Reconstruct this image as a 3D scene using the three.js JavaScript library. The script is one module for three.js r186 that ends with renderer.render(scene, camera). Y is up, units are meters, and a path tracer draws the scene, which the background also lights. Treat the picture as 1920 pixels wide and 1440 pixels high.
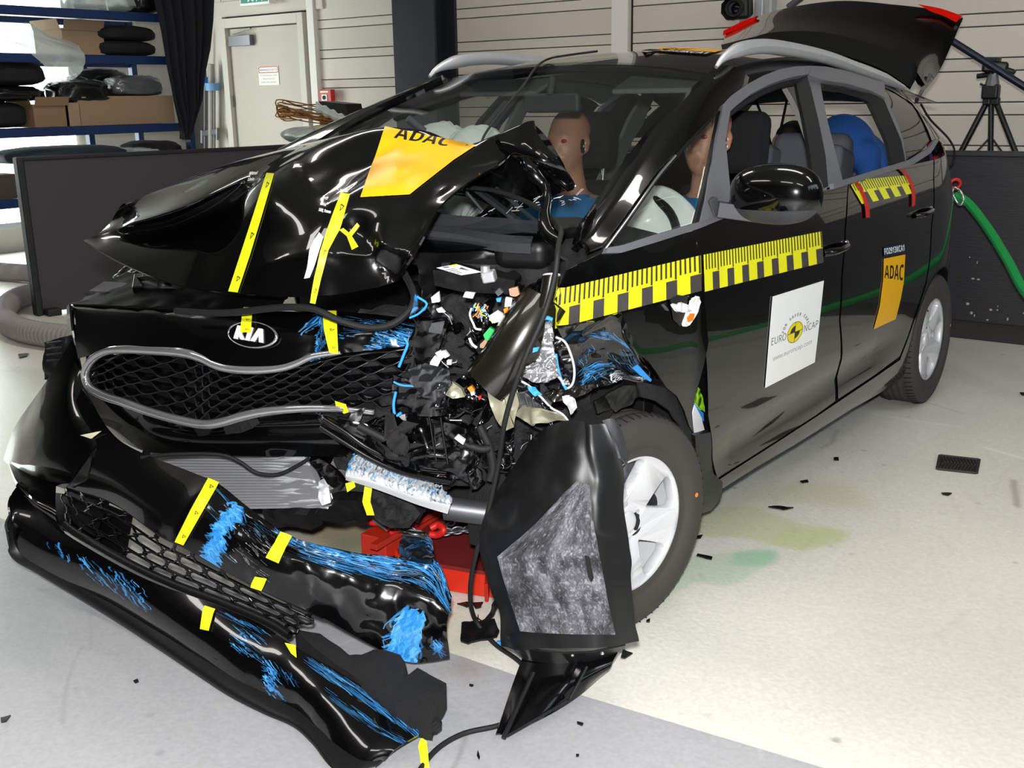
import * as THREE from 'three';
import { mergeGeometries, mergeVertices, toCreasedNormals } from 'three/addons/utils/BufferGeometryUtils.js';
import { RoundedBoxGeometry } from 'three/addons/geometries/RoundedBoxGeometry.js';
import { MarchingCubes } from 'three/addons/objects/MarchingCubes.js';
import { RectAreaLightUniformsLib } from 'three/addons/lights/RectAreaLightUniformsLib.js';

/* ---------- camera, light, exposure ---------- */
const scene = new THREE.Scene();
const FPX = 2013, W0 = 1920, H0 = 1440;
const camera = new THREE.PerspectiveCamera(2 * Math.atan(H0 / 2 / FPX) * 180 / Math.PI, W0 / H0, 0.05, 60);
camera.position.set(2.309, 1.493, 2.565);
camera.rotation.set(-0.261, 0.645, -0.0168, 'YXZ');
camera.updateMatrixWorld(true);
const renderer = new THREE.WebGLRenderer({ antialias: true });
renderer.toneMapping = THREE.LinearToneMapping;
renderer.toneMappingExposure = 1.3;
renderer.shadowMap.enabled = true;
RectAreaLightUniformsLib.init();
scene.background = new THREE.Color().setRGB(1.5, 1.8, 2.1);
const CEIL = 5.2;
const HALL = { x0: -8.7, x1: 6.6, z0: -5.6, z1: 7.5 };

/* ---------- small maths ---------- */
const V = (x, y, z) => new THREE.Vector3(x, y, z);
const lerp = (a, b, t) => a + (b - a) * t, clamp = (v, a = 0, b = 1) => Math.min(b, Math.max(a, v));
let seedState = 12345;
function rnd() { seedState = (seedState + 0x6d2b79f5) | 0; let t = Math.imul(seedState ^ (seedState >>> 15), 1 | seedState); t = (t + Math.imul(t ^ (t >>> 7), 61 | t)) ^ t; return ((t ^ (t >>> 14)) >>> 0) / 4294967296; }
const rr = (a, b) => a + (b - a) * rnd();
const reseed = (n) => { seedState = n | 0; };
function hash3(i, j, k) { let h = Math.imul(i, 374761393) + Math.imul(j, 668265263) + Math.imul(k, 2147483647 ^ 0x5bd1e995); h = Math.imul(h ^ (h >>> 13), 1274126177); return ((h ^ (h >>> 16)) >>> 0) / 4294967295; }
function noise(x, y, z) {
  const i = Math.floor(x), j = Math.floor(y), k = Math.floor(z), f = (t) => t * t * t * (t * (t * 6 - 15) + 10), u = f(x - i), v = f(y - j), w = f(z - k);
  const c = (a, b, d) => hash3(i + a, j + b, k + d);
  return lerp(lerp(lerp(c(0, 0, 0), c(1, 0, 0), u), lerp(c(0, 1, 0), c(1, 1, 0), u), v), lerp(lerp(c(0, 0, 1), c(1, 0, 1), u), lerp(c(0, 1, 1), c(1, 1, 1), u), v), w) * 2 - 1;
}
const fbm = (x, y, z, o = 4) => { let s = 0, a = 0.5; for (let i = 0; i < o; i++) { s += a * noise(x, y, z); x *= 2.03; y *= 2.03; z *= 2.03; a *= 0.5; } return s; };
function lut(xs, ys) {   // smooth 1-D curve through points
  const n = xs.length, m = xs.map((_, i) => { const a = Math.max(0, i - 1), b = Math.min(n - 1, i + 1); return (ys[b] - ys[a]) / (xs[b] - xs[a]); });
  return (x) => {
    if (x <= xs[0]) return ys[0] + m[0] * (x - xs[0]);
    if (x >= xs[n - 1]) return ys[n - 1] + m[n - 1] * (x - xs[n - 1]);
    let i = 0; while (x > xs[i + 1]) i++;
    const h = xs[i + 1] - xs[i], t = (x - xs[i]) / h, t2 = t * t, t3 = t2 * t;
    return (2 * t3 - 3 * t2 + 1) * ys[i] + (t3 - 2 * t2 + t) * h * m[i] + (3 * t2 - 2 * t3) * ys[i + 1] + (t3 - t2) * h * m[i + 1];
  };
}
/* sight lines: where a measured direction from the surveyed camera station meets a plane of the place */
const EYE = camera.position.clone(), ROT = new THREE.Matrix4().extractRotation(camera.matrixWorld);
const ray = (px, py) => V((px - W0 / 2) / FPX, -(py - H0 / 2) / FPX, -1).applyMatrix4(ROT);
const onX = (px, py, x) => { const d = ray(px, py); return EYE.clone().addScaledVector(d, (x - EYE.x) / d.x); };
const onY = (px, py, y) => { const d = ray(px, py); return EYE.clone().addScaledVector(d, (y - EYE.y) / d.y); };
const onZ = (px, py, z) => { const d = ray(px, py); return EYE.clone().addScaledVector(d, (z - EYE.z) / d.z); };
const crashN = V(0.48, 0, 0.877);
const onC = (px, py, d = 0) => { const r = ray(px, py); return EYE.clone().addScaledVector(r, (0.72 + d - EYE.dot(crashN)) / r.dot(crashN)); };  // upright plane along the crushed corner

/* ---------- scene graph ---------- */
const used = new Map();
function numbered(name) { const n = used.get(name) ?? 0; used.set(name, n + 1); return n ? `${name}_${String(n).padStart(3, '0')}` : name; }
function shade(o) { o.traverse((m) => { if (m.isMesh) { m.castShadow = true; m.receiveShadow = true; } }); return o; }
function tag(o, label, category, group) { o.userData.label = label; if (category) o.userData.category = category; if (group) o.userData.group = group; return o; }
function mesh(name, geo, mat, parent = scene) {
  const g = Array.isArray(geo) ? merge(geo) : geo;
  const m = new THREE.Mesh(g, mat); m.name = parent === scene ? numbered(name) : name; m.castShadow = m.receiveShadow = true; parent.add(m); return m;
}
function thing(name, label, category, pos = [0, 0, 0], group) { const o = new THREE.Group(); o.name = numbered(name); o.position.set(...pos); scene.add(o); return tag(o, label, category, group); }
function struct(name, geo, mat, parent = scene) { const m = mesh(name, geo, mat, parent); if (parent === scene) m.userData.kind = 'structure'; return m; }
function merge(list) {
  const flat = list.map((g) => { let h = g.index ? g.toNonIndexed() : g.clone(); for (const k of Object.keys(h.attributes)) if (!['position', 'normal', 'uv'].includes(k)) h.deleteAttribute(k); if (!h.attributes.normal) h.computeVertexNormals(); if (!h.attributes.uv) h.setAttribute('uv', new THREE.BufferAttribute(new Float32Array(h.attributes.position.count * 2), 2)); h.morphAttributes = {}; return h; });
  return mergeGeometries(flat);
}
const xf = (g, p = [0, 0, 0], r = [0, 0, 0], s = [1, 1, 1]) => { g.applyMatrix4(new THREE.Matrix4().compose(V(...p), new THREE.Quaternion().setFromEuler(new THREE.Euler(...r)), V(...s))); return g; };
const bx = (w, h, d, p = [0, 0, 0], r = [0, 0, 0], b = 0.004) => xf(new RoundedBoxGeometry(w, h, d, 2, Math.min(b, w / 2.05, h / 2.05, d / 2.05)), p, r);
const cyl = (r0, r1, h, p = [0, 0, 0], r = [0, 0, 0], n = 24) => xf(new THREE.CylinderGeometry(r0, r1, h, n), p, r);
function tube(pts, r, n = 24, rs = 8, closed = false) { return new THREE.TubeGeometry(new THREE.CatmullRomCurve3(pts, closed, 'centripetal'), n, r, rs, closed); }
function rod(a, b, r, n = 10) { const d = b.clone().sub(a), g = new THREE.CylinderGeometry(r, r, d.length(), n); g.applyQuaternion(new THREE.Quaternion().setFromUnitVectors(V(0, 1, 0), d.clone().normalize())); g.translate((a.x + b.x) / 2, (a.y + b.y) / 2, (a.z + b.z) / 2); return g; }
function bar(a, b, w, h, up = V(0, 1, 0), e = 0.003) {   // rounded bar from a to b
  const d = b.clone().sub(a), L = d.length(), z = d.clone().normalize(), x = up.clone().cross(z).normalize(), y = z.clone().cross(x);
  const g = new RoundedBoxGeometry(w, h, L, 2, Math.min(e, w / 2.1, h / 2.1)); g.applyMatrix4(new THREE.Matrix4().makeBasis(x, y, z).setPosition(a.clone().lerp(b, 0.5))); return g;
}
/* closed sheet of metal, plastic or cloth over a grid of control points: rows of Vector3 */
const cr = (a, b, c, d, t) => 0.5 * (2 * b + (c - a) * t + (2 * a - 5 * b + 4 * c - d) * t * t + (3 * b - a - 3 * c + d) * t * t * t);
function gridPoint(rows, u, v) {
  const R = rows.length, C = rows[0].length, y = clamp(v) * (R - 1), x = clamp(u) * (C - 1), j = Math.min(R - 2, Math.floor(y)), i = Math.min(C - 2, Math.floor(x)), fy = y - j, fx = x - i, out = V(0, 0, 0);
  const at = (r, c) => { // mirrored end points
    const rc = clamp(r, 0, R - 1), cc = clamp(c, 0, C - 1), p = rows[rc][cc];
    if (r === rc && c === cc) return p;
    const q = rows[clamp(2 * rc - r, 0, R - 1)][clamp(2 * cc - c, 0, C - 1)]; return p.clone().multiplyScalar(2).sub(q);
  };
  const row = [];
  for (let a = -1; a <= 2; a++) { const p = [at(j + a, i - 1), at(j + a, i), at(j + a, i + 1), at(j + a, i + 2)]; row.push(V(cr(p[0].x, p[1].x, p[2].x, p[3].x, fx), cr(p[0].y, p[1].y, p[2].y, p[3].y, fx), cr(p[0].z, p[1].z, p[2].z, p[3].z, fx))); }
  out.set(cr(row[0].x, row[1].x, row[2].x, row[3].x, fy), cr(row[0].y, row[1].y, row[2].y, row[3].y, fy), cr(row[0].z, row[1].z, row[2].z, row[3].z, fy));
  return out;
}
function sheetFrom(fn, nu, nv, th = 0.003, keep) {   // fn(u,v) -> Vector3; th along the back
  const N = (nu + 1) * (nv + 1), P = [], uv = [];
  for (let j = 0; j <= nv; j++) for (let i = 0; i <= nu; i++) { P.push(fn(i / nu, j / nv)); uv.push(i / nu, j / nv); }
  const nrm = P.map(() => V(0, 0, 0)), id = (i, j) => j * (nu + 1) + i, front = [], cells = [];
  for (let j = 0; j < nv; j++) for (let i = 0; i < nu; i++) {
    if (keep && !keep((i + 0.5) / nu, (j + 0.5) / nv)) continue;
    const a = id(i, j), b = id(i + 1, j), c = id(i + 1, j + 1), d = id(i, j + 1); front.push(a, b, c, a, c, d); cells.push([i, j]);
  }
  const e1 = V(0, 0, 0), e2 = V(0, 0, 0);
  for (let k = 0; k < front.length; k += 3) { const [a, b, c] = [front[k], front[k + 1], front[k + 2]]; e1.subVectors(P[b], P[a]); e2.subVectors(P[c], P[a]); e1.cross(e2); nrm[a].add(e1); nrm[b].add(e1); nrm[c].add(e1); }
  nrm.forEach((n) => n.normalize());
  const pos = [], nor = [], uvs = [], idx = [];
  P.forEach((p, k) => { pos.push(p.x, p.y, p.z); nor.push(nrm[k].x, nrm[k].y, nrm[k].z); uvs.push(uv[2 * k], uv[2 * k + 1]); });
  P.forEach((p, k) => { const n = nrm[k]; pos.push(p.x - n.x * th, p.y - n.y * th, p.z - n.z * th); nor.push(-n.x, -n.y, -n.z); uvs.push(uv[2 * k], uv[2 * k + 1]); });
  for (let k = 0; k < front.length; k += 3) { idx.push(front[k], front[k + 1], front[k + 2], front[k] + N, front[k + 2] + N, front[k + 1] + N); }
  const edge = new Map();
  for (let k = 0; k < front.length; k += 3) for (const [a, b] of [[0, 1], [1, 2], [2, 0]]) { const p = front[k + a], q = front[k + b]; if (edge.has(q + '_' + p)) edge.delete(q + '_' + p); else edge.set(p + '_' + q, [p, q]); }
  for (const [p, q] of edge.values()) {
    const s = pos.length / 3, e = P[q].clone().sub(P[p]).cross(nrm[p]).normalize();
    for (const k of [p, q, q + N, p + N]) { pos.push(pos[3 * k], pos[3 * k + 1], pos[3 * k + 2]); nor.push(e.x, e.y, e.z); uvs.push(uvs[2 * k], uvs[2 * k + 1]); }
    idx.push(s, s + 2, s + 1, s, s + 3, s + 2);
  }
  const g = new THREE.BufferGeometry();
  g.setAttribute('position', new THREE.Float32BufferAttribute(pos, 3)); g.setAttribute('normal', new THREE.Float32BufferAttribute(nor, 3)); g.setAttribute('uv', new THREE.Float32BufferAttribute(uvs, 2)); g.setIndex(idx);
  return g;
}
const sheet = (rows, nu, nv, th = 0.003, bend) => sheetFrom((u, v) => { const p = gridPoint(rows, u, v); return bend ? bend(p, u, v) : p; }, nu, nv, th);
const crumple = (amp, f, s = 0) => (p) => { const n = 1 - 2 * Math.abs(fbm(p.x * f + s, p.y * f, p.z * f, 3)), m = 1 - 2 * Math.abs(fbm(p.x * f + 31 + s, p.y * f, p.z * f + 7, 3)); return V(p.x + amp * (m - 0.5) * 0.5, p.y + amp * (n - 0.5) * 0.6, p.z + amp * (n - 0.5)); };
/* polyline tools */
function resample(pts, n, closed = false) {
  const p = closed ? [...pts, pts[0]] : pts, d = [0]; for (let i = 1; i < p.length; i++) d.push(d[i - 1] + p[i].distanceTo(p[i - 1]));
  const out = [], L = d[d.length - 1]; let k = 0;
  for (let i = 0; i < n; i++) { const s = L * i / (closed ? n : n - 1); while (k < p.length - 2 && d[k + 1] < s) k++; out.push(p[k].clone().lerp(p[k + 1], clamp((s - d[k]) / (d[k + 1] - d[k] || 1)))); }
  return out;
}
function band(a, b, n, th = 0.01, closed = false, mid) {   // surface strip between two curves
  const A = resample(a, n, closed), B = resample(b, n, closed); if (closed) { A.push(A[0].clone()); B.push(B[0].clone()); }
  const m = A.length - 1;
  return sheetFrom((u, v) => { const i = u * m, k = Math.min(m - 1, Math.floor(i)), f = i - k; const p = A[k].clone().lerp(A[k + 1], f).lerp(B[k].clone().lerp(B[k + 1], f), v); return mid ? mid(p, u, v) : p; }, m, mid ? 6 : 1, th);
}
/* surface patch: an outline in (u,v), filled on a grid, mapped through fn, with real thickness */
function clipCell(poly, x0, y0, x1, y1) {
  let p = poly;
  for (const [ax, s, v] of [[0, 1, x0], [0, -1, x1], [1, 1, y0], [1, -1, y1]]) {
    const q = [];
    for (let i = 0; i < p.length; i++) { const a = p[i], b = p[(i + 1) % p.length], da = s * (a[ax] - v), db = s * (b[ax] - v); if (da >= 0) q.push(a); if ((da >= 0) !== (db >= 0)) { const t = da / (da - db); q.push([a[0] + (b[0] - a[0]) * t, a[1] + (b[1] - a[1]) * t]); } }
    p = q; if (!p.length) return p;
  }
  return p;
}
function patch(outline, fn, cell = 0.04, th = 0.006, flip = false, uvf) {
  let area = 0; outline.forEach((a, i) => { const b = outline[(i + 1) % outline.length]; area += a[0] * b[1] - b[0] * a[1]; });
  const poly = area < 0 ? [...outline].reverse() : outline, xs = poly.map((p) => p[0]), ys = poly.map((p) => p[1]);
  const X0 = Math.min(...xs), X1 = Math.max(...xs), Y0 = Math.min(...ys), Y1 = Math.max(...ys), keys = new Map(), pts = [], tri = [];
  const put = (p) => { const k = Math.round(p[0] * 2e4) + '_' + Math.round(p[1] * 2e4); if (!keys.has(k)) { keys.set(k, pts.length); pts.push(p); } return keys.get(k); };
  const nx = Math.ceil((X1 - X0) / cell), ny = Math.ceil((Y1 - Y0) / cell);
  for (let j = 0; j < ny; j++) {
    const strip = clipCell(poly, X0 - 1, Y0 + j * cell, X1 + 1, Y0 + (j + 1) * cell);
    for (let i = 0; i < nx; i++) {
      const c = clipCell(strip, X0 + i * cell, Y0 + j * cell, X0 + (i + 1) * cell, Y0 + (j + 1) * cell); if (c.length < 3) continue;
      for (const f of THREE.ShapeUtils.triangulateShape(c.map((p) => new THREE.Vector2(p[0], p[1])), [])) { const t = f.map((k) => put(c[k])); if (t[0] !== t[1] && t[1] !== t[2] && t[0] !== t[2]) { const [A, B, D] = t.map((k) => pts[k]); const s = (B[0] - A[0]) * (D[1] - A[1]) - (B[1] - A[1]) * (D[0] - A[0]); if (Math.abs(s) > 1e-10) tri.push(...(s > 0 ? t : [t[0], t[2], t[1]])); } }
    }
  }
  const e = 0.002, nrm = (u, v) => { const n = fn(u + e, v).sub(fn(u - e, v)).cross(fn(u, v + e).sub(fn(u, v - e))).normalize(); return flip ? n.negate() : n; };
  const P = pts.map((p) => fn(p[0], p[1])), Nn = pts.map((p) => nrm(p[0], p[1])), pos = [], nor = [], uv = [], idx = [], N = pts.length;
  for (const s of [0, 1]) P.forEach((p, k) => { const n = Nn[k]; pos.push(p.x - n.x * th * s, p.y - n.y * th * s, p.z - n.z * th * s); nor.push(n.x * (1 - 2 * s), n.y * (1 - 2 * s), n.z * (1 - 2 * s)); uv.push(...(uvf ? uvf(pts[k]) : pts[k])); });
  for (let k = 0; k < tri.length; k += 3) { const a = tri[k], b = flip ? tri[k + 2] : tri[k + 1], c = flip ? tri[k + 1] : tri[k + 2]; idx.push(a, b, c, a + N, c + N, b + N); }
  for (let i = 0; i < poly.length; i++) {
    const a = poly[i], b = poly[(i + 1) % poly.length], m = Math.max(1, Math.ceil(Math.hypot(b[0] - a[0], b[1] - a[1]) / cell));
    for (let k = 0; k < m; k++) {
      const q = [k / m, (k + 1) / m].map((t) => [lerp(a[0], b[0], t), lerp(a[1], b[1], t)]), F = q.map((p) => fn(...p)), M = q.map((p) => nrm(...p)), B = F.map((p, r) => p.clone().addScaledVector(M[r], -th));
      const s = pos.length / 3, en = F[1].clone().sub(F[0]).cross(M[0]).normalize().multiplyScalar(flip ? -1 : 1);
      for (const p of [F[0], F[1], B[1], B[0]]) { pos.push(p.x, p.y, p.z); nor.push(en.x, en.y, en.z); uv.push(0, 0); }
      if (flip) idx.push(s, s + 1, s + 2, s, s + 2, s + 3); else idx.push(s, s + 2, s + 1, s, s + 3, s + 2);
    }
  }
  const g = new THREE.BufferGeometry();
  g.setAttribute('position', new THREE.Float32BufferAttribute(pos, 3)); g.setAttribute('normal', new THREE.Float32BufferAttribute(nor, 3)); g.setAttribute('uv', new THREE.Float32BufferAttribute(uv, 2)); g.setIndex(idx);
  return g;
}
/* a cut piece of sheet, its outline given as points in space (roughly flat), with thickness */
function plate(pts, th = 0.006, wob = 0, f = 14) {
  const c = pts.reduce((s, p) => s.add(p), V(0, 0, 0)).divideScalar(pts.length), n = V(0, 0, 0);
  pts.forEach((p, i) => { const q = pts[(i + 1) % pts.length]; n.add(p.clone().sub(c).cross(q.clone().sub(c))); }); n.normalize();
  if (n.dot(EYE.clone().sub(c)) < 0) n.negate();
  const u = Math.abs(n.y) > 0.9 ? V(1, 0, 0) : V(0, 1, 0).cross(n).normalize(), v = n.clone().cross(u), L = pts.map((p) => { const d = p.clone().sub(c); return [d.dot(u), d.dot(v), d.dot(n)]; });
  const size = Math.max(...L.map((p) => Math.hypot(p[0], p[1])));
  const hgt = (a, b) => { let s = 0, w = 0; for (const p of L) { const d = (p[0] - a) ** 2 + (p[1] - b) ** 2 + 1e-6, k = 1 / (d * d); s += k * p[2]; w += k; } return s / w + (wob ? wob * (1 - 2 * Math.abs(fbm(a * f + c.x * 9, b * f, c.z * 9, 3))) : 0); };
  return patch(L.map((p) => [p[0], p[1]]), (a, b) => c.clone().addScaledVector(u, a).addScaledVector(v, b).addScaledVector(n, hgt(a, b)), Math.max(0.012, size / (wob ? 9 : 5)), th);
}
/* lay a strip (tape, sticker, badge) on finished surfaces: two edges of sighted points, carried onto the meshes */
const caster = new THREE.Raycaster();
function hit(targets, px, py) { caster.set(EYE, ray(px, py).normalize()); const h = caster.intersectObjects(targets, false)[0]; if (!h) return null; const n = h.normal ?? h.face.normal; const nn = n.clone().transformDirection(h.object.matrixWorld); if (nn.dot(caster.ray.direction) > 0) nn.negate(); return { p: h.point, n: nn, uv: h.uv, o: h.object }; }
function lay(targets, left, right, nu, nv, off = 0.002, th = 0.0008) {
  targets.forEach((t) => t.updateWorldMatrix(true, false));
  const path = (a, t) => { const k = Math.min(a.length - 2, Math.floor(t * (a.length - 1))), f = t * (a.length - 1) - k; return [lerp(a[k][0], a[k + 1][0], f), lerp(a[k][1], a[k + 1][1], f)]; };
  let last = null;
  const G = [];
  for (let j = 0; j <= nv; j++) { const r = []; for (let i = 0; i <= nu; i++) { const a = path(left, j / nv), b = path(right, j / nv), px = lerp(a[0], b[0], i / nu), py = lerp(a[1], b[1], i / nu); const h = hit(targets, px, py); if (h) { last = h; r.push(h.p.clone().addScaledVector(h.n, off)); } else if (last) { const d = ray(px, py), t = last.p.clone().sub(EYE).dot(last.n) / d.dot(last.n); r.push(EYE.clone().addScaledVector(d, t).addScaledVector(last.n, off)); } else r.push(null); } G.push(r); }
  const all = G.flat().filter(Boolean); if (!all.length) throw new Error('lay: nothing under ' + left[0]);
  G.forEach((r) => r.forEach((p, i) => { if (!p) r[i] = all[0].clone(); }));
  return sheetFrom((u, v) => { const x = u * nu, y = v * nv; return G[Math.round(y)][Math.round(x)]; }, nu, nv, -th < 0 ? th : th);
}

/* ---------- materials ---------- */
function canvasTex(w, h, draw, srgb = true) { const c = document.createElement('canvas'); c.width = w; c.height = h; const g = c.getContext('2d'); draw(g, w, h); const t = new THREE.CanvasTexture(c); if (srgb) t.colorSpace = THREE.SRGBColorSpace; t.wrapS = t.wrapT = THREE.RepeatWrapping; t.anisotropy = 8; return t; }
function noiseTex(n, fn, srgb = false) { const d = new Uint8Array(n * n * 4); for (let j = 0; j < n; j++) for (let i = 0; i < n; i++) { const v = fn(i / n, j / n), k = (j * n + i) * 4; const a = Array.isArray(v) ? v : [v, v, v]; d[k] = clamp(a[0]) * 255; d[k + 1] = clamp(a[1]) * 255; d[k + 2] = clamp(a[2]) * 255; d[k + 3] = 255; } const t = new THREE.DataTexture(d, n, n); t.magFilter = THREE.LinearFilter; t.minFilter = THREE.LinearMipmapLinearFilter; t.generateMipmaps = true; t.wrapS = t.wrapT = THREE.RepeatWrapping; if (srgb) t.colorSpace = THREE.SRGBColorSpace; t.needsUpdate = true; return t; }
const std = (o) => new THREE.MeshStandardMaterial(o), phy = (o) => new THREE.MeshPhysicalMaterial(o);
const grainTex = noiseTex(256, (u, v) => 0.5 + 0.5 * fbm(u * 40, v * 40, 3, 3));
const rep = (t, a, b = a) => { const c = t.clone(); c.repeat.set(a, b); return c; };
const M = {
  paint: phy({ color: 0x050505, roughness: 0.2, specularIntensity: 0.3, clearcoat: 1, clearcoatRoughness: 0.02 }),
  paintTorn: phy({ color: 0x050506, roughness: 0.25, specularIntensity: 0.4, clearcoat: 1, clearcoatRoughness: 0.06, bumpMap: rep(grainTex, 3), bumpScale: 0.0008 }),
  plastic: std({ color: 0x0c0c0d, roughness: 0.45 }), plasticRough: std({ color: 0x101011, roughness: 0.8, bumpMap: rep(grainTex, 4), bumpScale: 0.002 }),
  plasticGloss: std({ color: 0x060607, roughness: 0.16 }), plasticGrey: std({ color: 0x35363a, roughness: 0.55 }), rubber: std({ color: 0x0d0d0d, roughness: 0.7 }),
  frame: phy({ color: 0x74757a, roughness: 0.42, metalness: 0.25 }), rail: std({ color: 0xc8c9cc, roughness: 0.38, metalness: 0.5 }), railLight: std({ color: 0xbfc0c2, roughness: 0.4, metalness: 0.4 }),
  chrome: std({ color: 0xe4e4e6, roughness: 0.1, metalness: 0.85 }), alu: std({ color: 0xc9cace, roughness: 0.4, metalness: 0.75 }), aluBright: std({ color: 0xd9dade, roughness: 0.42, metalness: 0.35 }), steel: std({ color: 0x77787c, roughness: 0.4, metalness: 0.8 }),
  rim: phy({ color: 0xd6d7da, roughness: 0.4, metalness: 0.25, clearcoat: 0.5, clearcoatRoughness: 0.2 }), disc: std({ color: 0x8d8e94, roughness: 0.4, metalness: 0.7 }),
  primer: phy({ color: 0x99967f, roughness: 0.32, metalness: 0.45, clearcoat: 0.5 }), primerDark: phy({ color: 0x1d1b15, roughness: 0.25, metalness: 0.4, clearcoat: 0.8 }),
  tyre: std({ color: 0x3a3633, roughness: 0.82 }), tape: std({ color: 0xeef21c, roughness: 0.45 }), white: std({ color: 0xf0f0ee, roughness: 0.5 }), red: std({ color: 0xc8201a, roughness: 0.45 }), amber: std({ color: 0xf08010, roughness: 0.35 }), green: std({ color: 0x1fa44e, roughness: 0.45 }), tan: std({ color: 0xa07d62, roughness: 0.6 }), blue: std({ color: 0x2f8fe0, roughness: 0.6 }),
  glass: phy({ color: 0xf4f8f6, roughness: 0, transmission: 1, thickness: 0, ior: 1.5 }), tint: phy({ color: 0x6f6a60, roughness: 0.02, transmission: 1, thickness: 0, ior: 1.5 }),
  seat: std({ color: 0x151619, roughness: 0.85, bumpMap: rep(grainTex, 6), bumpScale: 0.002 }), trimGrey: std({ color: 0x7b7a76, roughness: 0.8 }), dash: std({ color: 0x1a1b1c, roughness: 0.7 }),
  matteBlack: phy({ color: 0x050505, roughness: 0.6, specularIntensity: 0.25 }),
  lampRed: phy({ color: 0xd01208, roughness: 0.12, clearcoat: 1, emissive: 0x000000 }), bubble: phy({ color: 0xeef4f2, roughness: 0.18, transmission: 0.55, thickness: 0 }),
};

/* ---------- hall lighting ---------- */
function ceilingLamp(x, z, w, d, power, label) {
  const t = thing('ceiling_lamp', label, 'lamp', [x, CEIL - 0.25, z], 'long ceiling lamps of the hall');
  mesh('housing', bx(w + 0.06, 0.1, d + 0.06, [0, 0.06, 0]), std({ color: 0xdddddd, roughness: 0.5 }), t);
  mesh('diffuser', bx(w, 0.02, d, [0, 0, 0]), std({ color: 0xffffff, emissive: 0xfffaf4, emissiveIntensity: 1.8 }), t);
  for (const s of [-w / 3, w / 3]) mesh('suspension', rod(V(s, 0.1, 0), V(s, 0.25, 0), 0.006), M.steel, t);
  const l = new THREE.RectAreaLight(0xfff9f2, power, w, d); l.position.set(x, CEIL - 0.28, z); l.rotation.x = -Math.PI / 2; l.castShadow = true; scene.add(l);
}
const LAMP = 9;
for (const [x, z, p, l] of [[-3.4, -1.6, 1.15, 'between the blue shelving and the car'], [0.6, -1.8, 0.9, 'above the roof of the car'], [3.9, -1.8, 0.8, 'on the window side of the car'], [-3.2, 3.2, 0.7, 'at the front left of the hall'], [0.8, 3.8, 0.6, 'in the middle of the front of the hall'], [4.2, 3.4, 0.7, 'at the front right of the hall']]) ceilingLamp(x, z, 2.4, 0.5, LAMP * p, 'long white ceiling lamp ' + l);
const flash = new THREE.PointLight(0xffffff, 38); flash.position.copy(EYE).add(V(0.02, 0.14, 0.05)); flash.castShadow = true; flash.shadow.radius = 2; scene.add(flash);   // the photographer's flash

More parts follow.
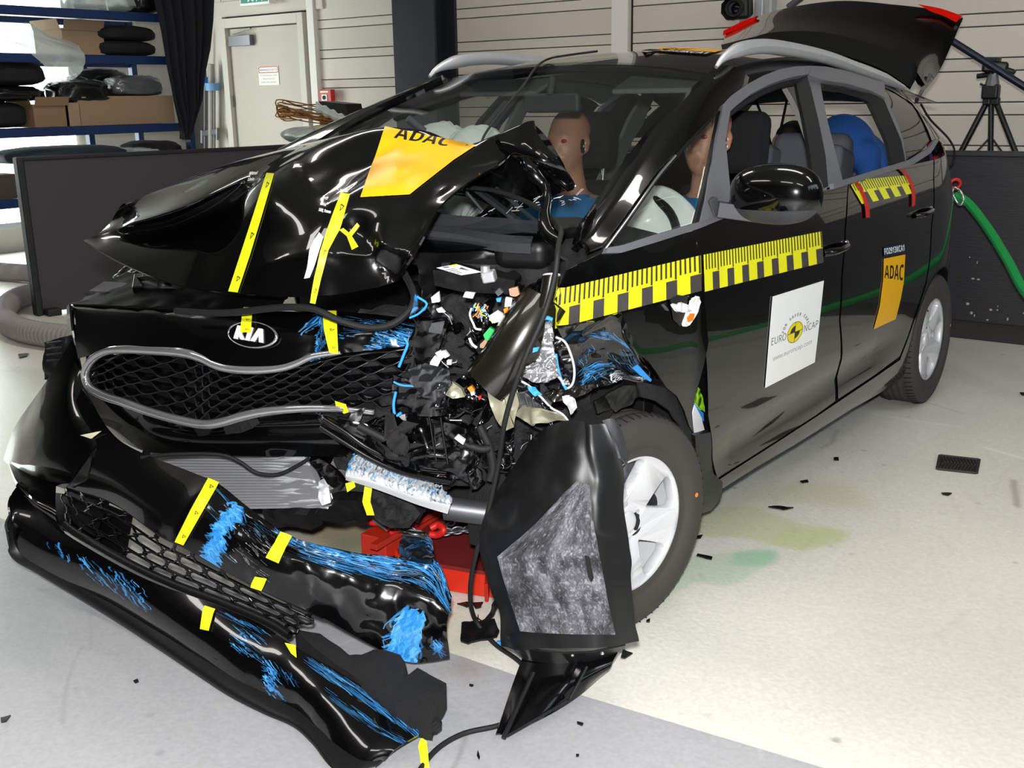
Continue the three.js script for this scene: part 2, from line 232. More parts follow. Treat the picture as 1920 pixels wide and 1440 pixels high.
/* ---------- hall ---------- */
const wallTone = 0xcdc6bc;
const wallMat = [0, 1, 2].map((i) => std({ color: [0xd2cac0, 0xcec6bc, 0xd6cec4][i], roughness: 0.6, bumpMap: rep(grainTex, 4), bumpScale: 0.0006 }));
const plainWall = std({ color: 0xbdb8b0, roughness: 0.8 }), darkWall = std({ color: 0x282624, roughness: 0.8 });
{ // floors
  const seam = [[867, 1233], [973, 1266], [1107, 1307], [1280, 1357], [1500, 1404]].map((p) => onY(p[0], p[1], 0));
  const a = seam[0], b = seam[3], dz = (b.z - a.z) / (b.x - a.x), zs = (x) => a.z + (x - a.x) * dz;
  const S0 = [HALL.x0, zs(HALL.x0)], S1 = [HALL.x1, zs(HALL.x1)];
  const size = 16, ox = -9, oz = -7;      // metres covered by the floor map
  const toC = (p, n) => [(p.x - ox) / size * n, (p.z - oz) / size * n];
  const make = (base, seedN, draw) => canvasTex(2048, 2048, (g, n) => {
    const im = g.createImageData(n, n), d = im.data; reseed(seedN);
    const low = 256, field = new Float32Array(low * low); for (let j = 0; j < low; j++) for (let i = 0; i < low; i++) field[j * low + i] = fbm(i * 0.045 + seedN, j * 0.045, seedN, 5);
    for (let j = 0; j < n; j++) for (let i = 0; i < n; i++) { const k = (j * n + i) * 4, x = i / 8, y = j / 8, a0 = Math.min(254, x | 0), b0 = Math.min(254, y | 0), fx = x - a0, fy = y - b0; const f = lerp(lerp(field[b0 * low + a0], field[b0 * low + a0 + 1], fx), lerp(field[b0 * low + low + a0], field[b0 * low + low + a0 + 1], fx), fy); const s = 1 + 0.09 * f + (hash3(i, j, seedN) - 0.5) * 0.06; d[k] = base[0] * s; d[k + 1] = base[1] * s; d[k + 2] = base[2] * s; d[k + 3] = 255; }
    g.putImageData(im, 0, 0); draw(g, n);
  });
  const line = (g, n, pts, w, col) => { g.strokeStyle = col; g.lineWidth = w; g.lineCap = 'round'; g.beginPath(); pts.forEach((p, i) => { const c = toC(onY(p[0], p[1], 0), n); i ? g.lineTo(...c) : g.moveTo(...c); }); g.stroke(); };
  const blob = (g, n, pts, col) => { g.fillStyle = col; g.beginPath(); pts.forEach((p, i) => { const c = toC(onY(p[0], p[1], 0), n); i ? g.lineTo(...c) : g.moveTo(...c); }); g.closePath(); g.fill(); };
  const dirt = (g, n, k, al) => { for (let i = 0; i < k; i++) { const x = rnd() * n, y = rnd() * n, L = rr(4, 60), q = rr(0, 6.3); g.strokeStyle = `rgba(${rnd() < 0.5 ? '90,84,74' : '235,232,225'},${al * rr(0.3, 1)})`; g.lineWidth = rr(0.6, 1.8); g.beginPath(); g.moveTo(x, y); g.quadraticCurveTo(x + L * 0.5 * Math.cos(q) + rr(-6, 6), y + L * 0.5 * Math.sin(q), x + L * Math.cos(q), y + L * Math.sin(q)); g.stroke(); } for (let i = 0; i < k * 2; i++) { g.fillStyle = `rgba(70,66,58,${al * rnd()})`; g.beginPath(); g.arc(rnd() * n, rnd() * n, rr(0.5, 1.8), 0, 7); g.fill(); } };
  const cream = make([217, 214, 204], 11, (g, n) => {
    dirt(g, n, 900, 0.3);
    g.filter = 'blur(1.5px)';
    blob(g, n, [[1310, 965], [1360, 948], [1420, 950], [1450, 962], [1500, 982], [1560, 990], [1592, 998], [1580, 1015], [1540, 1025], [1500, 1032], [1450, 1022], [1410, 1012], [1370, 1005], [1300, 1008], [1270, 980]], 'rgba(186,192,132,0.42)'); blob(g, n, [[1470, 990], [1560, 990], [1592, 998], [1580, 1015], [1500, 1032], [1440, 1020]], 'rgba(182,202,132,0.3)');
    blob(g, n, [[1290, 1045], [1360, 1036], [1420, 1029], [1456, 1032], [1460, 1046], [1440, 1060], [1410, 1075], [1395, 1092], [1360, 1098], [1300, 1092], [1240, 1130], [1215, 1152], [1195, 1140], [1250, 1060]], 'rgba(160,196,160,0.4)'); blob(g, n, [[1380, 1035], [1450, 1030], [1460, 1046], [1435, 1062], [1370, 1060]], 'rgba(100,185,135,0.32)');
    g.filter = 'blur(5px)';
    blob(g, n, [[1480, 900], [1600, 905], [1640, 960], [1500, 940], [1340, 950]], 'rgba(190,185,140,0.35)');
    blob(g, n, [[590, 950], [700, 960], [760, 1010], [640, 1040], [570, 1000]], 'rgba(160,130,80,0.5)');
    blob(g, n, [[640, 1000], [780, 1010], [700, 1080], [600, 1040]], 'rgba(120,140,110,0.4)');
    blob(g, n, [[0, 690], [90, 690], [120, 800], [0, 900]], 'rgba(170,175,150,0.5)');
    blob(g, n, [[700, 1190], [820, 1130], [930, 1200], [880, 1240]], 'rgba(200,198,170,0.5)');
    g.filter = 'blur(1px)';
    for (let i = 0; i < 22; i++) line(g, n, [[rr(1350, 1900), rr(800, 1250)], [rr(1350, 1900), rr(800, 1300)]].map((p, q, A) => q ? [A[0][0] + rr(-60, 60), A[0][1] + rr(-10, 60)] : p), rr(0.4, 0.9), 'rgba(120,110,100,0.16)');
    line(g, n, [[1570, 805], [1560, 830], [1540, 840]], 1, 'rgba(120,110,95,0.6)'); line(g, n, [[1630, 775], [1720, 790], [1800, 800]], 3, 'rgba(235,233,228,0.7)'); line(g, n, [[1850, 840], [1920, 860]], 3, 'rgba(240,238,232,0.8)');
    line(g, n, [[1900, 900], [1908, 950]], 2, 'rgba(90,80,70,0.5)');
    g.filter = 'none';
  });
  const grey = make([170, 170, 173], 23, (g, n) => { dirt(g, n, 1500, 0.28); g.filter = 'blur(4px)'; blob(g, n, [[850, 1240], [900, 1245], [890, 1275], [860, 1270]], 'rgba(120,105,85,0.6)'); g.filter = 'none'; });
  const fuv = (p) => [(p[0] - ox) / size, 1 - (p[1] - oz) / size];
  const slab = (pts, y, th) => patch(pts, (x, z) => V(x, y, z), 1.2, th, true, fuv);
  const fb = { roughness: 0.42, bumpMap: rep(grainTex, 30), bumpScale: 0.0006 };
  struct('floor', slab([[HALL.x0 - 0.2, HALL.z0 - 0.2], [HALL.x1 + 0.2, HALL.z0 - 0.2], [HALL.x1 + 0.2, HALL.z1 + 0.2], [HALL.x0 - 0.2, HALL.z1 + 0.2]], 0, 0.2), phy({ map: cream, ...fb, clearcoat: 0.25, clearcoatRoughness: 0.25 }));
  const o = struct('floor_coating', slab([S0, [a.x - 0.01, a.z], [a.x + 0.2, zs(a.x + 0.2) + 0.012], S1, [HALL.x1, HALL.z1], [HALL.x0, HALL.z1]], 0.0025, 0.002), std({ map: grey, ...fb }));
  o.userData.label = 'pale grey floor coating in front of the cream floor';
}
{ // walls and ceiling
  const { x0, x1, z0, z1 } = HALL, h = CEIL;
  struct('ceiling', bx(x1 - x0 + 0.6, 0.2, z1 - z0 + 0.6, [(x0 + x1) / 2, h + 0.1, (z0 + z1) / 2]), std({ color: 0x6f6e6b, roughness: 0.9 }));
  struct('wall_front', bx(x1 - x0 + 0.6, h, 0.2, [(x0 + x1) / 2, h / 2, z1 + 0.1]), std({ color: 0x24221f, roughness: 0.85 }));
  // right wall with a high row of windows onto the trees outside
  const wy0 = 2.5, wy1 = 4.6, wz0 = -5.2, wz1 = 1.6;
  const rw = struct('wall_right', [bx(0.2, wy0, z1 - z0, [x1 + 0.1, wy0 / 2, (z0 + z1) / 2]), bx(0.2, h - wy1, z1 - z0, [x1 + 0.1, (h + wy1) / 2, (z0 + z1) / 2]), bx(0.2, wy1 - wy0, wz0 - z0, [x1 + 0.1, (wy0 + wy1) / 2, (z0 + wz0) / 2]), bx(0.2, wy1 - wy0, z1 - wz1, [x1 + 0.1, (wy0 + wy1) / 2, (z1 + wz1) / 2])], darkWall);
  const win = new THREE.Group(); win.name = 'window_1'; win.userData.kind = 'structure'; win.position.set(x1 + 0.1, 0, 0); scene.add(win);
  for (let i = 0; i <= 4; i++) mesh('window_frame', bx(0.06, wy1 - wy0, 0.07, [0, (wy0 + wy1) / 2, lerp(wz0 + 0.035, wz1 - 0.035, i / 4)]), M.plasticGrey, win);
  for (const y of [wy0 + 0.03, wy1 - 0.03]) mesh('window_frame', bx(0.06, 0.06, wz1 - wz0, [0, y, (wz0 + wz1) / 2]), M.plasticGrey, win);
  for (let i = 0; i < 4; i++) mesh('window_pane', bx(0.008, wy1 - wy0 - 0.12, (wz1 - wz0) / 4 - 0.08, [0, (wy0 + wy1) / 2, lerp(wz0, wz1, (i + 0.5) / 4)]), M.glass, win);
  // left wall, with a translucent daylight panel behind the shelving
  struct('wall_left', bx(0.2, h, 0.4 - z0, [x0 - 0.1, h / 2, (z0 + 0.0) / 2 - 0.1]), plainWall); struct('wall_left', bx(0.2, h, z1, [x0 - 0.1, h / 2, z1 / 2 + 0.1]), darkWall);
  // back wall of horizontal boards
  const wb = struct('wall_back', bx(x1 - x0 + 0.6, h, 0.16, [(x0 + x1) / 2, h / 2, z0 - 0.13]), std({ color: 0x4a4643, roughness: 0.85 }));
  const xa = onZ(592, 94, z0).x, xb = onZ(1167, 60, z0).x, g0 = onZ(605, 37.5, z0).y, g1 = onZ(605, 54, z0).y, g2 = onZ(606, 94, z0).y, per = g0 - g2, wide = g1 - g2, thin = per - wide;
  for (const [sx0, sx1] of [[xa + 0.04, xb - 0.1], [xb + 0.1, 2.6]]) {
    const kinds = [wide, thin].map((hh) => bx(sx1 - sx0, hh - 0.007, 0.05, [0, 0, 0], [0, 0, 0], 0.006));
    let k = 0;
    for (let y = g1 - 9 * per; y < 2.95; y += per) {
      if (y > -0.05) for (const [c, g] of [[y - wide / 2, kinds[0]], [y + thin / 2, kinds[1]]]) { if (c < 0.06) continue; const m = mesh('panel', g, wallMat[k++ % 3], wb); m.position.set((sx0 + sx1) / 2, c, z0 - 0.025); }
    }
  }
  const trimW = std({ color: 0xe6e2dc, roughness: 0.5 });
  struct('trim_1', bx(0.16, h, 0.06, [xb, h / 2, z0 + 0.02]), trimW);
  struct('trim_2', bx(0.1, h, 0.07, [xa, h / 2, z0 + 0.02]), trimW);
  // dark steel column with flanges
  const c0 = onZ(741, 60, z0 + 0.3).x, c1 = onZ(819, 60, z0 + 0.3).x, cm = (c0 + c1) / 2, cw = c1 - c0;
  struct('column', [bx(cw, h, 0.03, [cm, h / 2, z0 + 0.32]), bx(0.025, h, 0.34, [cm + cw * 0.16, h / 2, z0 + 0.16]), bx(cw, h, 0.03, [cm, h / 2, z0 + 0.02])], std({ color: 0x2c2f36, roughness: 0.5, metalness: 0.3 }));
  // fire door in the back wall
  const dl = onZ(432, 50, z0).x, dr = onZ(566, 43, z0).x, dt = onZ(566, 43, z0).y, dm = (dl + dr) / 2, dw = dr - dl;
  const d = new THREE.Group(); d.name = 'door_1'; d.userData = { kind: 'structure', label: 'beige steel fire door with a closer and a notice' }; d.position.set(dm, 0, z0); scene.add(d);
  const doorMat = std({ color: 0xb9b0a6, roughness: 0.55 }), dfMat = std({ color: 0xc9c2b8, roughness: 0.5 });
  mesh('door_leaf', bx(dw, dt - 0.02, 0.05, [0, dt / 2, 0.0]), doorMat, d);
  mesh('door_frame', [bx(0.09, dt + 0.1, 0.1, [-dw / 2 - 0.05, dt / 2 + 0.05, 0.03]), bx(0.09, dt + 0.1, 0.1, [dw / 2 + 0.05, dt / 2 + 0.05, 0.03]), bx(dw + 0.012, 0.1, 0.1, [0, dt + 0.05, 0.03])], dfMat, d);
  mesh('wall_surround', [bx(0.35, 3.3, 0.05, [-dw / 2 - 0.28, 1.65, 0]), bx(0.12, dt + 0.2, 0.05, [dw / 2 + 0.16, dt / 2, 0]), bx(dw + 0.9, 0.16, 0.06, [-0.1, dt + 0.2, 0]), bx(dw + 0.9, 0.5, 0.05, [-0.1, dt + 0.5, -0.01])], wallMat[1], d);
  mesh('door_closer', [bx(0.36, 0.11, 0.06, [-dw / 2 + 0.23, dt - 0.14, 0.06]), bar(V(-dw / 2 + 0.12, dt - 0.07, 0.09), V(-dw / 2 + 0.42, dt - 0.02, 0.07), 0.02, 0.012)], M.steel, d);
  const hl = [onZ(432, 100, z0).x, onZ(432, 200, z0).x]; mesh('hinge', cyl(0.012, 0.012, 0.12, [-dw / 2, 1.5, 0.05]), M.steel, d);
  // notice on the door
  const s0 = onZ(484, 125, z0 + 0.03), s1 = onZ(524, 159, z0 + 0.03);
  const st = canvasTex(400, 340, (g, w, hh) => { g.fillStyle = '#e4e0da'; g.fillRect(0, 0, w, hh); g.fillStyle = '#b32028'; g.beginPath(); g.roundRect(6, 4, w - 12, 118, 22); g.fill(); g.fillStyle = '#f0eeea'; g.beginPath(); g.roundRect(22, 20, w - 44, 86, 14); g.fill(); g.fillStyle = '#2a2624'; g.textAlign = 'center'; g.font = 'bold 54px sans-serif'; g.fillText('BRANDSCHUTZ', w / 2, 84, w - 60); g.font = '46px sans-serif'; g.fillStyle = '#55504c'; ['Fluchtwege und', 'Fluchttüren', 'nicht verstellen!'].forEach((s, i) => g.fillText(s, w / 2, 178 + i * 62, w - 40)); });
  const sg = new THREE.Mesh(new THREE.BoxGeometry(Math.abs(s1.x - s0.x), Math.abs(s0.y - s1.y), 0.004), std({ map: st, roughness: 0.4 })); sg.name = 'door_notice'; sg.position.set((s0.x + s1.x) / 2 - dm, (s0.y + s1.y) / 2, 0.03); sg.castShadow = sg.receiveShadow = true; d.add(sg);
}

/* ---------- the car: body shell ---------- */
const car = thing('car', 'black car with a crushed front corner, buckled bonnet and open tailgate', 'car');
const bodyX = lut([0.14, 0.20, 0.30, 0.45, 0.60, 0.74, 0.86, 0.97, 1.05, 1.12], [0.80, 0.845, 0.868, 0.884, 0.896, 0.900, 0.896, 0.890, 0.876, 0.858]);
const roofY = lut([-3.55, -3.2, -2.8, -2.4, -2.05, -1.65, -1.3, -0.88, -0.5], [1.47, 1.51, 1.56, 1.607, 1.645, 1.668, 1.66, 1.605, 1.55]);
const roofEdge = (z) => roofY(Math.min(z, -0.88)) - 0.045;
function S(y, z) {
  let x;
  if (y < 1.12) { x = bodyX(y); const c = 0.40 - 0.05 * (z + 0.4) - 0.0; const d = y - (0.36 - 0.035 * (z + 0.4)); x -= 0.022 * Math.exp(-(d * d) / 0.0040) * clamp((-0.25 - z) / 0.3) * clamp((z + 2.3) / 0.4); }
  else { const t = clamp((y - 1.12) / (roofEdge(z) - 1.12), 0, 1.1); x = 0.858 - 0.075 * t - 0.183 * Math.pow(t, 2.1); }
  if (z > -0.1) x -= 0.13 * ((z + 0.1) / 0.8) ** 2;
  if (z < -2.7) x -= 0.40 * (-2.7 - z) ** 2;
  return x;
}
function onS(px, py) { let x = 0.85, p; for (let i = 0; i < 25; i++) { p = onX(px, py, x); x = lerp(x, S(p.y, p.z), 0.7); } return V(S(p.y, p.z), p.y, p.z); }
const sidePt = (z, y, off = 0) => V(S(y, z) + off, y, z);
const zy = (list) => list.map((p) => { const q = onS(p[0], p[1]); return [q.z, q.y]; });
const sidePatch = (poly, th = 0.008, cell = 0.05, off = 0) => patch(poly, (z, y) => sidePt(z, y, off), cell, th, true);
function mirrored(g) { const h = g.clone(); h.scale(-1, 1, 1); const i = h.index.array; for (let k = 0; k < i.length; k += 3) { const t = i[k]; i[k] = i[k + 1]; i[k + 1] = t; } const n = h.attributes.normal; return h; }
function both(name, g, mat) { const m = mesh(name, g, mat, car); mesh(name, mirrored(g), mat, car); return m; }
const shrink = (poly, d) => { const n = poly.length; let cx = 0, cy = 0; poly.forEach((p) => { cx += p[0] / n; cy += p[1] / n; }); return poly.map((p) => { const l = Math.hypot(p[0] - cx, p[1] - cy); return [cx + (p[0] - cx) * (1 - d / l), cy + (p[1] - cy) * (1 - d / l)]; }); };
// outlines measured on the left side
const beltRear = [[1553, 350], [1600, 337], [1690, 310], [1742, 286]];
const frontDoor = zy([[1302, 432], [1344, 411], [1405, 396], [1480, 373], [1556, 350], [1590, 345], [1583, 430], [1577, 520], [1573, 600], [1571, 690], [1566, 752], [1530, 778], [1450, 830], [1390, 868], [1345, 896], [1336, 860], [1328, 780], [1322, 640], [1316, 520], [1309, 470]]);
const rearDoor = zy([[1592, 344], [1650, 327], [1700, 311], [1750, 300], [1750, 350], [1746, 420], [1742, 490], [1735, 530], [1716, 588], [1702, 630], [1687, 668], [1640, 703], [1572, 748], [1574, 690], [1576, 600], [1580, 520], [1586, 430]]);
const doorL = mesh('front_door', sidePatch(frontDoor), M.paint, car); mesh('front_door', mirrored(doorL.geometry), M.paint, car);
const doorR = mesh('rear_door', sidePatch(rearDoor), M.paint, car); mesh('rear_door', mirrored(doorR.geometry), M.paint, car);
// quarter panel with the rear wheel arch
const RZ = -2.75, RA = 0.352;
const arch = []; for (let a = -8; a <= 188; a += 7) arch.push([RZ + RA * Math.cos(a * Math.PI / 180), 0.325 + RA * Math.sin(a * Math.PI / 180)]);
const qTop = zy([[1752, 300], [1752, 350], [1748, 420], [1744, 490]]);
const quarter = [[arch[0][0], arch[0][1]], ...arch.slice(1).map((p) => p), [-3.2, 0.3], [-3.52, 0.34], [-3.6, 0.5], [-3.61, 0.75], [-3.58, 0.9], [-3.52, 1.1], [-3.46, 1.25]];
const archF = arch.filter((p) => p[0] > -2.62).length;
{
  const front = zy([[1690, 668], [1704, 632], [1718, 590], [1737, 532], [1744, 490], [1748, 420], [1752, 350], [1752, 300]]);
  const low = [front[0][0] + 0.01, 0.26];
  const poly = [low, ...arch, [-3.15, 0.26], [-3.4, 0.3], [-3.5, 0.5], [-3.52, 0.75], [-3.5, 0.95], [-3.45, 1.15], [-3.4, 1.3], [-3.25, 1.26], [-2.9, 1.19], ...[...front].reverse()];
  both('quarter_panel', sidePatch(poly), M.paint);
  both('wheel_arch_lip', band(arch.map((p) => sidePt(p[0], p[1], 0.002)), arch.map((p) => sidePt(p[0], p[1], -0.09)), 40, 0.004), M.plastic);
}
const sillPoly = zy([[1346, 901], [1450, 834], [1530, 782], [1570, 755], [1640, 708], [1689, 674], [1693, 711], [1600, 765], [1500, 828], [1420, 875], [1352, 918]]);
both('sill', sidePatch(sillPoly), M.paint);
// upper body: roof side and pillars
const outerFrame = [[1346, 201], [1360, 187], [1391, 165], [1422, 148], [1453, 136], [1485, 130], [1513, 129], [1550, 132], [1580, 138], [1640, 157], [1673, 170], [1710, 193], [1733, 230], [1747, 263]];
{
  const low = zy(outerFrame), up = []; for (let z = -3.4; z <= -0.82; z += 0.1) up.push([z, roofEdge(z)]);
  both('roof_side', sidePatch([...low, [-3.25, 1.26], [-3.38, 1.3], [-3.42, 1.4], ...up]), M.paint);
}
const screenTop = [-0.6, -0.3, 0, 0.3, 0.6].map((x) => V(x, 1.61 - 0.05 * (x / 0.6) ** 2, -0.87 + 0.02 * (1 - (x / 0.6) ** 2)));
const screenLow = [-0.73, -0.4, 0, 0.4, 0.73].map((x) => V(x, 1.075 + 0.06 * (x / 0.73) ** 2, 0.40 - 0.25 * (x / 0.73) ** 2));
const screenMid = screenTop.map((p, i) => p.clone().lerp(screenLow[i], 0.5).add(V(0, 0.03, 0.02)));
{
  const edge = [screenLow[4], screenMid[4], screenTop[4]].map((p) => p.clone()), A = []; for (let i = 0; i <= 12; i++) A.push(gridPoint([[screenTop[4], screenTop[4].clone().add(V(0.01, 0, 0))], [screenMid[4], screenMid[4].clone().add(V(0.01, 0, 0))], [screenLow[4], screenLow[4].clone().add(V(0.01, 0, 0))]], 0, i / 12));
  A.reverse();
  const B = [[1100, 480], [1128, 468], [1180, 399], [1232, 326], [1278, 276], [1315, 236], [1346, 201], [1360, 187], [1391, 165], [1395, 150]].map((p) => onS(p[0], p[1]));
  A.unshift(A[0].clone().add(V(0.03, -0.04, 0.06)));
  both('windscreen_pillar', band(A, B, 24, 0.02, false, (p, u, v) => p.add(V(0.010, 0.018, 0.01).multiplyScalar(Math.sin(Math.PI * v)))), M.paint);
  const C = [[1131, 470], [1182, 401], [1234, 328], [1264, 293]].map((p) => onS(p[0], p[1]).add(V(0.004, 0.002, 0)));
  mesh('pillar_trim', tube(C, 0.004, 20, 6), M.chrome, car);
}
const screenGlass = mesh('windscreen', sheet([screenTop, screenMid, screenLow], 24, 18, 0.004), M.glass, car);
for (const gq of [band(screenTop.map((p) => p.clone().add(V(0, -0.008, 0))), screenTop.map((p, i) => p.clone().lerp(screenMid[i], 0.09).add(V(0, -0.008, 0))), 20, 0.002), band(screenLow.map((p, i) => p.clone().lerp(screenMid[i], 0.1).add(V(0, -0.008, 0))), screenLow.map((p) => p.clone().add(V(0, -0.008, 0))), 20, 0.002)]) mesh('screen_band', gq, M.plasticGloss, car);
const roofRows = []; for (let z = -0.87; z > -3.5; z -= 0.2) roofRows.push([-0.6, -0.4, -0.2, 0, 0.2, 0.4, 0.6].map((x) => V(x, roofY(z) - 0.045 * Math.abs(x / 0.6) ** 2.4, z)));
const roof = mesh('roof', sheet(roofRows, 24, 40, 0.008), M.paint, car);
mesh('headliner', sheet(roofRows.slice(1, -1).map((r) => r.map((p) => V(p.x * 0.93, p.y - 0.05, p.z))), 12, 20, 0.006), std({ color: 0x8b8a86, roughness: 0.9 }), car);
// roof rails
function sweep(pts, rad, n = 40, rs = 10, flat = 1) {
  const c = new THREE.CatmullRomCurve3(pts, false, 'centripetal'), g = new THREE.TubeGeometry(c, n, 1, rs, false), p = g.attributes.position;
  for (let i = 0; i <= n; i++) { const o = c.getPointAt(i / n), r = rad(i / n); for (let j = 0; j <= rs; j++) { const k = i * (rs + 1) + j; p.setXYZ(k, o.x + (p.getX(k) - o.x) * r, o.y + (p.getY(k) - o.y) * r * flat, o.z + (p.getZ(k) - o.z) * r); } }
  g.computeVertexNormals(); return g;
}
{
  const pts = [[1343, 126], [1352, 113], [1372, 99], [1400, 90], [1437, 87], [1485, 93], [1547, 107], [1610, 130], [1660, 149], [1694, 164]].map((p) => onX(p[0], p[1], 0.63));
  both('roof_rail', sweep(pts, (t) => 0.006 + 0.02 * Math.min(1, t * 12) * Math.min(1, (1 - t) * 5 + 0.25), 60, 12, 1), M.rail);
}
// window frames and glass
const fMat = M.frame;
const winFront = [[1358, 217], [1390, 190], [1430, 167], [1467, 153], [1507, 146], [1513, 167], [1527, 227], [1540, 293], [1544, 335], [1545, 353], [1480, 373], [1405, 394], [1352, 400], [1357, 358], [1349, 271]];
const winRear = [[1537, 157], [1580, 163], [1627, 177], [1650, 190], [1667, 230], [1683, 267], [1690, 305], [1660, 315], [1597, 335], [1577, 339], [1563, 287], [1547, 213]];
{
  const on = (l, off = 0.003) => l.map((p) => onS(p[0], p[1]).add(V(off, 0, 0)));
  const F = [];
  F.push(band(on([[1346, 203], [1360, 188], [1391, 166], [1422, 149], [1453, 137], [1485, 131], [1513, 130]]), on([[1358, 217], [1370, 206], [1398, 184], [1430, 167], [1458, 156], [1486, 149], [1507, 146]]), 24, 0.02));
  both('window_frame', F[0], fMat);
  both('window_frame', band(on([[1301, 419], [1318, 338], [1334, 262], [1346, 204]]), on([[1352, 401], [1357, 358], [1349, 271], [1359, 217]]), 18, 0.02), fMat);
  both('window_frame', band(on([[1513, 130], [1540, 131], [1580, 139], [1640, 158], [1650, 160]]), on([[1507, 147], [1537, 157], [1580, 163], [1627, 177], [1652, 190]]), 18, 0.02), fMat);
  both('pillar_cover', band(on([[1509, 140], [1516, 180], [1528, 232], [1541, 295], [1546, 353]], 0.006), on([[1533, 142], [1540, 185], [1550, 232], [1565, 290], [1578, 341]], 0.006), 14, 0.02), M.frame);
  both('window_seal', band(on([[1507, 146], [1513, 167], [1527, 227], [1540, 293], [1545, 352]], 0.004), on([[1497, 148], [1500, 170], [1513, 230], [1524, 293], [1530, 357]], -0.02), 14, 0.015), M.rubber);
  both('window_seal', band(on([[1358, 217], [1390, 190], [1430, 167], [1467, 153], [1507, 146]], 0.004), on([[1362, 222], [1394, 197], [1432, 175], [1467, 161], [1505, 154]], -0.015), 14, 0.012), M.rubber);
  both('window_seal', band(on([[1537, 157], [1580, 163], [1627, 177], [1650, 190], [1667, 230], [1683, 267], [1690, 305]], 0.004), on([[1540, 166], [1577, 170], [1618, 184], [1634, 196], [1652, 236], [1668, 270], [1675, 310]], -0.02), 20, 0.015), M.rubber);
  both('pillar_cover', band(on([[1640, 158], [1655, 195], [1672, 235], [1687, 272], [1693, 304]], 0.004), on([[1650, 163], [1660, 185], [1680, 228], [1692, 262], [1698, 302]], 0.004), 14, 0.02), M.frame);
  both('belt_trim', band(on([[1552, 345], [1597, 331], [1660, 312], [1700, 300], [1733, 279], [1747, 262]], 0.006), on([[1553, 355], [1598, 341], [1662, 322], [1704, 309], [1738, 288], [1752, 265]], 0.006), 22, 0.016), M.frame);
  both('belt_trim', band(on([[1129, 466], [1157, 461], [1215, 442], [1297, 418], [1345, 402]], 0.005), on([[1125, 476], [1152, 476], [1215, 457], [1301, 429], [1345, 411]], 0.005), 22, 0.016), M.frame);
  both('quarter_window', sidePatch(zy([[1341, 214], [1278, 280], [1232, 331], [1180, 404], [1146, 455], [1157, 460], [1215, 442], [1297, 418], [1311, 371], [1324, 312]]), 0.004, 0.05, -0.004), M.glass);
  both('quarter_window', sidePatch(zy([[1651, 162], [1680, 177], [1710, 198], [1735, 246], [1742, 263], [1733, 278], [1710, 292], [1694, 303], [1688, 270], [1670, 217], [1658, 186]]), 0.004, 0.05, 0.0), M.tint);
  both('window_frame', band(on([[1343, 207], [1278, 274], [1232, 325], [1180, 398], [1143, 455]], 0.004), on([[1341, 216], [1280, 283], [1235, 333], [1184, 405], [1150, 459]], 0.004), 20, 0.012), M.plastic);
  both('window_frame', band(on([[1346, 206], [1328, 312], [1314, 371], [1301, 419]], 0.005), on([[1340, 216], [1320, 312], [1307, 371], [1294, 419]], 0.005), 14, 0.012), M.plastic);
}
// inner shell that closes gaps behind the skins
both('inner_shell', sidePatch([[-0.2, 0.27], [-2.36, 0.27], [-2.4, 0.6], [-2.5, 0.98], [-2.2, 1.02], [-1.2, 1.0], [-0.3, 0.98]], 0.01, 0.12, -0.05), M.plastic);
mesh('floor_pan', [bx(1.62, 0.05, 3.1, [0, 0.27, -1.8]), bx(1.4, 0.5, 0.05, [0, 0.5, -3.4]), bx(1.5, 0.55, 0.06, [0, 0.6, -0.2])], M.plastic, car);
mesh('rear_bumper', sheet([0.3, 0.5, 0.75, 0.95].map((y, i) => [-0.58, -0.3, 0, 0.3, 0.58].map((x) => V(x, y, -3.53 - 0.08 * (1 - (x / 0.58) ** 2) + (i === 3 ? 0.05 : 0)))), 14, 8, 0.01), M.paint, car);
both('rear_lamp', sidePatch([[-3.42, 0.98], [-3.52, 0.98], [-3.48, 1.2], [-3.43, 1.26], [-3.41, 1.15]], 0.02, 0.05, 0.004), M.lampRed);
// tailgate swung up over the roof
{
  const z0 = -3.45, z1 = -4.05;
  const R = [[[1352, 84], [1430, 67], [1530, 66], [1640, 90], [1705, 120], [1738, 165]], [[1358, 72], [1438, 45], [1550, 38], [1660, 55], [1735, 80], [1764, 128]], [[1362, 62], [1440, 24], [1565, 2], [1680, 9], [1765, 20], [1806, 34]]].map((r, i) => r.map((p) => onZ(p[0], p[1], lerp(z0, z1, i / 2))));
  const tg = mesh('tailgate', sheet(R, 30, 14, 0.03), M.paint, car);
  const spo = [[[1385, 90], [1440, 66], [1540, 64], [1640, 88], [1707, 118], [1712, 140]], [[1392, 104], [1480, 95], [1570, 105], [1650, 132], [1695, 160], [1706, 168]]].map((r, i) => r.map((p) => onZ(p[0], p[1], -3.44 + 0.06 * i)));
  mesh('spoiler', sheet(spo, 24, 6, 0.02), M.matteBlack, tg);
  mesh('tail_lamp', sheet([[[1359, 58], [1395, 40], [1422, 30]], [[1358, 66], [1392, 52], [1415, 41]]].map((r) => r.map((p) => onZ(p[0], p[1], -3.98))), 8, 4, 0.02), M.lampRed, tg);
  mesh('tail_lamp', sheet([[[1722, 8], [1765, 16], [1806, 30]], [[1748, 22], [1775, 32], [1794, 42]]].map((r) => r.map((p) => onZ(p[0], p[1], -4.0))), 8, 4, 0.02), M.lampRed, tg);
  mesh('gas_strut', [rod(onZ(1718, 190, -3.4), onZ(1745, 140, -3.55), 0.01), rod(onZ(1414, 90, -3.4), onZ(1408, 66, -3.6), 0.008), rod(onZ(1424, 90, -3.4), onZ(1419, 66, -3.6), 0.008)], M.steel, tg);
}
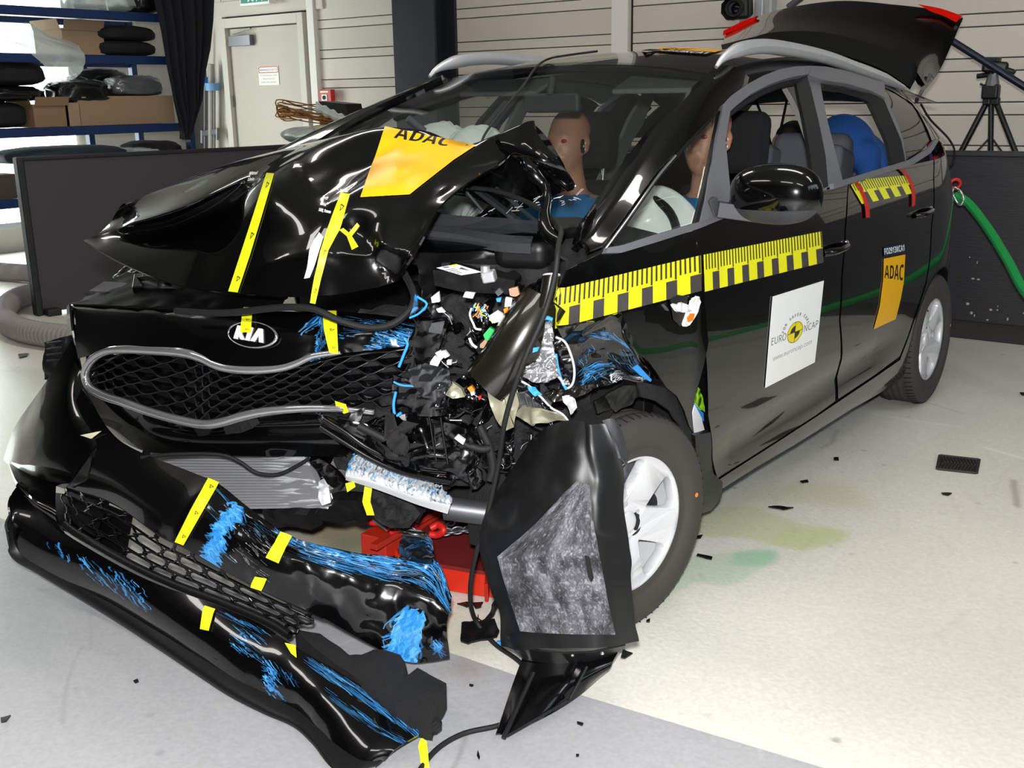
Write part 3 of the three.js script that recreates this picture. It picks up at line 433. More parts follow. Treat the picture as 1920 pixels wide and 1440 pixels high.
// door mirrors
{
  const c = onX(1455, 364, 1.04);
  const lens = (y0, y1, mat, sc) => { const g = new THREE.SphereGeometry(1, 40, 28, 0, Math.PI * 2, y0, y1 - y0), p = g.attributes.position; for (let i = 0; i < p.count; i++) { const x = p.getX(i), y = p.getY(i), z = p.getZ(i); const q = (a, e) => Math.sign(a) * Math.pow(Math.abs(a), e); p.setXYZ(i, q(x, 0.8) * 0.142 * sc, q(y, 0.85) * 0.088 * sc, (z < 0 ? q(z, 0.6) * 0.05 : q(z, 0.9) * 0.085) * sc); } g.computeVertexNormals(); return xf(g, [c.x, c.y, c.z], [0.04, -0.12, 0.02]); };
  const up = both('door_mirror', lens(0, Math.PI * 0.62, 0, 1), M.paint);
  mesh('mirror_base', lens(Math.PI * 0.6, Math.PI, 0, 0.985), M.plasticGrey, up);
  const a = onX(1345, 392, 0.88), b = onX(1420, 402, 0.98);
  mesh('mirror_arm', [bar(a, b, 0.05, 0.045), bar(onX(1330, 372, 0.86), onX(1340, 402, 0.87), 0.04, 0.03)], M.plasticGrey, up);
  mesh('mirror_arm', mirrored(mergeVertices(merge([bar(a, b, 0.05, 0.045), bar(onX(1330, 372, 0.86), onX(1340, 402, 0.87), 0.04, 0.03)]))), M.plasticGrey, up);
}
// door handles
for (const [px, py] of [[1562, 468], [1727, 400]]) {
  const p = onS(px, py), h = mesh('door_handle', tube([sidePt(p.z + 0.1, p.y - 0.003, 0.004), sidePt(p.z + 0.07, p.y, 0.03), sidePt(p.z - 0.07, p.y + 0.008, 0.03), sidePt(p.z - 0.1, p.y + 0.006, 0.004)], 0.011, 24, 8), M.paint, car);
  mesh('lock_cap', xf(new THREE.SphereGeometry(0.02, 16, 12), [p.x + 0.006, p.y + 0.002, p.z - 0.12], [0, 0, 0], [0.5, 1, 1]), M.chrome, h);
}
/* ---------- wheels ---------- */
const treadTex = noiseTex(256, (u, v) => { const a = (u * 60) % 1; return a < 0.12 && (v > 0.1 && v < 0.9) ? 0.2 : 0.8; });
function wheelGeo() {
  const prof = [[0.2, -0.1], [0.228, -0.1], [0.262, -0.108], [0.295, -0.103], [0.312, -0.09], [0.3175, -0.07]];
  for (const g of [-0.045, -0.015, 0.015, 0.045]) prof.push([0.318, g - 0.007], [0.311, g - 0.005], [0.311, g + 0.005], [0.318, g + 0.007]);
  prof.push([0.3175, 0.07], [0.312, 0.09], [0.303, 0.098], [0.30, 0.1], [0.285, 0.105], [0.262, 0.108], [0.245, 0.106], [0.232, 0.1], [0.2275, 0.094], [0.22, 0.09], [0.2, 0.09]);
  const tyre = new THREE.LatheGeometry(prof.map((p) => new THREE.Vector2(p[0], p[1])), 96); tyre.rotateZ(-Math.PI / 2);
  const blocks = []; // shoulder blocks of the tread
  const lip = new THREE.LatheGeometry([[0.19, -0.09], [0.2, -0.09], [0.203, 0.05], [0.21, 0.07], [0.216, 0.086], [0.224, 0.092], [0.2285, 0.09], [0.2285, 0.075], [0.215, 0.06]].map((p) => new THREE.Vector2(p[0], p[1])), 80); lip.rotateZ(-Math.PI / 2);
  const sh = new THREE.Shape(); sh.absarc(0, 0, 0.2165, 0, Math.PI * 2);
  for (let k = 0; k < 5; k++) {
    const a = (k + 0.5) * Math.PI * 0.4 + Math.PI / 2, h = new THREE.Path(), pt = (r, d) => [r * Math.cos(a + d), r * Math.sin(a + d)];
    h.moveTo(...pt(0.088, -0.12)); h.quadraticCurveTo(...pt(0.074, 0), ...pt(0.088, 0.12)); h.bezierCurveTo(...pt(0.12, 0.26), ...pt(0.15, 0.33), ...pt(0.178, 0.34)); h.quadraticCurveTo(...pt(0.196, 0.32), ...pt(0.197, 0.18)); h.lineTo(...pt(0.197, -0.18)); h.quadraticCurveTo(...pt(0.196, -0.32), ...pt(0.178, -0.34)); h.bezierCurveTo(...pt(0.15, -0.33), ...pt(0.12, -0.26), ...pt(0.088, -0.12)); sh.holes.push(h);
  }
  for (let k = 0; k < 5; k++) { const a = k * Math.PI * 0.4 + Math.PI / 2 + 0.63, h = new THREE.Path(); h.absarc(0.056 * Math.cos(a), 0.056 * Math.sin(a), 0.010, 0, Math.PI * 2); sh.holes.push(h); }
  let face = new THREE.ExtrudeGeometry(sh, { depth: 0.022, bevelEnabled: true, bevelThickness: 0.008, bevelSize: 0.007, bevelSegments: 4, curveSegments: 36 });
  const dish = (r) => 0.052 + 0.03 * clamp((r - 0.05) / 0.15) ** 0.7 + 0.002 * clamp((r - 0.19) / 0.03);
  { const p = face.attributes.position; for (let i = 0; i < p.count; i++) p.setZ(i, p.getZ(i) - 0.026 + dish(Math.hypot(p.getX(i), p.getY(i)))); face.rotateY(Math.PI / 2); face = toCreasedNormals(face, 0.7); }
  const cap = new THREE.LatheGeometry([[0.034, -0.02], [0.034, 0.0], [0.031, 0.005], [0.022, 0.007], [0, 0.008]].map((p) => new THREE.Vector2(p[0], p[1])), 36); cap.rotateZ(-Math.PI / 2); cap.translate(0.066, 0, 0);
  const nuts = []; for (let k = 0; k < 5; k++) { const a = k * Math.PI * 0.4 + Math.PI / 2 + 0.63; nuts.push(cyl(0.0085, 0.0095, 0.02, [0.05, 0.056 * Math.sin(a), -0.056 * Math.cos(a)], [0, 0, Math.PI / 2], 6)); }
  const disc = [cyl(0.14, 0.14, 0.022, [0.005, 0, 0], [0, 0, Math.PI / 2], 48), cyl(0.075, 0.075, 0.05, [0.015, 0, 0], [0, 0, Math.PI / 2], 32), bx(0.06, 0.16, 0.09, [0.0, 0.03, -0.13])];
  const sipes = []; for (let k = 0; k < 72; k++) { const a = k / 72 * Math.PI * 2; for (const s of [-1, 1]) { const g = bx(0.034, 0.004, 0.003, [s * 0.075, 0.3172, 0], [0, 0, s * -0.22], 0.001); g.rotateX(a); sipes.push(g); } }
  return { tyre, lip, face, cap, nuts, disc: merge(disc), sipes: merge(sipes), valve: rod(V(0.075, 0.198, 0.02), V(0.085, 0.17, 0.024), 0.004) };
}
const WG = wheelGeo(), capTex = canvasTex(128, 128, (g) => { g.fillStyle = '#c6c7ca'; g.fillRect(0, 0, 128, 128); });
const sipeMat = std({ color: 0x0e0d0d, roughness: 0.9 });
function wheel(x, y, z, side, steer, roll, where) {
  const g = new THREE.Group(); g.name = 'wheel'; car.add(g); g.position.set(x, y, z); g.rotation.set(0, (side < 0 ? Math.PI : 0) + steer, 0); g.userData.label = where;
  const r = new THREE.Group(); const add = (n, geo, m) => { const k = mesh(n, geo, m, g); k.rotation.x = roll; return k; };
  add('tyre', WG.tyre, M.tyre); add('tyre_groove', WG.sipes, sipeMat); add('rim', merge([WG.lip, WG.face]), M.rim); add('hub_cap', WG.cap, M.rim); for (const q of WG.nuts) add('wheel_nut', q, M.chrome); add('brake_disc', WG.disc, M.disc); add('tyre_valve', WG.valve, M.rubber);
  mesh('marker_dot', cyl(0.007, 0.007, 0.003, [0.1065, 0.262 * 0.1, -0.262 * 0.99], [0, 0, Math.PI / 2], 16), M.amber, g);
  return g;
}
const wFL = wheel(0.79, 0.318, 0.084, 1, -0.19, 0.63, 'left front wheel with five broad silver spokes');
wheel(0.785, 0.318, -2.75, 1, 0, 0.35, 'left rear wheel with five broad silver spokes'); wheel(-0.785, 0.318, -2.75, -1, 0, 0.2, 'right rear wheel'); wheel(-0.785, 0.318, 0.0, -1, 0, 0.2, 'right front wheel');

/* ---------- cabin ---------- */
function seat(x, z, front, cy = 0.5) {
  const s = new THREE.Group(); s.name = 'seat'; s.position.set(x, 0.3, z); car.add(s);
  const back = bx(0.5, 0.68, 0.13, [0, 0.5, -0.02], [-0.3, 0, 0], 0.06); back.translate(0, 0, -0.02);
  mesh('backrest', [back, bx(0.09, 0.55, 0.16, [-0.23, 0.44, 0.02], [-0.3, 0, 0], 0.04), bx(0.09, 0.55, 0.16, [0.23, 0.44, 0.02], [-0.3, 0, 0], 0.04)], M.seat, s);
  mesh('seat_cushion', bx(0.52, 0.17, 0.52, [0, 0.12, 0.26], [-0.12, 0, 0], 0.06), M.seat, s);
  mesh('headrest', bx(0.25, 0.25, 0.11, [0, 1.0, -0.16], [-0.15, 0, 0], 0.05), M.seat, s);
  mesh('headrest_post', [rod(V(-0.07, 0.78, -0.13), V(-0.07, 0.92, -0.15), 0.008), rod(V(0.07, 0.78, -0.13), V(0.07, 0.92, -0.15), 0.008)], M.chrome, s);
}
seat(0.37, -1.42, 1); seat(-0.37, -1.47, 1);
mesh('rear_seat', [bx(1.2, 0.5, 0.14, [0, 0.72, -2.5], [-0.3, 0, 0], 0.06), bx(1.2, 0.16, 0.5, [0, 0.45, -2.2], [0, 0, 0], 0.06)], M.seat, car);
mesh('rear_headrest', bx(0.26, 0.2, 0.1, [-0.12, 1.16, -2.6], [-0.2, 0, 0], 0.045), M.seat, car);
mesh('dashboard', sheet([[-0.72, -0.35, 0, 0.35, 0.72].map((x) => V(x, 1.04, 0.28 - 0.18 * (x / 0.72) ** 2)), [-0.74, -0.35, 0, 0.35, 0.74].map((x) => V(x, 1.055, -0.1)), [-0.76, -0.35, 0, 0.35, 0.76].map((x) => V(x, 1.06 + (x > 0.2 && x < 0.5 ? 0.05 : 0), -0.4)), [-0.76, -0.35, 0, 0.35, 0.76].map((x) => V(x, 0.96, -0.52)), [-0.74, -0.35, 0, 0.35, 0.74].map((x) => V(x, 0.7, -0.45))], 20, 16, 0.01), M.dash, car);
mesh('steering_wheel', [xf(new THREE.TorusGeometry(0.18, 0.016, 12, 40), [0.37, 0.98, -0.72], [-0.45, 0, 0]), xf(new THREE.SphereGeometry(0.07, 20, 14), [0.37, 0.98, -0.7], [-0.45, 0, 0], [1.1, 1, 0.5]), rod(V(0.22, 0.97, -0.72), V(0.52, 0.97, -0.72), 0.015), rod(V(0.37, 0.95, -0.68), V(0.37, 0.82, -0.45), 0.03)], M.plastic, car);
mesh('interior_mirror', [bx(0.24, 0.07, 0.03, [0.0, 1.47, -0.78], [0.1, 0, 0], 0.014), rod(V(0, 1.5, -0.76), V(0, 1.56, -0.78), 0.012)], M.plasticGrey, car);
for (const x of [-0.36, 0.36]) mesh('sun_visor', bx(0.38, 0.02, 0.15, [x, 1.53, -0.98], [0.35, 0, 0], 0.009), M.trimGrey, car);
both('pillar_trim', [[[-1.33, 1.0], [-1.47, 1.0], [-1.52, 1.3], [-1.52, 1.55], [-1.45, 1.55], [-1.42, 1.3]]].map((p) => sidePatch(p, 0.02, 0.1, -0.07))[0], M.trimGrey);
both('pillar_trim', sidePatch([[-2.32, 1.05], [-2.5, 1.05], [-2.6, 1.35], [-2.5, 1.55], [-2.42, 1.55], [-2.45, 1.3]], 0.02, 0.1, -0.08), M.trimGrey);

/* ---------- scuffs, tape and print ---------- */
const uvDraw = (W, H, draw, base = '#050506') => canvasTex(W, H, (g) => { g.fillStyle = base; g.fillRect(0, 0, W, H); g.setTransform(W, 0, 0, -H, 0, H); draw(g); });
function scuff(g, u0, v0, u1, v1, n, du, dv, w = 0.004, cols = ['#2c7fc4', '#3a8ccf', '#256fae', '#5aa4dc']) {   // ragged strokes of transferred paint
  for (let i = 0; i < n; i++) {
    let u = lerp(u0, u1, rnd()), v = lerp(v0, v1, rnd()); g.strokeStyle = cols[(rnd() * cols.length) | 0]; g.globalAlpha = rr(0.5, 1); g.lineWidth = w * rr(0.3, 1.5); g.lineCap = 'round'; g.beginPath(); g.moveTo(u, v);
    const k = 2 + (rnd() * 4 | 0), a = rr(0.3, 1); for (let j = 0; j < k; j++) { u += du * a / k + rr(-1, 1) * w * 1.6; v += dv * a / k + rr(-1, 1) * w * 1.6; g.lineTo(u, v); } g.stroke();
  } g.globalAlpha = 1;
}
const tapeTex = canvasTex(64, 512, (g) => { g.fillStyle = '#eff31e'; g.fillRect(0, 0, 64, 512); g.strokeStyle = '#2b2b10'; g.lineWidth = 4; for (const y of [40, 250, 440]) { g.beginPath(); g.moveTo(30, y); g.lineTo(50, y + 6); g.lineTo(34, y + 22); g.closePath(); g.stroke(); } });
M.tapeMarked = std({ map: tapeTex, roughness: 0.42 });
function flipV(g) { const u = g.attributes.uv; for (let i = 0; i < u.count; i++) u.setY(i, 1 - u.getY(i)); return g; }
const sticker = (name, targets, left, right, nu, nv, mat, parent, off = 0.003, th = 0.0008) => mesh(name, flipV(lay(targets, left, right, nu, nv, off, th)), mat, parent);
const pxRow = (list) => list.map((p) => { const [x, y, k, v] = p; return k === 'x' ? onX(x, y, v) : k === 'y' ? onY(x, y, v) : k === 'z' ? onZ(x, y, v) : onC(x, y, k); });

/* ---------- buckled bonnet ---------- */
const bonnetRows = [
  [[155, 450, 'x', -0.78], [230, 494, 'x', -0.55], [330, 534, 'x', -0.3], [437, 550, 'x', 0], [560, 558, 'x', 0.22], [650, 552, 'x', 0.33], [735, 532, 'x', 0.43], [773, 484, 'x', 0.5]],
  [[168, 446, 'x', -0.78], [262, 464, 'x', -0.57], [375, 462, 'x', -0.3], [468, 460, 'x', 0], [575, 470, 'x', 0.22], [650, 450, 'x', 0.30], [745, 440, 'x', 0.42], [825, 393, 'x', 0.5]],
  [[185, 437, 'x', -0.785], [305, 424, 'x', -0.6], [420, 386, 'x', -0.31], [500, 355, 'x', 0], [600, 400, 'x', 0.2], [680, 372, 'x', 0.3], [790, 372, 'x', 0.42], [878, 346, 'x', 0.5]],
  [[206, 418, 'y', 1.115], [345, 386, 'y', 1.205], [480, 326, 'y', 1.285], [570, 300, 'x', 0.0], [665, 320, 'x', 0.14], [745, 300, 'x', 0.24], [840, 320, 'x', 0.4], [952, 297, 'x', 0.5]],
  [[240, 380, 'x', -0.8], [420, 311, 'x', -0.65], [560, 273, 'x', -0.35], [650, 253, 'x', -0.02], [725, 239, 'x', 0.14], [800, 250, 'x', 0.25], [885, 272, 'x', 0.38], [992, 232, 'x', 0.5]],
].map(pxRow);
bonnetRows.push(bonnetRows[4].map((p, i) => p.clone().add(V(0, -0.09 - 0.02 * (i > 5), -0.16))), bonnetRows[4].map((p, i) => p.clone().add(V(0, -0.2, -0.2))));
const ridge = (p, a, b, w) => { const d = b.clone().sub(a), t = clamp(p.clone().sub(a).dot(d) / d.lengthSq()), r = p.distanceTo(a.clone().addScaledVector(d, t)); return Math.exp(-r / w); };
const folds = [[[545, 292, 'x', -0.05], [600, 372, 'x', 0.2], 0.03, 0.018], [[640, 350, 'x', 0.22], [590, 500, 'x', 0.24], 0.035, 0.02], [[752, 330, 'x', 0.3], [723, 470, 'x', 0.4], 0.03, 0.025], [[500, 500, 'x', 0.1], [760, 480, 'x', 0.45], 0.03, 0.02], [[240, 384, 'x', -0.8], [222, 460, 'x', -0.7], 0.025, -0.02], [[660, 420, 'x', 0.28], [740, 520, 'x', 0.44], 0.02, -0.03], [[340, 400, 'x', -0.55], [560, 300, 'x', -0.2], 0.03, -0.012]].map(([a, b, w, h]) => [...pxRow([a, b]), w, h]);
const bonnetN = V(0.45, 0.5, 0.74).normalize();
const bonnet = mesh('bonnet', sheet(bonnetRows, 96, 72, 0.006, (p, u, v) => { let h = 0; for (const [a, b, w, k] of folds) h += k * ridge(p, a, b, w); const dmg = clamp((u - 0.4) / 0.3); h += dmg * 0.014 * (1 - 2 * Math.abs(fbm(p.x * 6, p.y * 6, p.z * 6, 2))) + 0.004 * fbm(p.x * 5, p.y * 5, p.z * 5 + 9, 2); return p.addScaledVector(bonnetN, h); }), M.paint, car);
{
  const T = (l, r, n = 24) => sticker('tape_strip', [bonnet], l, r, 2, n, M.tapeMarked, bonnet, 0.003);
  T([[501, 326], [478, 400], [452, 480], [430, 547]], [[515, 327], [494, 400], [470, 480], [447, 549]]);
  T([[640, 363], [614, 430], [600, 475], [590, 520], [582, 568]], [[657, 366], [637, 430], [616, 470], [603, 520], [592, 570]]);
  T([[636, 432], [650, 444], [660, 470]], [[643, 428], [657, 440], [672, 464]], 8); T([[670, 418], [653, 438]], [[675, 424], [658, 446]], 6);
  const at = canvasTex(512, 400, (g, w, h) => { g.fillStyle = '#f6b70e'; g.fillRect(0, 0, w, h); g.fillStyle = '#111'; g.font = 'bold 120px sans-serif'; g.fillText('ADAC', 70, 66, 400); });
  sticker('yellow_sticker', [bonnet], [[722, 239], [705, 292], [676, 371]], [[893, 274], [850, 302], [768, 366]], 16, 16, std({ map: at, roughness: 0.38 }), bonnet, 0.003);
  mesh('white_tear_strip', flipV(lay([bonnet], [[600, 437], [590, 452], [582, 470], [578, 500], [572, 522]], [[607, 446], [600, 468], [596, 480], [589, 502], [582, 520]], 2, 14, 0.004, 0.001)), std({ color: 0xe6e6e6, roughness: 0.6 }), bonnet);  // white strip laid along the bonnet tear by the second tape
  const note = (rows, l, r) => { const t = canvasTex(256, 64 * rows.length, (g, w, h) => { g.fillStyle = '#000'; g.fillRect(0, 0, w, h); g.fillStyle = '#fff'; g.font = 'italic bold 46px sans-serif'; rows.forEach((s, i) => g.fillText(s, 6, 48 + i * 64, 240)); }, false); sticker('handwriting', [bonnet], l, r, 6, 4, std({ color: 0xf4f4f2, alphaMap: t, transparent: true, roughness: 0.6 }), bonnet, 0.004, 0.0004); };
  note(['Mittel', 'Linie'], [[468, 322], [464, 344]], [[499, 320], [494, 342]]); note(['Treff', 'Linie', '180,1mm'], [[606, 366], [596, 400]], [[630, 374], [626, 406]]); note(['+ 30mm'], [[632, 354], [632, 362]], [[662, 358], [662, 367]]);
}
// folded corner of the bonnet and its bent hinge
mesh('bonnet_corner', sheet([[[930, 258, 'x', 0.46], [985, 234, 'x', 0.52], [1002, 230, 'x', 0.54]], [[955, 285, 'x', 0.5], [990, 262, 'x', 0.55], [1012, 258, 'x', 0.58]], [[985, 305, 'x', 0.54], [1012, 300, 'x', 0.6], [1042, 296, 'x', 0.63]], [[1030, 330, 'x', 0.6], [1052, 334, 'x', 0.63], [1070, 332, 'x', 0.66]], [[1062, 352, 'x', 0.64], [1072, 357, 'x', 0.66], [1080, 350, 'x', 0.67]]].reduce((a, r, i, L) => { a.push(pxRow(r)); return a; }, []), 18, 24, 0.008, crumple(0.008, 12)), M.paint, car);
{
  const h = pxRow([[985, 285, 'x', 0.54], [1000, 322, 'x', 0.58], [1020, 346, 'x', 0.61], [1026, 375, 'x', 0.63], [1021, 405, 'x', 0.64], [1028, 436, 'x', 0.66], [1052, 452, 'x', 0.70]]);
  mesh('bonnet_hinge', sweep(h, (t) => 0.017 + 0.006 * Math.sin(t * 9), 50, 10), M.paint, car);
  mesh('hinge_hole', xf(new THREE.SphereGeometry(0.006, 12, 8), onX(980, 304, 0.545).toArray()), M.white, car);
}

/* ---------- front panel with grille ---------- */
const fz = [0.64, 0.69, 0.70, 0.685, 0.655, 0.60, 0.53];
const fr = (xs, dz) => xs.map((p, i) => onZ(p[0], p[1], fz[i] + (Array.isArray(dz) ? dz[i] : dz)));
const bandRows = [fr([[133, 570], [240, 575], [350, 579], [475, 582], [590, 586], [690, 592], [778, 602]], -0.10), fr([[134, 580], [240, 587], [350, 591], [475, 594], [590, 597], [690, 602], [782, 612]], -0.05), fr([[140, 618], [235, 622], [350, 628], [475, 640], [585, 640], [685, 628], [775, 632]], -0.01), fr([[150, 672], [222, 657], [348, 664], [475, 696], [572, 682], [662, 660], [760, 650]], 0.012)];
const blueBand = uvDraw(1024, 256, (g) => { reseed(5); scuff(g, 0.66, 0.2, 0.72, 0.95, 150, 0.008, 0.12, 0.006); scuff(g, 0.73, 0.25, 0.8, 0.7, 30, 0.04, 0.05, 0.005); scuff(g, 0.8, 0.3, 0.99, 0.6, 60, 0.05, 0.04, 0.006); scuff(g, 0.86, 0.55, 1.0, 0.98, 120, 0.05, 0.1, 0.007); scuff(g, 0.62, 0.4, 0.68, 0.6, 14, 0.04, -0.2, 0.004); });
const dent = (p, u, v) => { const k = clamp((u - 0.62) / 0.12); return p.add(V(0, 0, -0.03 * Math.exp(-(((u - 0.67) / 0.03) ** 2))).addScaledVector(V(0.2, 0.2, 0.9), k * 0.018 * (1 - 2 * Math.abs(fbm(p.x * 11, p.y * 11, 3, 3))))); };
const front = mesh('front_panel', sheet(bandRows, 80, 20, 0.006, dent), phy({ map: blueBand, roughness: 0.2, specularIntensity: 0.4, clearcoat: 1, clearcoatRoughness: 0.04 }), car);
const lowRows = [fr([[160, 720], [232, 757], [330, 792], [400, 799], [480, 779], [560, 770], [650, 768]], -0.01), fr([[175, 765], [250, 790], [340, 806], [400, 810], [480, 800], [560, 797], [655, 795]], [0.0, -0.01, -0.02, -0.02, -0.02, -0.02, -0.02]), fr([[195, 790], [262, 812], [340, 820], [400, 823], [480, 823], [560, 822], [655, 818]], [0.0, -0.01, -0.005, -0.005, -0.005, -0.005, -0.005]), fr([[215, 818], [275, 845], [340, 851], [400, 853], [480, 854], [560, 854], [657, 856]], -0.005)];
const beam = mesh('front_crossbeam', sheet(lowRows, 48, 18, 0.006), M.paint, car);
mesh('foam_block', [plate(pxRow([[418, 795, 'z', 0.69], [440, 788, 'z', 0.69], [466, 788, 'z', 0.685], [474, 803, 'z', 0.68], [450, 812, 'z', 0.68], [424, 813, 'z', 0.68]]), 0.03, 0.004)], M.plasticRough, beam);
mesh('bracket', [plate(pxRow([[362, 802, 'z', 0.71], [398, 802, 'z', 0.71], [390, 816, 'z', 0.705], [372, 818, 'z', 0.705]]), 0.012)], M.plastic, beam);
// side of the front panel running back to the lamp opening
mesh('front_panel_side', sheet([[[133, 570, 'z', 0.60], [138, 620, 'z', 0.64], [150, 672, 'z', 0.64], [160, 722, 'z', 0.63]], [[128, 575, 'z', 0.45], [130, 620, 'z', 0.47], [134, 672, 'z', 0.48], [140, 720, 'z', 0.48]]].map(pxRow), 12, 6, 0.006), M.paint, car);
// chrome surround
const chromePath = [[640, 660], [600, 665], [583, 669], [560, 680], [533, 689], [483, 694], [433, 691], [405, 684], [380, 672], [350, 663], [283, 657], [233, 655], [200, 658], [180, 668], [166, 683], [159, 703], [164, 722], [190, 740], [233, 755], [283, 773], [333, 787], [385, 796], [420, 791], [450, 782], [490, 773], [550, 767], [620, 766], [700, 773]].map((p) => { const x = (p[0] - 150) / 610 * 6, i = clamp(Math.floor(x), 0, 5), f = x - i; const xi = [0, 1, 2, 3, 4, 5, 6]; const px = [150, 235, 350, 475, 585, 685, 770]; let k = 0; while (k < 5 && px[k + 1] < p[0]) k++; const t = clamp((p[0] - px[k]) / (px[k + 1] - px[k])); return onZ(p[0], p[1], lerp(fz[k], fz[k + 1], t) + 0.012); });
mesh('chrome_surround', sweep(chromePath, (t) => 0.007 + 0.007 * Math.min(1, Math.min(t, 1 - t) * 6), 160, 12), M.chrome, car);
M.grilleLip = std({ color: 0x202023, roughness: 0.2 });
// grille insert of scalloped bars
{
  const g = new THREE.Group(); g.name = 'grille'; car.add(g);
  const top = [[172, 672], [235, 664], [345, 672], [400, 694], [480, 702], [560, 690], [640, 670], [765, 655]], bot = [[172, 726], [235, 752], [345, 785], [400, 788], [480, 768], [560, 762], [640, 766], [750, 768]], zz = [0.615, 0.655, 0.665, 0.66, 0.645, 0.615, 0.58, 0.5];
  const R = [0, 0.5, 1].map((v) => top.map((p, i) => onZ(lerp(p[0], bot[i][0], v), lerp(p[1], bot[i][1], v), zz[i] + 0.012 * Math.sin(Math.PI * v))));
  mesh('grille_back', sheet([R[0].map((p) => p.clone().add(V(0, 0.02, -0.035))), R[1].map((p) => p.clone().add(V(0, 0, -0.035))), R[2].map((p) => p.clone().add(V(0, -0.03, -0.035)))].map((r) => [r[0].clone().add(V(-0.035, 0, 0.032)), r[0].clone().add(V(-0.02, 0, 0.01)), ...r.slice(1)]), 40, 8, 0.004), M.plastic, g);
  const rows = 8, cols = 13, per = 1 / cols, hgt = 1 / (rows + 0.2);
  const smile = (a) => Math.pow(0.5 + 0.5 * Math.cos(2 * Math.PI * a), 0.85) * 0.88;
  for (let k = -1; k < rows; k++) for (let m = -1; m <= cols; m++) {   // rows of hooded scales, each with a bright lower lip
    const u0 = (m + (k & 1 ? 0.5 : 0)) * per, cu = (a) => clamp(u0 + a * per); if (u0 < 0.0 || u0 > 1.0) continue;
    const q = (a, t) => { const v = clamp((k + t * (0.08 + 1.0 * smile(a)) + 0.1) * hgt); return gridPoint(R, cu(a), v).add(V(0, 0, -0.02 + 0.022 * t * t * (0.25 + 0.75 * smile(a)))); };
    const A = [-0.5, -0.4, -0.28, -0.14, 0, 0.14, 0.28, 0.4, 0.5];
    mesh('grille_scale', sheet([0, 0.4, 0.75, 1].map((t) => A.map((a) => q(a, t))), 10, 5, 0.003), M.plasticGloss, g);
    mesh('grille_lip', tube(A.map((a) => q(a, 1).add(V(0, 0, 0.002))), 0.0026, 12, 5), M.grilleLip, g);
  }
}
M.badgeLetter = std({ color: 0xf2f2f4, roughness: 0.35, metalness: 0.1 });
// oval badge with three letters
const badgeParts = [];
{
  front.updateWorldMatrix(true, false); const h = hit([front], 476, 629), b = new THREE.Group(); b.name = 'badge'; b.position.copy(h.p).addScaledVector(h.n, 0.006); const bx3 = V(0, 1, 0).cross(h.n).normalize(); b.quaternion.setFromRotationMatrix(new THREE.Matrix4().makeBasis(bx3, h.n.clone().cross(bx3), h.n)); car.add(b);
  const k = 3.02 / FPX, ry = 0.036, rx = 0.092;
  const ring = new THREE.TorusGeometry(1, 0.05, 10, 64); ring.scale(rx, ry, 0.09); { const p = ring.attributes.position; } ring.computeVertexNormals();
  mesh('badge_ring', ring, M.chrome, b); const bp = mesh('badge_plate', xf(new THREE.CylinderGeometry(1, 1, 0.006, 48), [0, 0, 0], [Math.PI / 2, 0, 0], [rx * 0.97, 1, ry * 0.97]), M.plasticGloss, b); badgeParts.push(bp);
  const L = { K: [[0, 0], [0.24, 0], [0.24, 0.36], [0.62, 0], [0.95, 0], [0.45, 0.5], [0.92, 1], [0.6, 1], [0.24, 0.62], [0.24, 1], [0, 1]], I: [[0, 0], [0.25, 0], [0.25, 1], [0, 1]], A: [[0, 0], [0.27, 0], [0.52, 0.72], [0.77, 0], [1.04, 0], [0.66, 1], [0.38, 1]] };
  for (const [ch, x] of [['K', -0.058], ['I', -0.012], ['A', 0.008]]) { const s = new THREE.Shape(L[ch].map((p) => new THREE.Vector2(p[0] * 0.043, (p[1] - 0.5) * 0.036))); const g = new THREE.ExtrudeGeometry(s, { depth: 0.006, bevelEnabled: true, bevelSize: 0.0012, bevelThickness: 0.001, bevelSegments: 2 }); g.translate(x, 0, 0.002); mesh('badge_letter', g, M.badgeLetter, b); }
}
sticker('tape_strip', [front, ...badgeParts], [[458, 580], [457, 602], [455, 625]], [[476, 580], [476, 602], [475, 625]], 2, 16, M.tapeMarked, front, 0.009);
sticker('tape_strip', [front], [[608, 576], [611, 620], [620, 660]], [[630, 576], [634, 620], [636, 662]], 2, 8, M.tapeMarked, front, 0.006);
mesh('tape_strip', plate(pxRow([[628, 752, 'z', 0.64], [648, 758, 'z', 0.64], [653, 773, 'z', 0.64], [645, 776, 'z', 0.64], [630, 762, 'z', 0.64]]), 0.001), M.tape, car);
// slam panel and headlamp remains behind the front panel
mesh('slam_panel', sheet([[[136, 570, 'z', 0.585], [250, 574, 'z', 0.635], [380, 578, 'z', 0.64], [520, 583, 'z', 0.62]], [[165, 552, 'z', 0.50], [260, 546, 'z', 0.55], [390, 552, 'z', 0.58], [530, 566, 'z', 0.58]], [[235, 510, 'z', 0.35], [300, 520, 'z', 0.42], [400, 536, 'z', 0.5], [540, 555, 'z', 0.52]]].map(pxRow), 24, 12, 0.006, crumple(0.012, 11)), M.matteBlack, car);
for (const gq of [plate(pxRow([[168, 548, 'z', 0.53], [198, 530, 'z', 0.47], [238, 528, 'z', 0.46], [222, 541, 'z', 0.51], [192, 547, 'z', 0.53]]), 0.004), plate(pxRow([[268, 534, 'z', 0.54], [300, 527, 'z', 0.52], [335, 528, 'z', 0.53], [340, 533, 'z', 0.55], [300, 538, 'z', 0.56]]), 0.004)]) mesh('bracket', gq, M.steel, car);
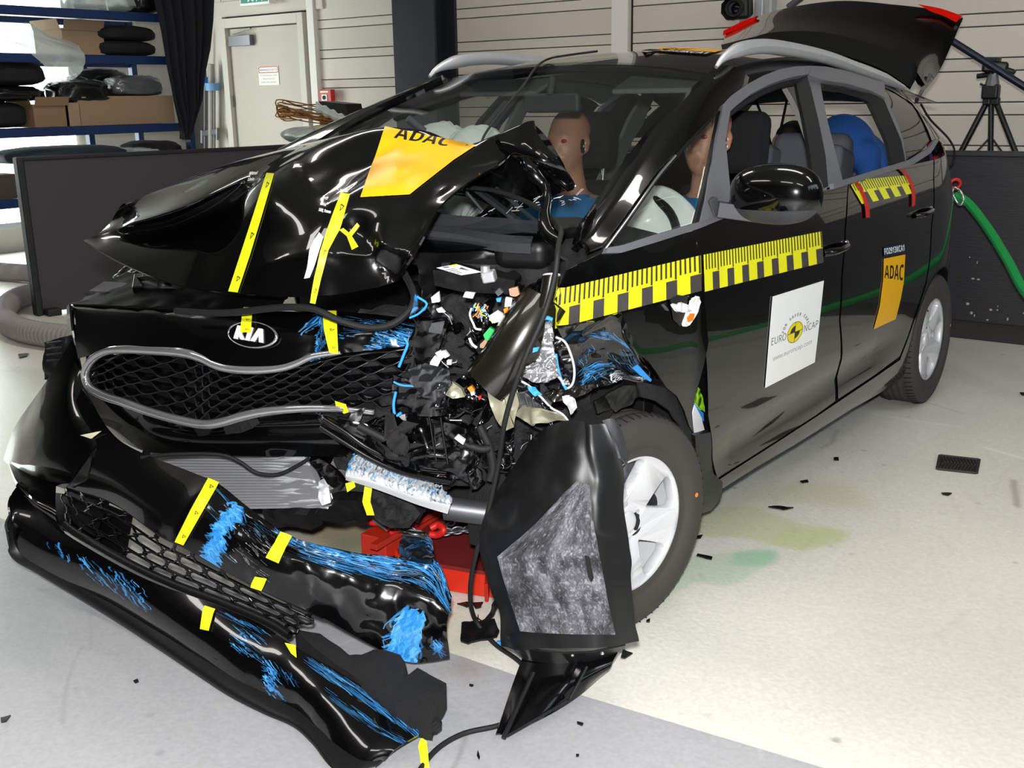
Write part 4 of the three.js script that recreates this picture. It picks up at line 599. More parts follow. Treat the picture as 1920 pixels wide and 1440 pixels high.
mesh('lamp_bracket', [plate(pxRow([[86, 642, 'z', 0.60], [112, 634, 'z', 0.6], [135, 628, 'z', 0.58], [136, 690, 'z', 0.6], [120, 710, 'z', 0.62], [85, 712, 'z', 0.62], [82, 680, 'z', 0.62]]), 0.02, 0.006), ...[0, 1, 2, 3].map((i) => bar(onZ(88, 644 + i * 11, 0.63), onZ(116, 640 + i * 11, 0.63), 0.008, 0.006))], M.plastic, car);
mesh('headlamp_housing', plate(pxRow([[212, 522, 'z', 0.36], [238, 500, 'z', 0.3], [262, 505, 'z', 0.32], [262, 520, 'z', 0.36], [240, 532, 'z', 0.4]]), 0.02, 0.01), M.plasticGloss, car);
mesh('latch_post', [bar(pxRow([[258, 545, 'z', 0.55]])[0], pxRow([[262, 520, 'z', 0.5]])[0], 0.03, 0.03), bar(pxRow([[262, 524, 'z', 0.51]])[0], pxRow([[306, 520, 'z', 0.53]])[0], 0.025, 0.02)], M.plasticGloss, car); mesh('washer_cap', cyl(0.02, 0.02, 0.03, pxRow([[306, 528, 'z', 0.54]])[0].toArray()), M.plastic, car);
// rubber seal hanging over the front
mesh('bonnet_seal', sweep(pxRow([[330, 583, 'z', 0.715], [420, 587, 'z', 0.715], [540, 576, 'z', 0.70], [590, 580, 'z', 0.69], [640, 602, 'z', 0.67], [690, 614, 'z', 0.64], [732, 609, 'z', 0.61], [765, 585, 'z', 0.57], [777, 560, 'z', 0.54], [770, 535, 'z', 0.52], [758, 512, 'z', 0.5]]), () => 0.0095, 80, 8), M.rubber, car);

/* ---------- torn bumper cover ---------- */
const bumper = new THREE.Group(); bumper.name = 'torn_bumper'; car.add(bumper); bumper.userData.label = 'torn bumper cover hanging down to the floor';
const bump = (q, a) => (p, u, v) => p.add(V(0.02, 0.3, 0.95).multiplyScalar(a * Math.sin(Math.PI * v))).add(V(0, 0, 0.5).multiplyScalar(q * fbm(p.x * 6, p.y * 6, p.z * 6, 3)));
const blueStrip = uvDraw(2048, 512, (g) => { reseed(31);
  scuff(g, 0.455, 0.05, 0.475, 0.95, 260, 0.004, 0.14, 0.006); scuff(g, 0.35, 0.05, 0.44, 0.12, 12, 0.06, 0.06, 0.003); scuff(g, 0.38, 0.2, 0.45, 0.5, 8, 0.05, 0.05, 0.003);
  scuff(g, 0.56, 0.0, 0.97, 0.12, 230, 0.05, 0.03, 0.006); scuff(g, 0.62, 0.12, 0.98, 0.3, 170, 0.07, 0.03, 0.006); scuff(g, 0.87, 0.5, 0.92, 1.0, 260, -0.015, 0.25, 0.006); scuff(g, 0.95, 0.7, 0.98, 0.9, 30, 0.01, 0.1, 0.004);
  scuff(g, 0.5, 0.1, 0.53, 0.3, 20, 0.02, 0.02, 0.003); scuff(g, 0.49, 0.1, 0.56, 0.8, 60, 0.02, 0.04, 0.0018, ['#d8dadd', '#9a9ca0']); });
const stripTop = [[156, 728, 'z', 0.68], [200, 800, 'z', 0.725], [250, 842, 'z', 0.765], [367, 890, 'z', 0.83], [412, 910, 'z', 0.855], [480, 963, 'y', 0.44], [550, 1008, 'y', 0.40], [640, 1032, 'y', 0.365], [740, 1045, 'y', 0.33], [815, 1050, 'y', 0.31], [850, 1120, 'y', 0.24]];
const stripLow = [[100, 905, 'z', 0.76], [150, 920, 'z', 0.80], [213, 942, 'z', 0.85], [300, 1002, 'z', 0.95], [343, 1022, 'z', 0.97], [433, 1073, 'y', 0.30], [533, 1123, 'y', 0.25], [600, 1153, 'y', 0.2], [680, 1197, 'y', 0.14], [765, 1240, 'y', 0.08], [843, 1233, 'y', 0.06]];
const sT = pxRow(stripTop), sL = pxRow(stripLow), sM = sT.map((p, i) => p.clone().lerp(sL[i], 0.5));
const strip = mesh('bumper_strip', sheet([sT, sM, sL], 120, 26, 0.005, (p, u, v) => { const r = clamp((u - 0.42) / 0.1); p.addScaledVector(V(0.3, 0.6, 0.75), (0.018 + 0.014 * clamp(u * 2)) * Math.sin(Math.PI * v) - 0.02 * r * Math.exp(-(((v - 0.22) / 0.06) ** 2))); return p.addScaledVector(V(0.3, 0.5, 0.8), r * 0.012 * (1 - 2 * Math.abs(fbm(p.x * 10, p.y * 10, p.z * 10, 3)))); }), phy({ map: blueStrip, roughness: 0.2, specularIntensity: 0.4, clearcoat: 1, clearcoatRoughness: 0.05 }), bumper);
mesh('bumper_corner', sheet([[[136, 640, 'z', 0.62], [148, 690, 'z', 0.64], [162, 735, 'z', 0.66], [205, 812, 'z', 0.71]], [[100, 715, 'z', 0.62], [118, 760, 'z', 0.7], [145, 810, 'z', 0.74], [185, 845, 'z', 0.76]], [[40, 800, 'z', 0.6], [58, 835, 'z', 0.7], [95, 865, 'z', 0.77], [150, 895, 'z', 0.80]], [[9, 862, 'z', 0.6], [28, 880, 'z', 0.72], [70, 897, 'z', 0.78], [125, 915, 'z', 0.8]]].map(pxRow), 24, 24, 0.006, bump(0.006, 0.02)), M.paint, bumper);
mesh('torn_flap', sheet([[[742, 1046, 'y', 0.33], [752, 1010, 'y', 0.40], [757, 1000, 'y', 0.42], [772, 997, 'y', 0.42]], [[775, 1050, 'y', 0.325], [780, 1022, 'y', 0.38], [790, 1008, 'y', 0.41], [800, 1003, 'y', 0.415]], [[812, 1055, 'y', 0.315], [814, 1040, 'y', 0.345], [816, 1033, 'y', 0.36], [818, 1030, 'y', 0.365]]].map(pxRow), 14, 14, 0.006, crumple(0.02, 14)), phy({ map: uvDraw(256, 256, (g) => { reseed(3); scuff(g, 0.5, 0.5, 1, 1, 60, 0.1, 0.1, 0.02); scuff(g, 0, 0.2, 0.3, 0.4, 10, 0.2, 0.2, 0.01); }), roughness: 0.3, clearcoat: 1, clearcoatRoughness: 0.08 }), bumper);
const lipTop = pxRow([[40, 905, 'y', 0.37], [80, 962, 'y', 0.30], [122, 1000, 'y', 0.255], [217, 1057, 'y', 0.21], [300, 1097, 'y', 0.185], [367, 1122, 'y', 0.17], [440, 1150, 'y', 0.16], [500, 1178, 'y', 0.15], [567, 1222, 'y', 0.135], [640, 1265, 'y', 0.12], [740, 1330, 'y', 0.08], [795, 1375, 'y', 0.055]]);
const lipMid = pxRow([[16, 965, 'y', 0.31], [34, 1028, 'y', 0.20], [86, 1066, 'y', 0.145], [203, 1126, 'y', 0.08], [300, 1184, 'y', 0.055], [367, 1226, 'y', 0.045], [435, 1268, 'y', 0.04], [500, 1302, 'y', 0.035], [556, 1330, 'y', 0.03], [600, 1366, 'y', 0.03], [668, 1424, 'y', 0.025], [722, 1424, 'y', 0.025]]);
const lipLow = pxRow([[14, 998, 'y', 0.27], [28, 1044, 'y', 0.17], [78, 1074, 'y', 0.11], [200, 1150, 'y', 0.04], [300, 1215, 'y', 0.02], [367, 1260, 'y', 0.014], [433, 1303, 'y', 0.012], [500, 1337, 'y', 0.012], [553, 1360, 'y', 0.012], [590, 1393, 'y', 0.012], [640, 1452, 'y', 0.012], [700, 1440, 'y', 0.015]]);
const blueLip = uvDraw(2048, 512, (g) => { reseed(77); scuff(g, 0.23, 0.1, 0.34, 0.5, 70, 0.02, 0.16, 0.003); scuff(g, 0.17, 0.2, 0.24, 0.4, 14, 0.015, 0.12, 0.003); scuff(g, 0.55, 0.15, 0.62, 0.5, 50, 0.03, 0.06, 0.005); scuff(g, 0.5, 0.05, 0.64, 0.12, 30, 0.04, 0.03, 0.004); scuff(g, 0.64, 0.5, 0.68, 0.95, 60, 0.01, 0.1, 0.005); scuff(g, 0.64, 0.4, 0.74, 0.5, 30, 0.02, 0.1, 0.003); scuff(g, 0.74, 0.02, 1.0, 0.16, 160, 0.06, 0.04, 0.004); scuff(g, 0.8, 0.3, 1.0, 0.42, 60, 0.06, 0.02, 0.004); });
const lip = mesh('bumper_lower', sheet([lipTop, lipMid], 110, 14, 0.006, (p, u, v) => p.addScaledVector(V(0.15, 0.35, 0.9), 0.022 * Math.sin(Math.PI * v)).addScaledVector(V(0.1, 0.4, 0.6), 0.008 * clamp((u - 0.45) * 4) * fbm(p.x * 12, p.y * 12, p.z * 12, 2))), phy({ map: blueLip, roughness: 0.2, specularIntensity: 0.4, clearcoat: 1, clearcoatRoughness: 0.04 }), bumper);
mesh('spoiler_lip', sheet([lipMid, lipMid.map((p, i) => p.clone().lerp(lipLow[i], 0.5)), lipLow], 100, 10, 0.006, (p, u, v) => p.addScaledVector(V(0.15, -0.1, 0.9), 0.014 * Math.sin(Math.PI * v))), M.plastic, bumper);
mesh('bumper_end', sheet([[[12, 862, 'z', 0.62], [60, 892, 'z', 0.76], [105, 908, 'z', 0.78]], [[28, 905, 'y', 0.40], [62, 935, 'y', 0.37], [104, 958, 'y', 0.35]], [[40, 905, 'y', 0.37], [80, 962, 'y', 0.30], [122, 1000, 'y', 0.255]]].map(pxRow), 12, 14, 0.006), M.paint, bumper);
// open lower grille of long cells
{
  const top = sL.slice(0, 8).map((p, i) => p.clone().add(V(0, -0.01, -0.015))), bot = [lipTop[2].clone().lerp(lipTop[1], 0.3), lipTop[2], lipTop[3].clone().lerp(lipTop[2], 0.5), lipTop[3].clone().lerp(lipTop[4], 0.4), lipTop[4].clone().lerp(lipTop[5], 0.3), lipTop[6].clone().lerp(lipTop[5], 0.4), lipTop[7], lipTop[8].clone().lerp(lipTop[7], 0.5)].map((p) => p.clone().add(V(0, 0, -0.03)));
  const R = [top, bot], G = (u, v) => gridPoint(R, clamp(u), clamp(v)), segs = [];
  const nu = 11, nv = 4, cw = 1 / nu, ch = 1 / nv;
  for (let j = 0; j < nv; j++) for (let i = 0; i < nu + 1; i++) {
    const cu = (i + (j % 2 ? 0.5 : 0)) * cw, cv = (j + 0.5) * ch, h = [[-0.5, 0], [-0.3, -0.5], [0.3, -0.5], [0.5, 0], [0.3, 0.5], [-0.3, 0.5]].map(([a, b]) => [cu + a * cw * 1.12, cv + b * ch * 0.92]);
    for (let k = 0; k < 6; k++) { const a = h[k], b = h[(k + 1) % 6]; if (a[0] < -0.01 || b[0] < -0.01 || a[0] > 1.01 || b[0] > 1.01) continue; segs.push(rod(G(...a), G(...b), 0.0036, 6)); }
  }
  mesh('lower_grille', segs, M.plasticGloss, bumper);
  mesh('grille_frame', [tube(top, 0.009, 40, 6), tube(bot.map((p) => p.clone().add(V(0, 0.004, 0.01))), 0.012, 40, 6)], M.plastic, bumper);
  mesh('duct', sheet([[[95, 925, 'z', 0.72], [170, 935, 'z', 0.76], [250, 965, 'z', 0.8]], [[95, 985, 'y', 0.2], [165, 1015, 'y', 0.16], [235, 1055, 'y', 0.13]]].map(pxRow), 8, 6, 0.006), M.matteBlack, bumper);
  mesh('closed_cells', sheet([0, 0.5, 1].map((v) => [0, 0.08, 0.16, 0.24].map((u) => G(u, v).add(V(0, 0, -0.02)))), 10, 8, 0.004), M.matteBlack, bumper);
}
// tape on the bumper
const BT = [strip, lip];
sticker('tape_strip', BT, [[392, 898], [360, 956], [330, 1016]], [[412, 906], [378, 966], [346, 1022]], 2, 12, M.tapeMarked, bumper, 0.004);
sticker('tape_strip', BT, [[532, 992], [515, 1020], [500, 1046]], [[552, 1000], [535, 1030], [524, 1056]], 2, 8, M.tape, bumper, 0.006);
sticker('tape_strip', BT, [[480, 1080], [474, 1092], [472, 1100]], [[502, 1084], [496, 1098], [492, 1106]], 2, 4, M.tape, bumper, 0.004);
sticker('tape_strip', BT, [[398, 1112], [382, 1146], [378, 1180]], [[416, 1120], [402, 1152], [394, 1184]], 2, 8, M.tape, bumper, 0.006);
sticker('tape_strip', BT, [[544, 1180], [536, 1208], [548, 1228]], [[566, 1192], [556, 1212], [558, 1236]], 2, 8, M.tape, bumper, 0.006);
mesh('tape_strip', plate(pxRow([[790, 1382, 'y', 0.05], [800, 1390, 'y', 0.045], [806, 1446, 'y', 0.006], [792, 1446, 'y', 0.006], [784, 1400, 'y', 0.03]]), 0.001), M.tape, bumper);
mesh('cream_label', plate(pxRow([[125, 822, 'z', 0.77], [160, 814, 'z', 0.76], [190, 808, 'z', 0.75], [172, 822, 'z', 0.76], [136, 829, 'z', 0.77]]), 0.001), std({ color: 0xe9e3bd, roughness: 0.6 }), bumper);
// foam absorber lying in the lip
{
  const top = [[552, 1180], [600, 1188], [640, 1216], [655, 1228], [678, 1227], [700, 1217], [722, 1218], [750, 1227], [760, 1243], [757, 1270], [783, 1253], [837, 1281], [804, 1338], [740, 1312], [690, 1286], [640, 1252], [590, 1216]];
  const pts = top.map((p) => onY(p[0], p[1], 0.125)), g = patch(pts.map((p) => [p.x, p.z]), (x, z) => V(x, 0.125 + 0.004 * fbm(x * 30, z * 30, 1, 3), z), 0.03, 0.075, true);
  mesh('foam_absorber', [g, plate(pxRow([[800, 1350, 'y', 0.1], [822, 1352, 'y', 0.08], [828, 1364, 'y', 0.06], [812, 1372, 'y', 0.05], [790, 1362, 'y', 0.06]]), 0.03, 0.01, 30)], M.plasticRough, bumper);
}

/* ---------- crushed corner ---------- */
const P = (list, d = 0) => list.map((p) => onC(p[0], p[1], d + (p[2] ?? 0)));
const cut = (name, list, d, mat, th = 0.006, wob = 0.012, f = 14, parent = car) => mesh(name, plate(P(list, d), th, wob, f), mat, parent);
const ln = (name, list, d, r, mat, n = 24) => mesh(name, tube(P(list, d), r, n, 7), mat, car);
// left front wing
const wingPoly = zy([[1062, 506], [1128, 473], [1215, 455], [1301, 432], [1308, 470], [1314, 520], [1318, 640], [1308, 712], [1296, 768], [1298, 812], [1291, 798], [1281, 767], [1268, 742], [1248, 726], [1213, 675], [1187, 653], [1168, 618], [1157, 590], [1110, 602], [1045, 612], [1040, 560]]);
const wing = mesh('front_wing', patch(wingPoly, (z, y) => sidePt(z, y, 0.002 + 0.012 * clamp((z - 0.1) / 0.4) * fbm(z * 7, y * 9, 2, 3) + 0.03 * Math.exp(-(((z + 0.27) / 0.035) ** 2)) * clamp((1.0 - y) / 0.3)), 0.025, 0.006, true), M.paint, car);
mesh('wing_foot', sidePatch(zy([[1300, 816], [1329, 810], [1335, 888], [1352, 903], [1347, 935], [1330, 957], [1306, 963], [1303, 900]]), 0.02, 0.05, 0.006), M.plastic, car);
mesh('wing_fold', plate([[1150, 590], [1163, 586], [1190, 648], [1216, 672], [1243, 706], [1236, 712], [1210, 682], [1184, 658], [1160, 615]].map((p) => onX(p[0], p[1], 0.885)), 0.012, 0.004), M.paint, car);
both('wheel_housing', band(Array.from({ length: 24 }, (_, i) => { const a = (-10 + i * 8.6) * Math.PI / 180; return V(0.84, 0.33 + 0.37 * Math.sin(a), 0.0 + 0.38 * Math.cos(a)); }), Array.from({ length: 24 }, (_, i) => { const a = (-10 + i * 8.6) * Math.PI / 180; return V(0.5, 0.33 + 0.37 * Math.sin(a), 0.0 + 0.38 * Math.cos(a)); }), 24, 0.006), M.plasticRough);
mesh('painted_reflection', plate([[1299, 775], [1303, 756], [1312, 770], [1321, 806], [1301, 813]].map((p) => onX(p[0], p[1], 0.845)), 0.004), M.white, car);  // white, green and blue plates: reflections in the door gap put into colour
mesh('painted_reflection', plate([[1300, 730], [1308, 726], [1316, 745], [1319, 772], [1312, 768], [1301, 752]].map((p) => onX(p[0], p[1], 0.845)), 0.004, 0.006, 40), std({ color: 0x86bf2a, roughness: 0.4 }), car);
mesh('painted_reflection', plate([[1299, 752], [1311, 768], [1319, 774], [1320, 790], [1303, 757]].map((p) => onX(p[0], p[1], 0.848)), 0.004), M.blue, car);
{ const l = mesh('torn_clip', [plate([[1284, 606], [1289, 592], [1296, 565], [1308, 556], [1311, 566], [1306, 585], [1296, 605], [1287, 612]].map((p) => onX(p[0], p[1], 0.91)), 0.012, 0.006, 40), plate([[1262, 572], [1278, 568], [1297, 574], [1298, 583], [1280, 586], [1268, 583]].map((p) => onX(p[0], p[1], 0.912)), 0.012, 0.005, 40)], M.white, car); mesh('orange_tab', plate([[1290, 596], [1296, 588], [1303, 588], [1300, 600], [1292, 604]].map((p) => onX(p[0], p[1], 0.922)), 0.004), M.amber, l); mesh('wing_gap', plate([[1258, 562], [1272, 553], [1290, 556], [1285, 590], [1276, 612], [1264, 600]].map((p) => onX(p[0], p[1], 0.902)), 0.003), M.rubber, car); }
// crumpled wing metal with paint transfer
const bluePatch = (seed, draw, W = 512, H = 512) => phy({ map: uvDraw(W, H, (g) => { reseed(seed); draw(g); }), roughness: 0.2, specularIntensity: 0.4, clearcoat: 1, clearcoatRoughness: 0.05 });
mesh('crumpled_wing', sheet([[[1045, 612, 'x', 0.86], [1100, 604, 'x', 0.88], [1150, 594, 'x', 0.89], [1175, 630, 'x', 0.895], [1190, 655, 'x', 0.9]], [[1048, 650, 'x', 0.82], [1095, 645, 'x', 0.83], [1140, 640, 'x', 0.86], [1175, 655, 'x', 0.88], [1205, 680, 'x', 0.9]], [[1045, 700, 'x', 0.82], [1085, 690, 'x', 0.80], [1130, 680, 'x', 0.83], [1170, 690, 'x', 0.86], [1214, 700, 'x', 0.9]], [[1050, 745, 'x', 0.84], [1090, 738, 'x', 0.84], [1130, 728, 'x', 0.86], [1165, 715, 'x', 0.88], [1200, 712, 'x', 0.9]]].map(pxRow), 50, 50, 0.005, crumple(0.03, 9)), bluePatch(61, (g) => { scuff(g, 0.25, 0.18, 0.75, 0.26, 70, 0.2, 0.05, 0.005); scuff(g, 0.5, 0.3, 0.95, 0.6, 40, 0.12, 0.12, 0.005); scuff(g, 0.2, 0.7, 0.5, 0.92, 60, 0.2, -0.06, 0.006); scuff(g, 0.2, 0.35, 0.35, 0.6, 14, 0.05, 0.12, 0.005); scuff(g, 0.6, 0.8, 1, 1, 60, 0.1, -0.05, 0.012, ['#c9ccd0', '#a9acb0']); }), car);
mesh('paint_torn_edge', plate([[1186, 690], [1196, 684], [1222, 712], [1220, 716], [1200, 703]].map((p) => onX(p[0], p[1], 0.905)), 0.003), M.blue, car);
// dark structure behind everything
mesh('engine_block', sheet([[[590, 600, -0.2], [690, 590, -0.25], [800, 560, -0.3], [900, 520, -0.32], [1000, 500, -0.3], [1100, 500, -0.2]], [[600, 700, -0.2], [700, 690, -0.18], [800, 680, -0.2], [900, 670, -0.22], [1000, 660, -0.25], [1110, 620, -0.22]], [[610, 800, -0.2], [700, 800, -0.14], [800, 790, -0.12], [900, 790, -0.16], [1000, 780, -0.2], [1110, 750, -0.22]], [[640, 880, -0.2], [720, 900, -0.2], [810, 910, -0.16], [890, 910, -0.16], [1000, 900, -0.2], [1090, 900, -0.25]]].map((r) => P(r)), 60, 60, 0.01, crumple(0.06, 7)), M.plasticRough, car);
mesh('engine_bay_liner', sheet([[[780, 470, 0], [900, 460, -0.1], [1010, 460, -0.1], [1070, 490, -0.05]], [[790, 540, -0.05], [890, 530, -0.15], [1000, 520, -0.15], [1070, 540, -0.1]], [[800, 600, -0.1], [890, 600, -0.2], [990, 590, -0.2], [1060, 590, -0.15]]].map((r) => P(r, -0.3)), 30, 24, 0.01, crumple(0.03, 9)), M.plastic, car);
reseed(404);
for (let i = 0; i < 95; i++) {   // shards, brackets and crushed mouldings filling the corner
  const x = rr(620, 1060), yMin = lerp(600, 520, clamp((x - 700) / 300)), y = rr(yMin, 930); if (x < 770 && y < 770) continue; if ((x > 960 && y > 800) || (y > 845 && x < 850)) continue;
  const s = rr(12, 44), a = rr(0, 6.3), e = rr(0.25, 0.8), n = 4 + (rnd() * 3 | 0), list = [];
  for (let k = 0; k < n; k++) { const t = k / n * 6.283, r = s * rr(0.7, 1.15), u = r * Math.cos(t), v = r * e * Math.sin(t); list.push([x + u * Math.cos(a) - v * Math.sin(a), y + u * Math.sin(a) + v * Math.cos(a), rr(-0.035, 0.035)]); }
  cut('crushed_moulding', list, rr(-0.10, 0.0), [M.plasticGloss, M.plasticGloss, M.paintTorn, M.plasticGloss, M.plastic, M.paint][i % 6], rr(0.003, 0.012), rr(0.005, 0.02), 16);
}
for (let i = 0; i < 120; i++) { // broken silver edges and wires
  const x = rr(760, 1030), y = rr(570, 900), a = rr(0, 6.3), L = rr(12, 46); if (x < 790 && y > 760) continue;
  ln(i % 3 ? 'wire' : 'metal_edge', [[x, y, rr(-0.02, 0.02)], [x + L * 0.5 * Math.cos(a) + rr(-8, 8), y + L * 0.5 * Math.sin(a), rr(-0.02, 0.02)], [x + L * Math.cos(a), y + L * Math.sin(a)]], rr(-0.04, 0.03), i % 3 ? rr(0.0012, 0.003) : rr(0.0005, 0.0014), i % 3 ? M.rubber : M.aluBright, 12);
}
// cowl cover and battery
mesh('cowl_cover', [sheet([[[795, 412, 'x', 0.22], [873, 420, 'x', 0.36], [950, 425, 'x', 0.48], [1012, 431, 'x', 0.58]], [[790, 428, 'x', 0.24], [870, 440, 'x', 0.38], [945, 446, 'x', 0.5], [1010, 452, 'x', 0.6]]].map(pxRow), 12, 4, 0.03), sheet([[[788, 430, 'x', 0.25], [868, 446, 'x', 0.4], [940, 458, 'x', 0.52], [1000, 462, 'x', 0.6]], [[782, 446, 'x', 0.27], [866, 458, 'x', 0.42], [936, 472, 'x', 0.54], [995, 476, 'x', 0.62]]].map(pxRow), 12, 4, 0.03)], M.plasticGrey, car);
for (let i = 0; i < 10; i++) { const x = 822 + i * 4.6, y = 421 + i * 0.55; mesh('cowl_slot', rod(onX(x, y, 0.28 + i * 0.007), onX(x - 0.8, y + 13, 0.285 + i * 0.007), 0.002, 5), M.rubber, car); }
mesh('cowl_bulge', bx(0.16, 0.09, 0.12, onX(985, 470, 0.56).toArray(), [0.1, 0.35, -0.05], 0.035), M.plastic, car);
cut('battery', [[812, 506], [905, 514], [966, 526], [962, 552], [870, 548], [815, 535]], -0.02, M.matteBlack, 0.10, 0.003);
{ const t = canvasTex(256, 96, (g, w, h) => { g.fillStyle = '#b9bcc0'; g.fillRect(0, 0, w, h); g.fillStyle = '#d8c02a'; g.fillRect(150, 0, 106, 12); g.fillStyle = '#3b4d7a'; g.fillRect(60, 4, 70, 12); g.fillStyle = '#333'; for (let i = 0; i < 4; i++) g.fillRect(14, 30 + i * 14, 120 - i * 18, 5); g.beginPath(); g.moveTo(150, 40); g.lineTo(220, 30); g.lineTo(190, 70); g.fill(); });
  mesh('battery_label', flipV(sheetFrom((u, v) => { const a = P([[818, 505], [856, 498], [904, 513], [865, 519]], 0.0); return a[0].clone().lerp(a[1], u).lerp(a[3].clone().lerp(a[2], u), v).add(V(0, 0.004, 0)); }, 4, 4, 0.001)), std({ map: t, roughness: 0.4 }), car); }
mesh('battery_clamp', [bx(0.035, 0.03, 0.03, onC(917, 518, 0.0).toArray(), [0.2, 0.4, 0.1], 0.006), cyl(0.012, 0.012, 0.03, onC(910, 510, 0).toArray())], M.alu, car);
// bent chassis rail and folded wing support
{
  const a = P([[1022, 562, 0.02], [985, 622, 0.05], [948, 682, 0.07], [912, 722, 0.08]]);
  mesh('chassis_rail', sweep(a, (t) => 0.062 + 0.008 * Math.sin(t * 3), 40, 22), M.primerDark, car);
  mesh('support_tube', sweep(P([[1033, 517, 0.05], [1028, 545, 0.06], [1020, 580, 0.075]]), () => 0.021, 16, 14), M.primerDark, car);
  mesh('tube_rim', xf(new THREE.TorusGeometry(0.02, 0.0025, 8, 24), onC(1034, 516, 0.05).toArray(), [1.3, 0.2, 0]), M.aluBright, car);
}
cut('folded_rail', [[910, 714], [938, 724], [952, 762], [964, 800], [948, 808], [930, 784], [916, 745]], 0.10, M.primer, 0.02, 0.012, 12);
cut('folded_rail', [[940, 716], [966, 720], [974, 755], [964, 792], [952, 765]], 0.105, M.primer, 0.012, 0.01, 14);
mesh('folded_rail', sheet([[[965, 778, 0.06], [985, 790, 0.08], [1000, 800, 0.09]], [[985, 762, 0.06], [1010, 772, 0.1], [1025, 790, 0.1]], [[1015, 768, 0.08], [1045, 775, 0.11], [1060, 790, 0.1]], [[1050, 780, 0.06], [1068, 792, 0.07], [1073, 806, 0.06]]].map((r) => P(r)), 20, 20, 0.006, crumple(0.02, 14)), M.primer, car);
cut('motor_housing', [[972, 735], [1000, 730], [1035, 755], [1020, 780], [1000, 790], [975, 770]], 0.06, M.plasticGrey, 0.05, 0.008, 16);
for (const k of [0, 1, 2]) ln('metal_edge', [[985 + k * 13, 742 + k * 6], [990 + k * 13, 762 + k * 6]], 0.09, 0.003, M.plasticGrey);
// bright torn metal of the wing support
cut('torn_metal', [[1023, 604], [1036, 602], [1038, 650], [1046, 690], [1035, 700], [1010, 690], [1004, 668], [1018, 640]], 0.09, M.chrome, 0.005, 0.025, 22);
cut('torn_metal', [[985, 685], [1008, 676], [1040, 694], [1048, 700], [1025, 716], [998, 712], [975, 700]], 0.10, M.chrome, 0.005, 0.028, 24);
cut('torn_metal', [[962, 690], [972, 682], [980, 690], [978, 706], [966, 710], [960, 702]], 0.1, M.aluBright, 0.004, 0.02, 30);
cut('torn_metal', [[966, 710], [985, 716], [1010, 735], [1032, 762], [1022, 764], [992, 738], [968, 722]], 0.1, M.paintTorn, 0.005, 0.015, 22);
ln('metal_edge', [[964, 708], [990, 722], [1015, 745], [1034, 765], [1056, 778], [1072, 800]], 0.105, 0.003, M.aluBright);
ln('metal_edge', [[1040, 700, 0.02], [1052, 712, 0.02], [1062, 728, 0.01], [1072, 722], [1077, 700], [1072, 670], [1058, 640], [1042, 632]], 0.07, 0.0032, M.aluBright, 40);
cut('torn_metal', [[1042, 634], [1060, 644], [1073, 676], [1076, 702], [1068, 726], [1056, 716], [1046, 690], [1038, 660]], 0.06, M.paint, 0.006, 0.012, 16);
ln('metal_edge', [[994, 636], [1000, 612], [1012, 602], [1020, 606]], 0.09, 0.005, M.aluBright);
ln('blue_edge', [[972, 690], [980, 668], [992, 640], [998, 622]], 0.09, 0.004, M.blue); ln('blue_edge', [[1012, 604], [1024, 596], [1036, 600]], 0.09, 0.006, M.blue); ln('blue_edge', [[1042, 664], [1046, 690], [1054, 716], [1062, 730]], 0.085, 0.004, M.blue);
cut('blue_scuff', [[990, 722], [1004, 726], [1016, 740], [1004, 742], [992, 732]], 0.11, M.blue, 0.003, 0.01, 40); cut('blue_scuff', [[996, 652], [1012, 650], [1008, 658], [994, 662]], 0.11, M.blue, 0.003, 0.006, 40);
cut('torn_metal', [[1055, 740], [1075, 742], [1080, 762], [1070, 776], [1064, 760], [1056, 752]], 0.08, M.aluBright, 0.004, 0.016, 30);
cut('torn_metal', [[1016, 738], [1060, 728], [1110, 716], [1120, 724], [1080, 745], [1040, 752]], 0.05, M.primerDark, 0.006, 0.02, 18);
// lamp and bumper remains at the crushed corner
cut('lamp_housing', [[790, 600, 0.02], [836, 596, 0.0], [842, 604], [820, 660], [806, 690], [778, 676], [776, 640]], 0.03, M.plasticGloss, 0.015, 0.012, 12);
cut('lamp_housing', [[806, 606], [834, 602], [828, 626], [804, 622]], 0.05, M.plasticGrey, 0.006, 0.004);
cut('clear_lens', [[768, 690], [800, 678], [842, 690], [848, 720], [824, 756], [796, 740], [770, 712]], 0.05, phy({ color: 0x1d1e20, roughness: 0.12, clearcoat: 1 }), 0.006, 0.02, 14);
cut('reflector', [[832, 722], [848, 714], [866, 728], [872, 744], [850, 746], [834, 738]], 0.04, M.primer, 0.012, 0.01, 18);
cut('torn_panel', [[738, 700], [775, 712], [800, 738], [824, 752], [828, 778], [770, 776], [744, 780], [738, 745]], 0.02, M.paintTorn, 0.006, 0.018, 14);
ln('blue_edge', [[758, 634], [764, 644], [757, 665], [748, 688]], 0.03, 0.004, M.blue); ln('blue_edge', [[738, 716], [752, 722], [776, 724]], 0.05, 0.003, M.blue); ln('blue_edge', [[742, 735], [738, 760], [742, 780], [752, 774]], 0.05, 0.004, M.blue);
cut('blue_scuff', [[780, 550], [792, 558], [806, 566], [800, 580], [780, 590], [768, 594], [776, 575]], 0.03, bluePatch(71, (g) => scuff(g, 0, 0, 1, 1, 420, 0.02, 0.03, 0.02), 256, 256), 0.006, 0.015, 18); ln('blue_edge', [[782, 556], [800, 570], [785, 588], [768, 596]], 0.045, 0.003, M.blue);
cut('radiator_fins', [[738, 780], [760, 776], [763, 806], [744, 800]], 0.03, M.alu, 0.006, 0.004, 20);
cut('foam_lump', [[726, 806], [748, 802], [768, 814], [772, 836], [764, 850], [744, 848], [730, 832]], 0.06, std({ color: 0x1c1b1a, roughness: 0.95 }), 0.05, 0.025, 40);
